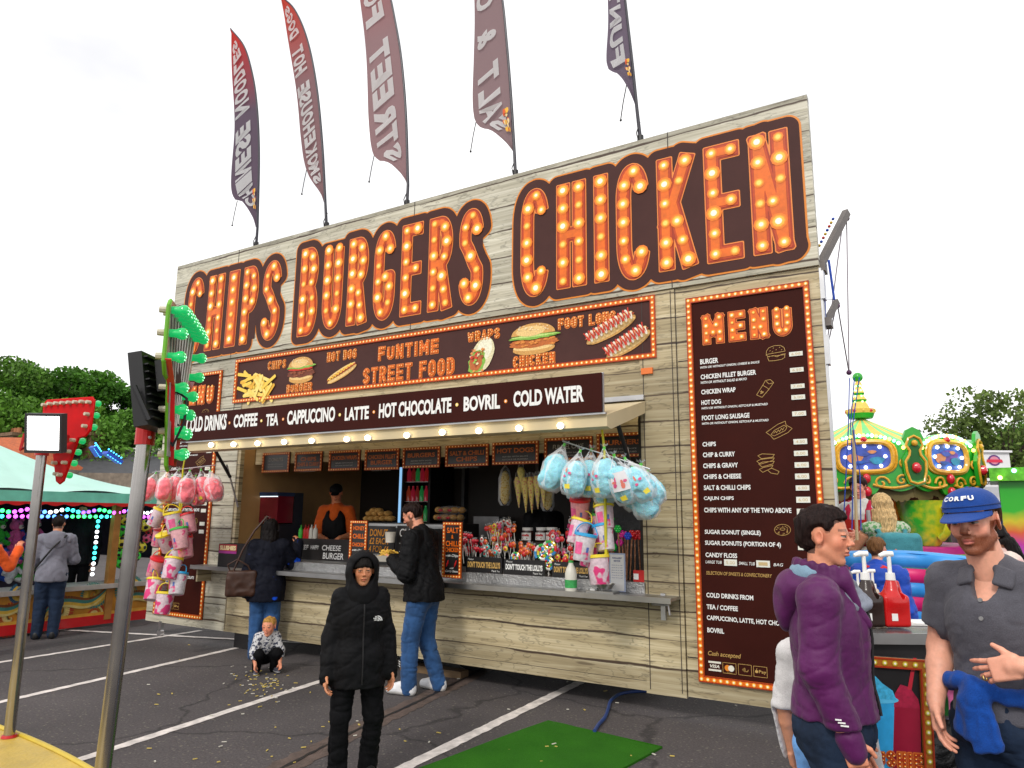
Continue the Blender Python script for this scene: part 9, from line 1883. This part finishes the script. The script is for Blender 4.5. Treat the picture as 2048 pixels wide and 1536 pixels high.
# ---- boy in the black hooded jacket
H = 1.375; J = joints(H, .0, 0, .088, .060)
for s, q in ((-1, 'L'), (1, 'R')): J['el'+q] = V3(s*.178, -.02, .86); J['wr'+q] = V3(s*.200, .03, .655); J['kn'+q] = J['kn'+q]+V3(s*.015, .01, 0)
J['anR'] = J['anR']+V3(.02, .05, 0); J['toeR'] = J['toeR']+V3(.03, .05, 0)
by, J, hc, hh, Mh = person('boy with his black jacket hood up standing on the tarmac', G(706, 1562), heading(706, 1300, 10), H, J,
 top=dict(m=BLKC, thick=.019, hem=.415, amp=.011, sc=.09, wide=1.12, arm=1.05, cuff=.10), bottom=dict(m=BLKT, thick=.006, wide=1.10, amp=.012, sc=.08, cuff=.036), shoes=dict(m=BLS),
 hair=dict(style='short', col=(.010, .008, .007), vol=.05, front=.12), skin=(.47, .19, .085), brow=(.02, .012, .01), child=True, male=False, hh=.197, res=.008, hres=.0035, nose=.9, head=(R(-3), R(-4), 0),
 hands={'R': dict(curl=(.4, .45, .5, .55), n=(-.9, .35, 0)), 'L': dict(curl=(.4, .45, .5, .55), n=(.9, .35, 0))})
F = Field(); hp = lambda *p: hc+Mh@(np.array(p, float)*hh)
F.ell(hp(0, -.08, .08), V3(.52, .58, .58)*hh, .03, Mh); F.limb(hp(0, -.1, -.3), J['neck']+V3(0, 0, -.04), .095, .12, .05); F.ell(J['neck']+V3(0, .055, .0), V3(.085, .06, .075), .03)
F.ell(hp(0, .0, .02), V3(.365, .47, .50)*hh, .01, Mh, -1); F.ell(hp(0, .46, -.03), V3(.40, .42, .50)*hh, .02, Mh, -1)
field_part(by, 'hood', F, .006, BLKC, .008, .07)
mb = MB(); c0 = V3(-.085, .152, 1.005)
jk = garment(by, 'jacket')
EY = front_y(jk, -.075, .99, .02)
def em(a, b): return V3(-.062-a, EY+.004-.30*max(0, a-.01), .975+b)
poly = [(.0, 0)]+[(.055-.032*math.cos(R(t))-.0, .034*math.sin(R(t))) for t in range(90, 181, 10)][::1]
P2 = [(.026, 0), (.026, .030)]+[(.026+.034*math.sin(R(t)), .030*math.cos(R(t))) for t in range(10, 91, 10)]
for k, (r0, r1) in enumerate(((.026, .033), (.015, .022), (.0, .011))):
 pts = [(.026+r1*math.sin(R(t)), r1*math.cos(R(t))) for t in range(0, 91, 15)]+[(.026+r0*math.sin(R(t)), r0*math.cos(R(t))) for t in range(90, -1, -15)]
 n = 7
 for i in range(n-1): mb.add([em(*pts[i]), em(*pts[i+1]), em(*pts[2*n-2-i]), em(*pts[2*n-1-i])], [(0, 1, 2, 3)])
for k, s in enumerate(('THE', 'NORTH', 'FACE')): text(mb, s, em, .024-.008*len(s)*.6, .023, .022-.010*k, .030-.010*k, 0, .04)
o = mb.build('chest_emblem', WHITE, by, False, True); md = o.modifiers.new('thickness', 'SOLIDIFY'); md.thickness = .004
jk = garment(by, 'jacket'); mb = MB(); mb.tube([(0, front_y(jk, 0, z)+.0015, z) for z in np.arange(1.08, .585, -.03)], .005, 6); mb.build('zip', BLACK, by, True, True)
mb = MB()
for k in range(3): mb.bx(-.262, -.256, .01, .055, .70-.014*k, .705-.014*k)
mb.build('cuff_stripe', WHITE, by, False, True)
# ---- man eating chips at the counter
H = 1.77; J = joints(H, .045); 
J['elL'] = V3(-.25, .06, 1.10); J['wrL'] = V3(-.09, .29, 1.20); J['elR'] = V3(.25, .08, 1.10); J['wrR'] = V3(.10, .31, 1.21)
J['anL'] = J['anL']+V3(-.02, .10, 0); J['toeL'] = J['toeL']+V3(-.02, .10, 0); J['knL'] = J['knL']+V3(0, .06, 0); J['anR'] = J['anR']+V3(.04, -.08, 0); J['toeR'] = J['toeR']+V3(.06, -.08, 0); J['head'] = J['head']+V3(0, .05, -.02)
ck, J, hc, hh, Mh = person('man in a black bomber jacket and jeans eating a tray of chips', G(842, 1386), heading(842, 1200, -118), H, J,
 top=dict(m=BLKC, thick=.022, hem=.475, amp=.015, sc=.10, arm=1.2, wide=1.08, stretch=(1, 1, .5), seed=9), bottom=dict(m=JEANS, thick=.010, amp=.012, wide=1.1, cuff=.032), shoes=dict(m=WHS, sole=SOLE),
 hair=dict(style='short', col=(.018, .010, .007), vol=.05, nape=-.22, temple=.04), skin=(.53, .21, .12), beard=(.14, .06, .035), hres=.005, res=.009, build=1.04, head=(R(8), R(-28), 0),
 hands={'L': dict(d=(.55, .7, .1), n=(.5, .1, .8), t=(-.3, .5, .8), curl=.35), 'R': dict(d=(-.5, .7, .1), n=(-.5, .1, .8), t=(.2, .5, .8), curl=.35)})
def chip_heap(mb, c, n, r, hgt, rn, mi=0):
 for k in range(n):
  a = rn.uniform(0, PI); e = rn.uniform(-.4, .4); p = np.asarray(c)+V3(rn.uniform(-r, r), rn.uniform(-r, r)*.7, rn.uniform(0, hgt)); d = V3(math.cos(a)*math.cos(e), math.sin(a)*math.cos(e), math.sin(e))*rn.uniform(.02, .038)
  mb.bar(p-d, p+d, .010, .010, mi)
CHIPY = mat('fried_chip', (.80, .50, .08), .5, var=.25, scale=40); CARD = mat('white_card', (.66, .62, .54), .6, var=.06)
M4 = np.array(_world(ck)); rn = random.Random(3)
for nm, c, lab in (('chip_tray', V3(0.0, .40, 1.235), 'white card tray heaped with chips held by the man in the bomber jacket'),):
 w0 = (M4@np.append(c, 1))[:3]; t = thing(nm, lab, 'food tray', w0-V3(0, 0, .045), ck.rotation_euler.z)
 mb = MB(); V = [(x*a, y*b, z) for z, a, b in ((0, .08, .06), (.06, .115, .085)) for x, y in ((-1, -1), (1, -1), (1, 1), (-1, 1))]
 mb.add(V, [(3, 2, 1, 0), (0, 1, 5, 4), (1, 2, 6, 5), (2, 3, 7, 6), (3, 0, 4, 7)]); mb.build('tray', CARD, t, False, True)
 mb = MB(); chip_heap(mb, (0, 0, .045), 110, .085, .06, rn); mb.build('chips', CHIPY, t, False, True)
# ---- woman with long dark hair at the hatch
H = 1.57; J = joints(H, .01); J['elR'] = V3(.28, .10, 1.05); J['wrR'] = V3(.31, .30, 1.27)
dw, J, hc, hh, Mh = person('long haired woman seen from behind in a navy jacket with bright blue patches', under(543, 8.55, 1031), heading(543, 1150, 176), H, J,
 top=dict(m=cloth('navy_blue_print', (.008, .009, .016), .7, .25, 400, .2, pattern=('blobs', (.01, .08, .65), 8, .665, .72)), thick=.03, hem=.41, amp=.013, wide=1.15, arm=1.1), bottom=dict(m=JEANS, thick=.012, wide=1.15), shoes=dict(m=BLS),
 hair=dict(style='long', col=(.008, .006, .006), len=1.75, seed=3, locks=18, vol=.06), skin=(.45, .17, .07), male=False, res=.011, hres=.006, eyes=False, hands={'R': dict(d=(-.1, .3, 1), n=(-.6, .6, 0), t=(-1, 0, .2), curl=.7)})
bg = thing('shoulder_bag', 'brown leather shoulder bag hanging at the hip of the long haired woman', 'bag', _world(dw) @ Vector((-.27, -.10, .72)), dw.rotation_euler.z)
BRL = mat('brown_leather', (.045, .016, .008), .45, var=.25, scale=12)
F = Field(); F.boxr((0, 0, .13), (.135, .035, .115), .03, .0); field_part(bg, 'bag_body', F, .010, BRL, .008, .08)
tube_part(bg, 'strap', [V3(-.1, .0, .26), V3(-.02, .05, .5), V3(.10, .0, .72), V3(.22, .06, .88)], .012, BRL); tube_part(bg, 'handle', [V3(-.12, -.02, .24), V3(-.16, -.03, .34), V3(-.06, -.03, .40), V3(.06, -.03, .33), V3(.1, -.02, .25)], .009, BRL)
# ---- toddler crouching
H = .82; J = joints(H)
J.update(pelvis=V3(0, -.10, .17), waist=V3(0, -.06, .245), chest=V3(0, .0, .315), neck=V3(0, .03, .385), head=V3(.0, .055, .475), shL=V3(-.085, .02, .36), shR=V3(.085, .02, .36), elL=V3(-.135, .05, .225), elR=V3(.135, .05, .225), wrL=V3(-.125, .105, .105), wrR=V3(.125, .105, .105),
         hipL=V3(-.055, -.10, .17), hipR=V3(.055, -.10, .17), knL=V3(-.095, .075, .20), knR=V3(.095, .075, .20), anL=V3(-.09, -.0, .05), anR=V3(.09, -.0, .05), toeL=V3(-.115, .10, .018), toeR=V3(.115, .10, .018))
td, J, hc, hh, Mh = person('toddler in a patterned top crouching on the tarmac beside the kiosk', G(529, 1346), heading(529, 1300, 14), H, J,
 top=dict(m=cloth('camouflage_top', (.55, .55, .56), .85, .1, 300, .3, pattern=('blobs', (.05, .055, .09), 42, .50, .56)), thick=.012, hem=.2, amp=.006, sc=.05, clip=True, arm=1.15), bottom=dict(m=BLKT, thick=.012, amp=.006, sc=.05, wide=1.2), shoes=dict(m=mat('toddler_shoe', (.05, .05, .07), .6, var=.6, scale=60), sole=WHS),
 hair=dict(style='short', col=(.42, .22, .05), vol=.012, front=.30, nape=-.2), skin=(.58, .22, .12), brow=(.3, .14, .06), child=True, male=False, hh=.195, res=.006, hres=.0045, build=1.25, nose=.75, head=(R(-38), R(-6), 0), hands={'L': dict(d=(-.1, .35, -1), n=(.6, .6, 0), t=(1, .2, 0), curl=.6), 'R': dict(d=(.1, .35, -1), n=(-.6, .6, 0), t=(-1, .2, 0), curl=.6)})
# ---- girl half hidden behind the purple jacket
H = 1.30; J = joints(H)
person('girl with curly ginger hair in a white top and blue jeans behind the purple jacket', under(1624, 3.3, 1036), heading(1624, 1300, 150), H, J,
 top=dict(m=cloth('white_sweat', (.62, .60, .60), .9, .1), thick=.018, hem=.62, amp=.008), bottom=dict(m=cloth('pale_jeans', (.16, .38, .78), .85, .12), thick=.006, amp=.006), shoes=dict(m=WHS),
 hair=dict(style='curly', col=(.22, .075, .015), len=1.5, seed=6, vol=.20, amp=.022, sc=.03), child=True, male=False, hh=.19, res=.010, hres=.006, eyes=False)
# ---- the server inside the kiosk
H = 1.70; J = joints(H, .05); J['elR'] = V3(.24, .06, 1.04); J['wrR'] = V3(.05, .25, 1.0); J['elL'] = V3(-.24, .05, 1.06); J['wrL'] = V3(-.12, .27, 1.02)
ORT = cloth('orange_tee', (.62, .10, .008), .85, .12)
q = P(676, 1020, 7.05)
sv, J, hc, hh, Mh = person('server in an orange T-shirt, black apron and black cap inside the kiosk', (q[0], q[1], .32), heading(676, 1000, -18), H, J,
 top=dict(m=ORT, name='t_shirt', sleeve='short', slen=.8, arm=1.2, thick=.014, hem=.45, amp=.012), bottom=dict(m=BLKT, thick=.01), shoes=dict(m=BLS), hair=dict(style='short', col=(.02, .013, .01), vol=.03), skin=(.50, .18, .08), sleeve='short', res=.011, hres=.006, head=(R(10), R(-25), 0), eyes=False,
 hands={'R': dict(d=(-.6, .5, -.6), n=(0, -.3, -1), t=(-.5, .8, 0), curl=.5), 'L': dict(d=(.6, .5, -.6), n=(0, -.3, -1), t=(.5, .8, 0), curl=.5)})
F = Field(); F.ell(J['chest']+V3(0, .075, -.04), V3(.155, .085, .22), .03); F.ell(J['waist']+V3(0, .075, -.06), V3(.175, .07, .22), .05); F.ell(J['neck']+V3(0, .10, -.03), V3(.065, .13, .15), .02, None, -1)
field_part(sv, 'apron', F, .011, BLKC, .008, .08)
F = Field(); hp = lambda *p: hc+Mh@(np.array(p, float)*hh); F.ell(hp(0, -.05, .27), V3(.37, .45, .26)*hh, .01, Mh); F.ell(hp(0, .48, .17), V3(.26, .26, .035)*hh, .02, Mh)
field_part(sv, 'cap', F, .008, BLKC)
H = 1.62; J = joints(H)
q = P(1090, 1020, 7.3)
person('person in black inside the kiosk behind the blue candyfloss', (q[0], q[1], .32), heading(1090, 1000, 30), H, J, top=dict(m=BLKC, thick=.03, hem=.4, amp=.012, wide=1.2), bottom=dict(m=BLKT), hair=dict(style='long', col=(.008, .006, .006), len=1.1, vol=.08), male=False, res=.013, hres=.008, eyes=False, skin=(.4, .16, .08))
# ---- people at the prize stall
HOOD = cloth('grey_marl', (.19, .19, .23), .9, .15)
H = 1.58; J = joints(H, .035); J['elR'] = V3(.23, .10, 1.0); J['wrR'] = V3(.14, .32, .98); J['elL'] = V3(-.24, .08, .98); J['wrL'] = V3(-.16, .28, .95)
gm, J, hc, hh, Mh = person('person in a grey hooded top and dark jeans leaning on the stall counter', G(88, 1277), heading(88, 1150, 172), H, J, top=dict(m=HOOD, thick=.022, hem=.46, amp=.012, arm=1.1), bottom=dict(m=JEANSD, thick=.012, wide=1.15), shoes=dict(m=BLS), hair=dict(style='short', col=(.015, .01, .008), vol=.05, nape=-.35), skin=(.5, .2, .1), res=.012, hres=.007, eyes=False)
F = Field(); F.ell(J['neck']+V3(0, -.10, -.06), V3(.13, .05, .12), .04); F.ell(J['neck']+V3(0, -.03, .02), V3(.12, .10, .045), .03); field_part(gm, 'hood', F, .010, HOOD, .006, .06)
tube_part(gm, 'bag_strap', [V3(.13, -.06, 1.33), V3(.0, -.125, 1.18), V3(-.13, -.12, .98), V3(-.2, -.04, .88)], .012, BLACK)
H = 1.66; J = joints(H)
q = PX(160, 1100, SX-.75); person('stall holder in black with dark hair standing behind the counter', (q[0], q[1], .1), (.6, -.8), H, J, top=dict(m=BLKC, thick=.025, hem=.45, amp=.012), bottom=dict(m=BLKT), hair=dict(style='long', col=(.01, .007, .006), len=.9, vol=.06), skin=(.45, .18, .09), male=False, res=.013, hres=.007, eyes=False)
H = 1.5; J = joints(H); J['elR'] = V3(.26, .10, 1.0); J['wrR'] = V3(.26, .25, 1.18)
q = D(-26, 1031, 8.4); person('person in a bright orange top raising a hand at the left edge', (q[0], q[1], 0), heading(0, 1100, 150), H, J, top=dict(m=cloth('bright_orange', (.75, .10, .012), .85), thick=.02, hem=.5), bottom=dict(m=BLKT), hair=dict(style='short', col=(.05, .03, .02)), res=.013, hres=.008, eyes=False, skin=(.55, .2, .1), shoes=dict(m=BLS), hands={'R': dict(d=(0, .2, 1), n=(0, 1, 0), t=(-1, 0, 0), curl=.8)})
# ---- people by the roundabout
H = 1.66; J = joints(H); J['elR'] = V3(.23, .05, 1.02); J['wrR'] = V3(.05, .27, 1.02); J['elL'] = V3(-.24, .05, 1.05); J['wrL'] = V3(-.06, .26, 1.06)
q = D(1722, 1036, 7.5); RVEST = cloth('red_vest', (.45, .01, .05), .8)
at, J, hc, hh, Mh = person('ride attendant in a red tabard over a white T-shirt standing on the step', (q[0], q[1], .42), heading(1722, 1000, -20), H, J, top=dict(m=cloth('white_tee', (.60, .60, .58), .9, .08), name='t_shirt', sleeve='short', slen=.75, thick=.012, hem=.48, amp=.01), bottom=dict(m=BLKT), shoes=dict(m=BLS), hair=dict(style='short', col=(.03, .015, .012), vol=.07), sleeve='short', skin=(.58, .24, .16), res=.011, hres=.005, eyes=False, head=(R(8), R(-14), 0), hands={'R': dict(d=(-.8, .4, .1), n=(0, -1, 0), t=(0, 0, 1), curl=.5), 'L': dict(d=(.8, .4, 0), n=(0, -1, 0), t=(0, 0, 1), curl=.5)})
F = Field(); F.ell(J['chest']+V3(0, .01, -.05), V3(.195, .142, .21), .04); F.ell(J['waist']+V3(0, .01, -.02), V3(.175, .135, .15), .04); F.limb(J['chest']+V3(-.10, .04, .10), J['shL']+V3(.07, 0, .045), .05, .045, .02); F.limb(J['chest']+V3(.10, .04, .10), J['shR']+V3(-.07, 0, .045), .05, .045, .02); F.ell(J['chest']+V3(0, .16, .06), V3(.08, .12, .17), .02, None, -1)
field_part(at, 'tabard', F, .011, RVEST, .008, .08)
mb = MB(); [mb.tube([J['chest']+V3(x, .125, .12), J['chest']+V3(x*1.1, .152, -.08), J['waist']+V3(x*1.1, .14, -.05)], .02, 6) for x in (-.12, .12)]; mb.build('reflective_strip', mat('reflective_grey', (.35, .36, .38), .4), at, True, True)
mb = MB(); mb.bx(-.11, .11, .13, .17, .98, 1.22); mb.build('money_pouch', mat('red_pouch', (.5, .02, .01), .6), at, False, True)
mb = MB(); q2 = under(1722, 7.5); mb.bx(q2[0]-.6, q2[0]+.6, q2[1]-.25, q2[1]+.6, 0, .415); solo(mb, 'ride_step', GRD, 'dark green step the attendant stands on', 'step'); mb = MB(); q2 = under(1766, 6.9); mb.bx(q2[0]-.5, q2[0]+.5, q2[1]-.3, q2[1]+.3, 0, .245); solo(mb, 'low_step', GRD, 'lower dark green step under the blonde woman', 'step')
H = 1.63; J = joints(H); J['elL'] = V3(-.25, .10, 1.10); J['wrL'] = V3(-.18, .30, 1.16); J['elR'] = V3(.24, .06, 1.03)
bw, J, hc, hh, Mh = person('blonde woman in a patterned summer top seen from behind, teal rucksack on back', (*under(1766, 6.9)[:2], .25), heading(1757, 1036, 205), H, J, top=dict(m=cloth('leaf_print_top', (.45, .50, .38), .85, .1, pattern=('blobs', (.10, .28, .10), 40, .48, .56)), name='top', sleeve='none', thick=.012, hem=.48), bottom=dict(m=JEANSD), shoes=dict(m=WHS), hair=dict(style='long', col=(.62, .42, .20), len=1.55, seed=8, vol=.06, amp=.016), male=False, sleeve='short', skin=(.58, .25, .13), res=.011, hres=.006, eyes=False)
F = Field(); F.boxr(J['chest']+V3(.02, -.22, -.12), (.13, .05, .17), .05, .02); F.boxr(J['chest']+V3(.02, -.30, -.2), (.09, .02, .07), .03, .02); TEAL = cloth('teal_canvas', (.05, .24, .28), .85, .15, 200)
q = _world(bw) @ Vector((0, 0, 0)); rk = thing('rucksack', 'teal rucksack with small coral flowers on the blonde woman', 'rucksack', q, bw.rotation_euler.z); field_part(rk, 'bag', F, .011, TEAL, .008, .07)
mb = MB(); [mb.tube([J['chest']+V3(x, -.17, -.2), J['chest']+V3(x*1.5, .02, .13), J['chest']+V3(x*1.4, -.12, .12), J['chest']+V3(x, -.17, .02)], .02, 6) for x in (-.08, .1)]; mb.build('shoulder_strap', TEAL, rk, True, True)
mb = MB(); [mb.sph(J['chest']+V3(x, -.33+abs(x)*.2, z), (.018, .008, .018), 8, 5) for x, z in ((-.06, -.05), (.1, -.1), (.0, -.25), (.09, -.27))]; mb.build('flower_print', mat('coral', (.7, .2, .12), .7), rk, True, True)
BHOOD = cloth('blue_rain', (.008, .06, .42), .6, .2, 300); H = 1.50; J = joints(H)
bb, J, hc, hh, Mh = person('boy in a blue raincoat with a red lined hood seen from behind', under(1748, 5.95), heading(1752, 1100, 165), H, J, top=dict(m=BHOOD, thick=.024, hem=.42, amp=.014, wide=1.1), bottom=dict(m=BLKT), shoes=dict(m=BLS), hair=dict(style='short', col=(.16, .075, .03), vol=.05, nape=-.3), child=True, male=False, hh=.19, res=.010, hres=.006, eyes=False, skin=(.58, .26, .16))
F = Field(); F.ell(J['neck']+V3(0, -.08, -.05), V3(.11, .06, .10), .03); field_part(bb, 'hood', F, .009, BHOOD, .008, .06); F = Field(); F.ell(J['neck']+V3(0, -.05, .015), V3(.10, .07, .03), .02); field_part(bb, 'hood_lining', F, .008, cloth('red_lining', (.6, .02, .02)))
H = 1.62; J = joints(H, .05); J['elR'] = V3(.22, .16, 1.2); J['wrR'] = V3(.10, .22, 1.42); J['elL'] = V3(-.22, .14, 1.18); J['wrL'] = V3(-.08, .25, 1.4)
pw, J, hc, hh, Mh = person('black haired woman in a cream and pink jumper behind the man in the cap', under(2010, 6.2), heading(2010, 1060, -70), H, J, top=dict(m=cloth('cream_jumper', (.72, .58, .52), .9, .12, pattern=('blobs', (.75, .42, .42), 5, .52, .6)), thick=.03, hem=.50, arm=1.25), bottom=dict(m=BLKT), shoes=dict(m=BLS), hair=dict(style='long', col=(.01, .008, .008), len=.9, vol=.07), male=False, skin=(.55, .24, .14), res=.011, hres=.006, eyes=False, head=(0, R(-25), 0))
H = 1.12; J = joints(H); person('child with long brown hair in a white T-shirt, mostly behind the capped man', under(1896, 5.2), heading(1896, 1100, 150), H, J, top=dict(m=MATS['white_tee'], name='t_shirt', sleeve='short', thick=.014, hem=.45), bottom=dict(m=cloth('pink_leggings', (.6, .12, .3))), hair=dict(style='long', col=(.16, .06, .025), len=1.3, vol=.07), child=True, male=False, hh=.19, sleeve='short', res=.011, hres=.007, eyes=False)
for px, dep, lab, c, hc_, ht, an in ((1788, 13.5, 'dark haired person in a white top standing by the white van', (.6, .6, .6), (.01, .008, .008), 1.6, 200), (1848, 14.2, 'bald man in a pale blue top at the white van', (.25, .45, .6), None, 1.66, 200), (1868, 13.6, 'smiling man in a dark green top beside the bald man', (.05, .07, .04), (.05, .03, .02), 1.68, 0), (1925, 14.6, 'man with cropped hair queueing at the van behind the blue cap', (.08, .05, .06), (.06, .04, .03), 1.72, 180), (1960, 14.4, 'person in navy behind the blue cap near the van', (.03, .04, .1), (.04, .03, .02), 1.7, 180), (1690, 13.0, 'person in red standing between the ropes and the roundabout', (.5, .02, .02), (.05, .03, .02), 1.6, 90)):
 person(lab, under(px, dep), heading(px, 1036, an), ht, None, top=dict(m=cloth('coat_%02x%02x' % (int(c[0]*255), int(c[1]*255)), c), thick=.02, hem=.46), bottom=dict(m=JEANSD), hair=dict(style='short', col=hc_, vol=.05) if hc_ else None, res=.018, hres=.012, eyes=False)
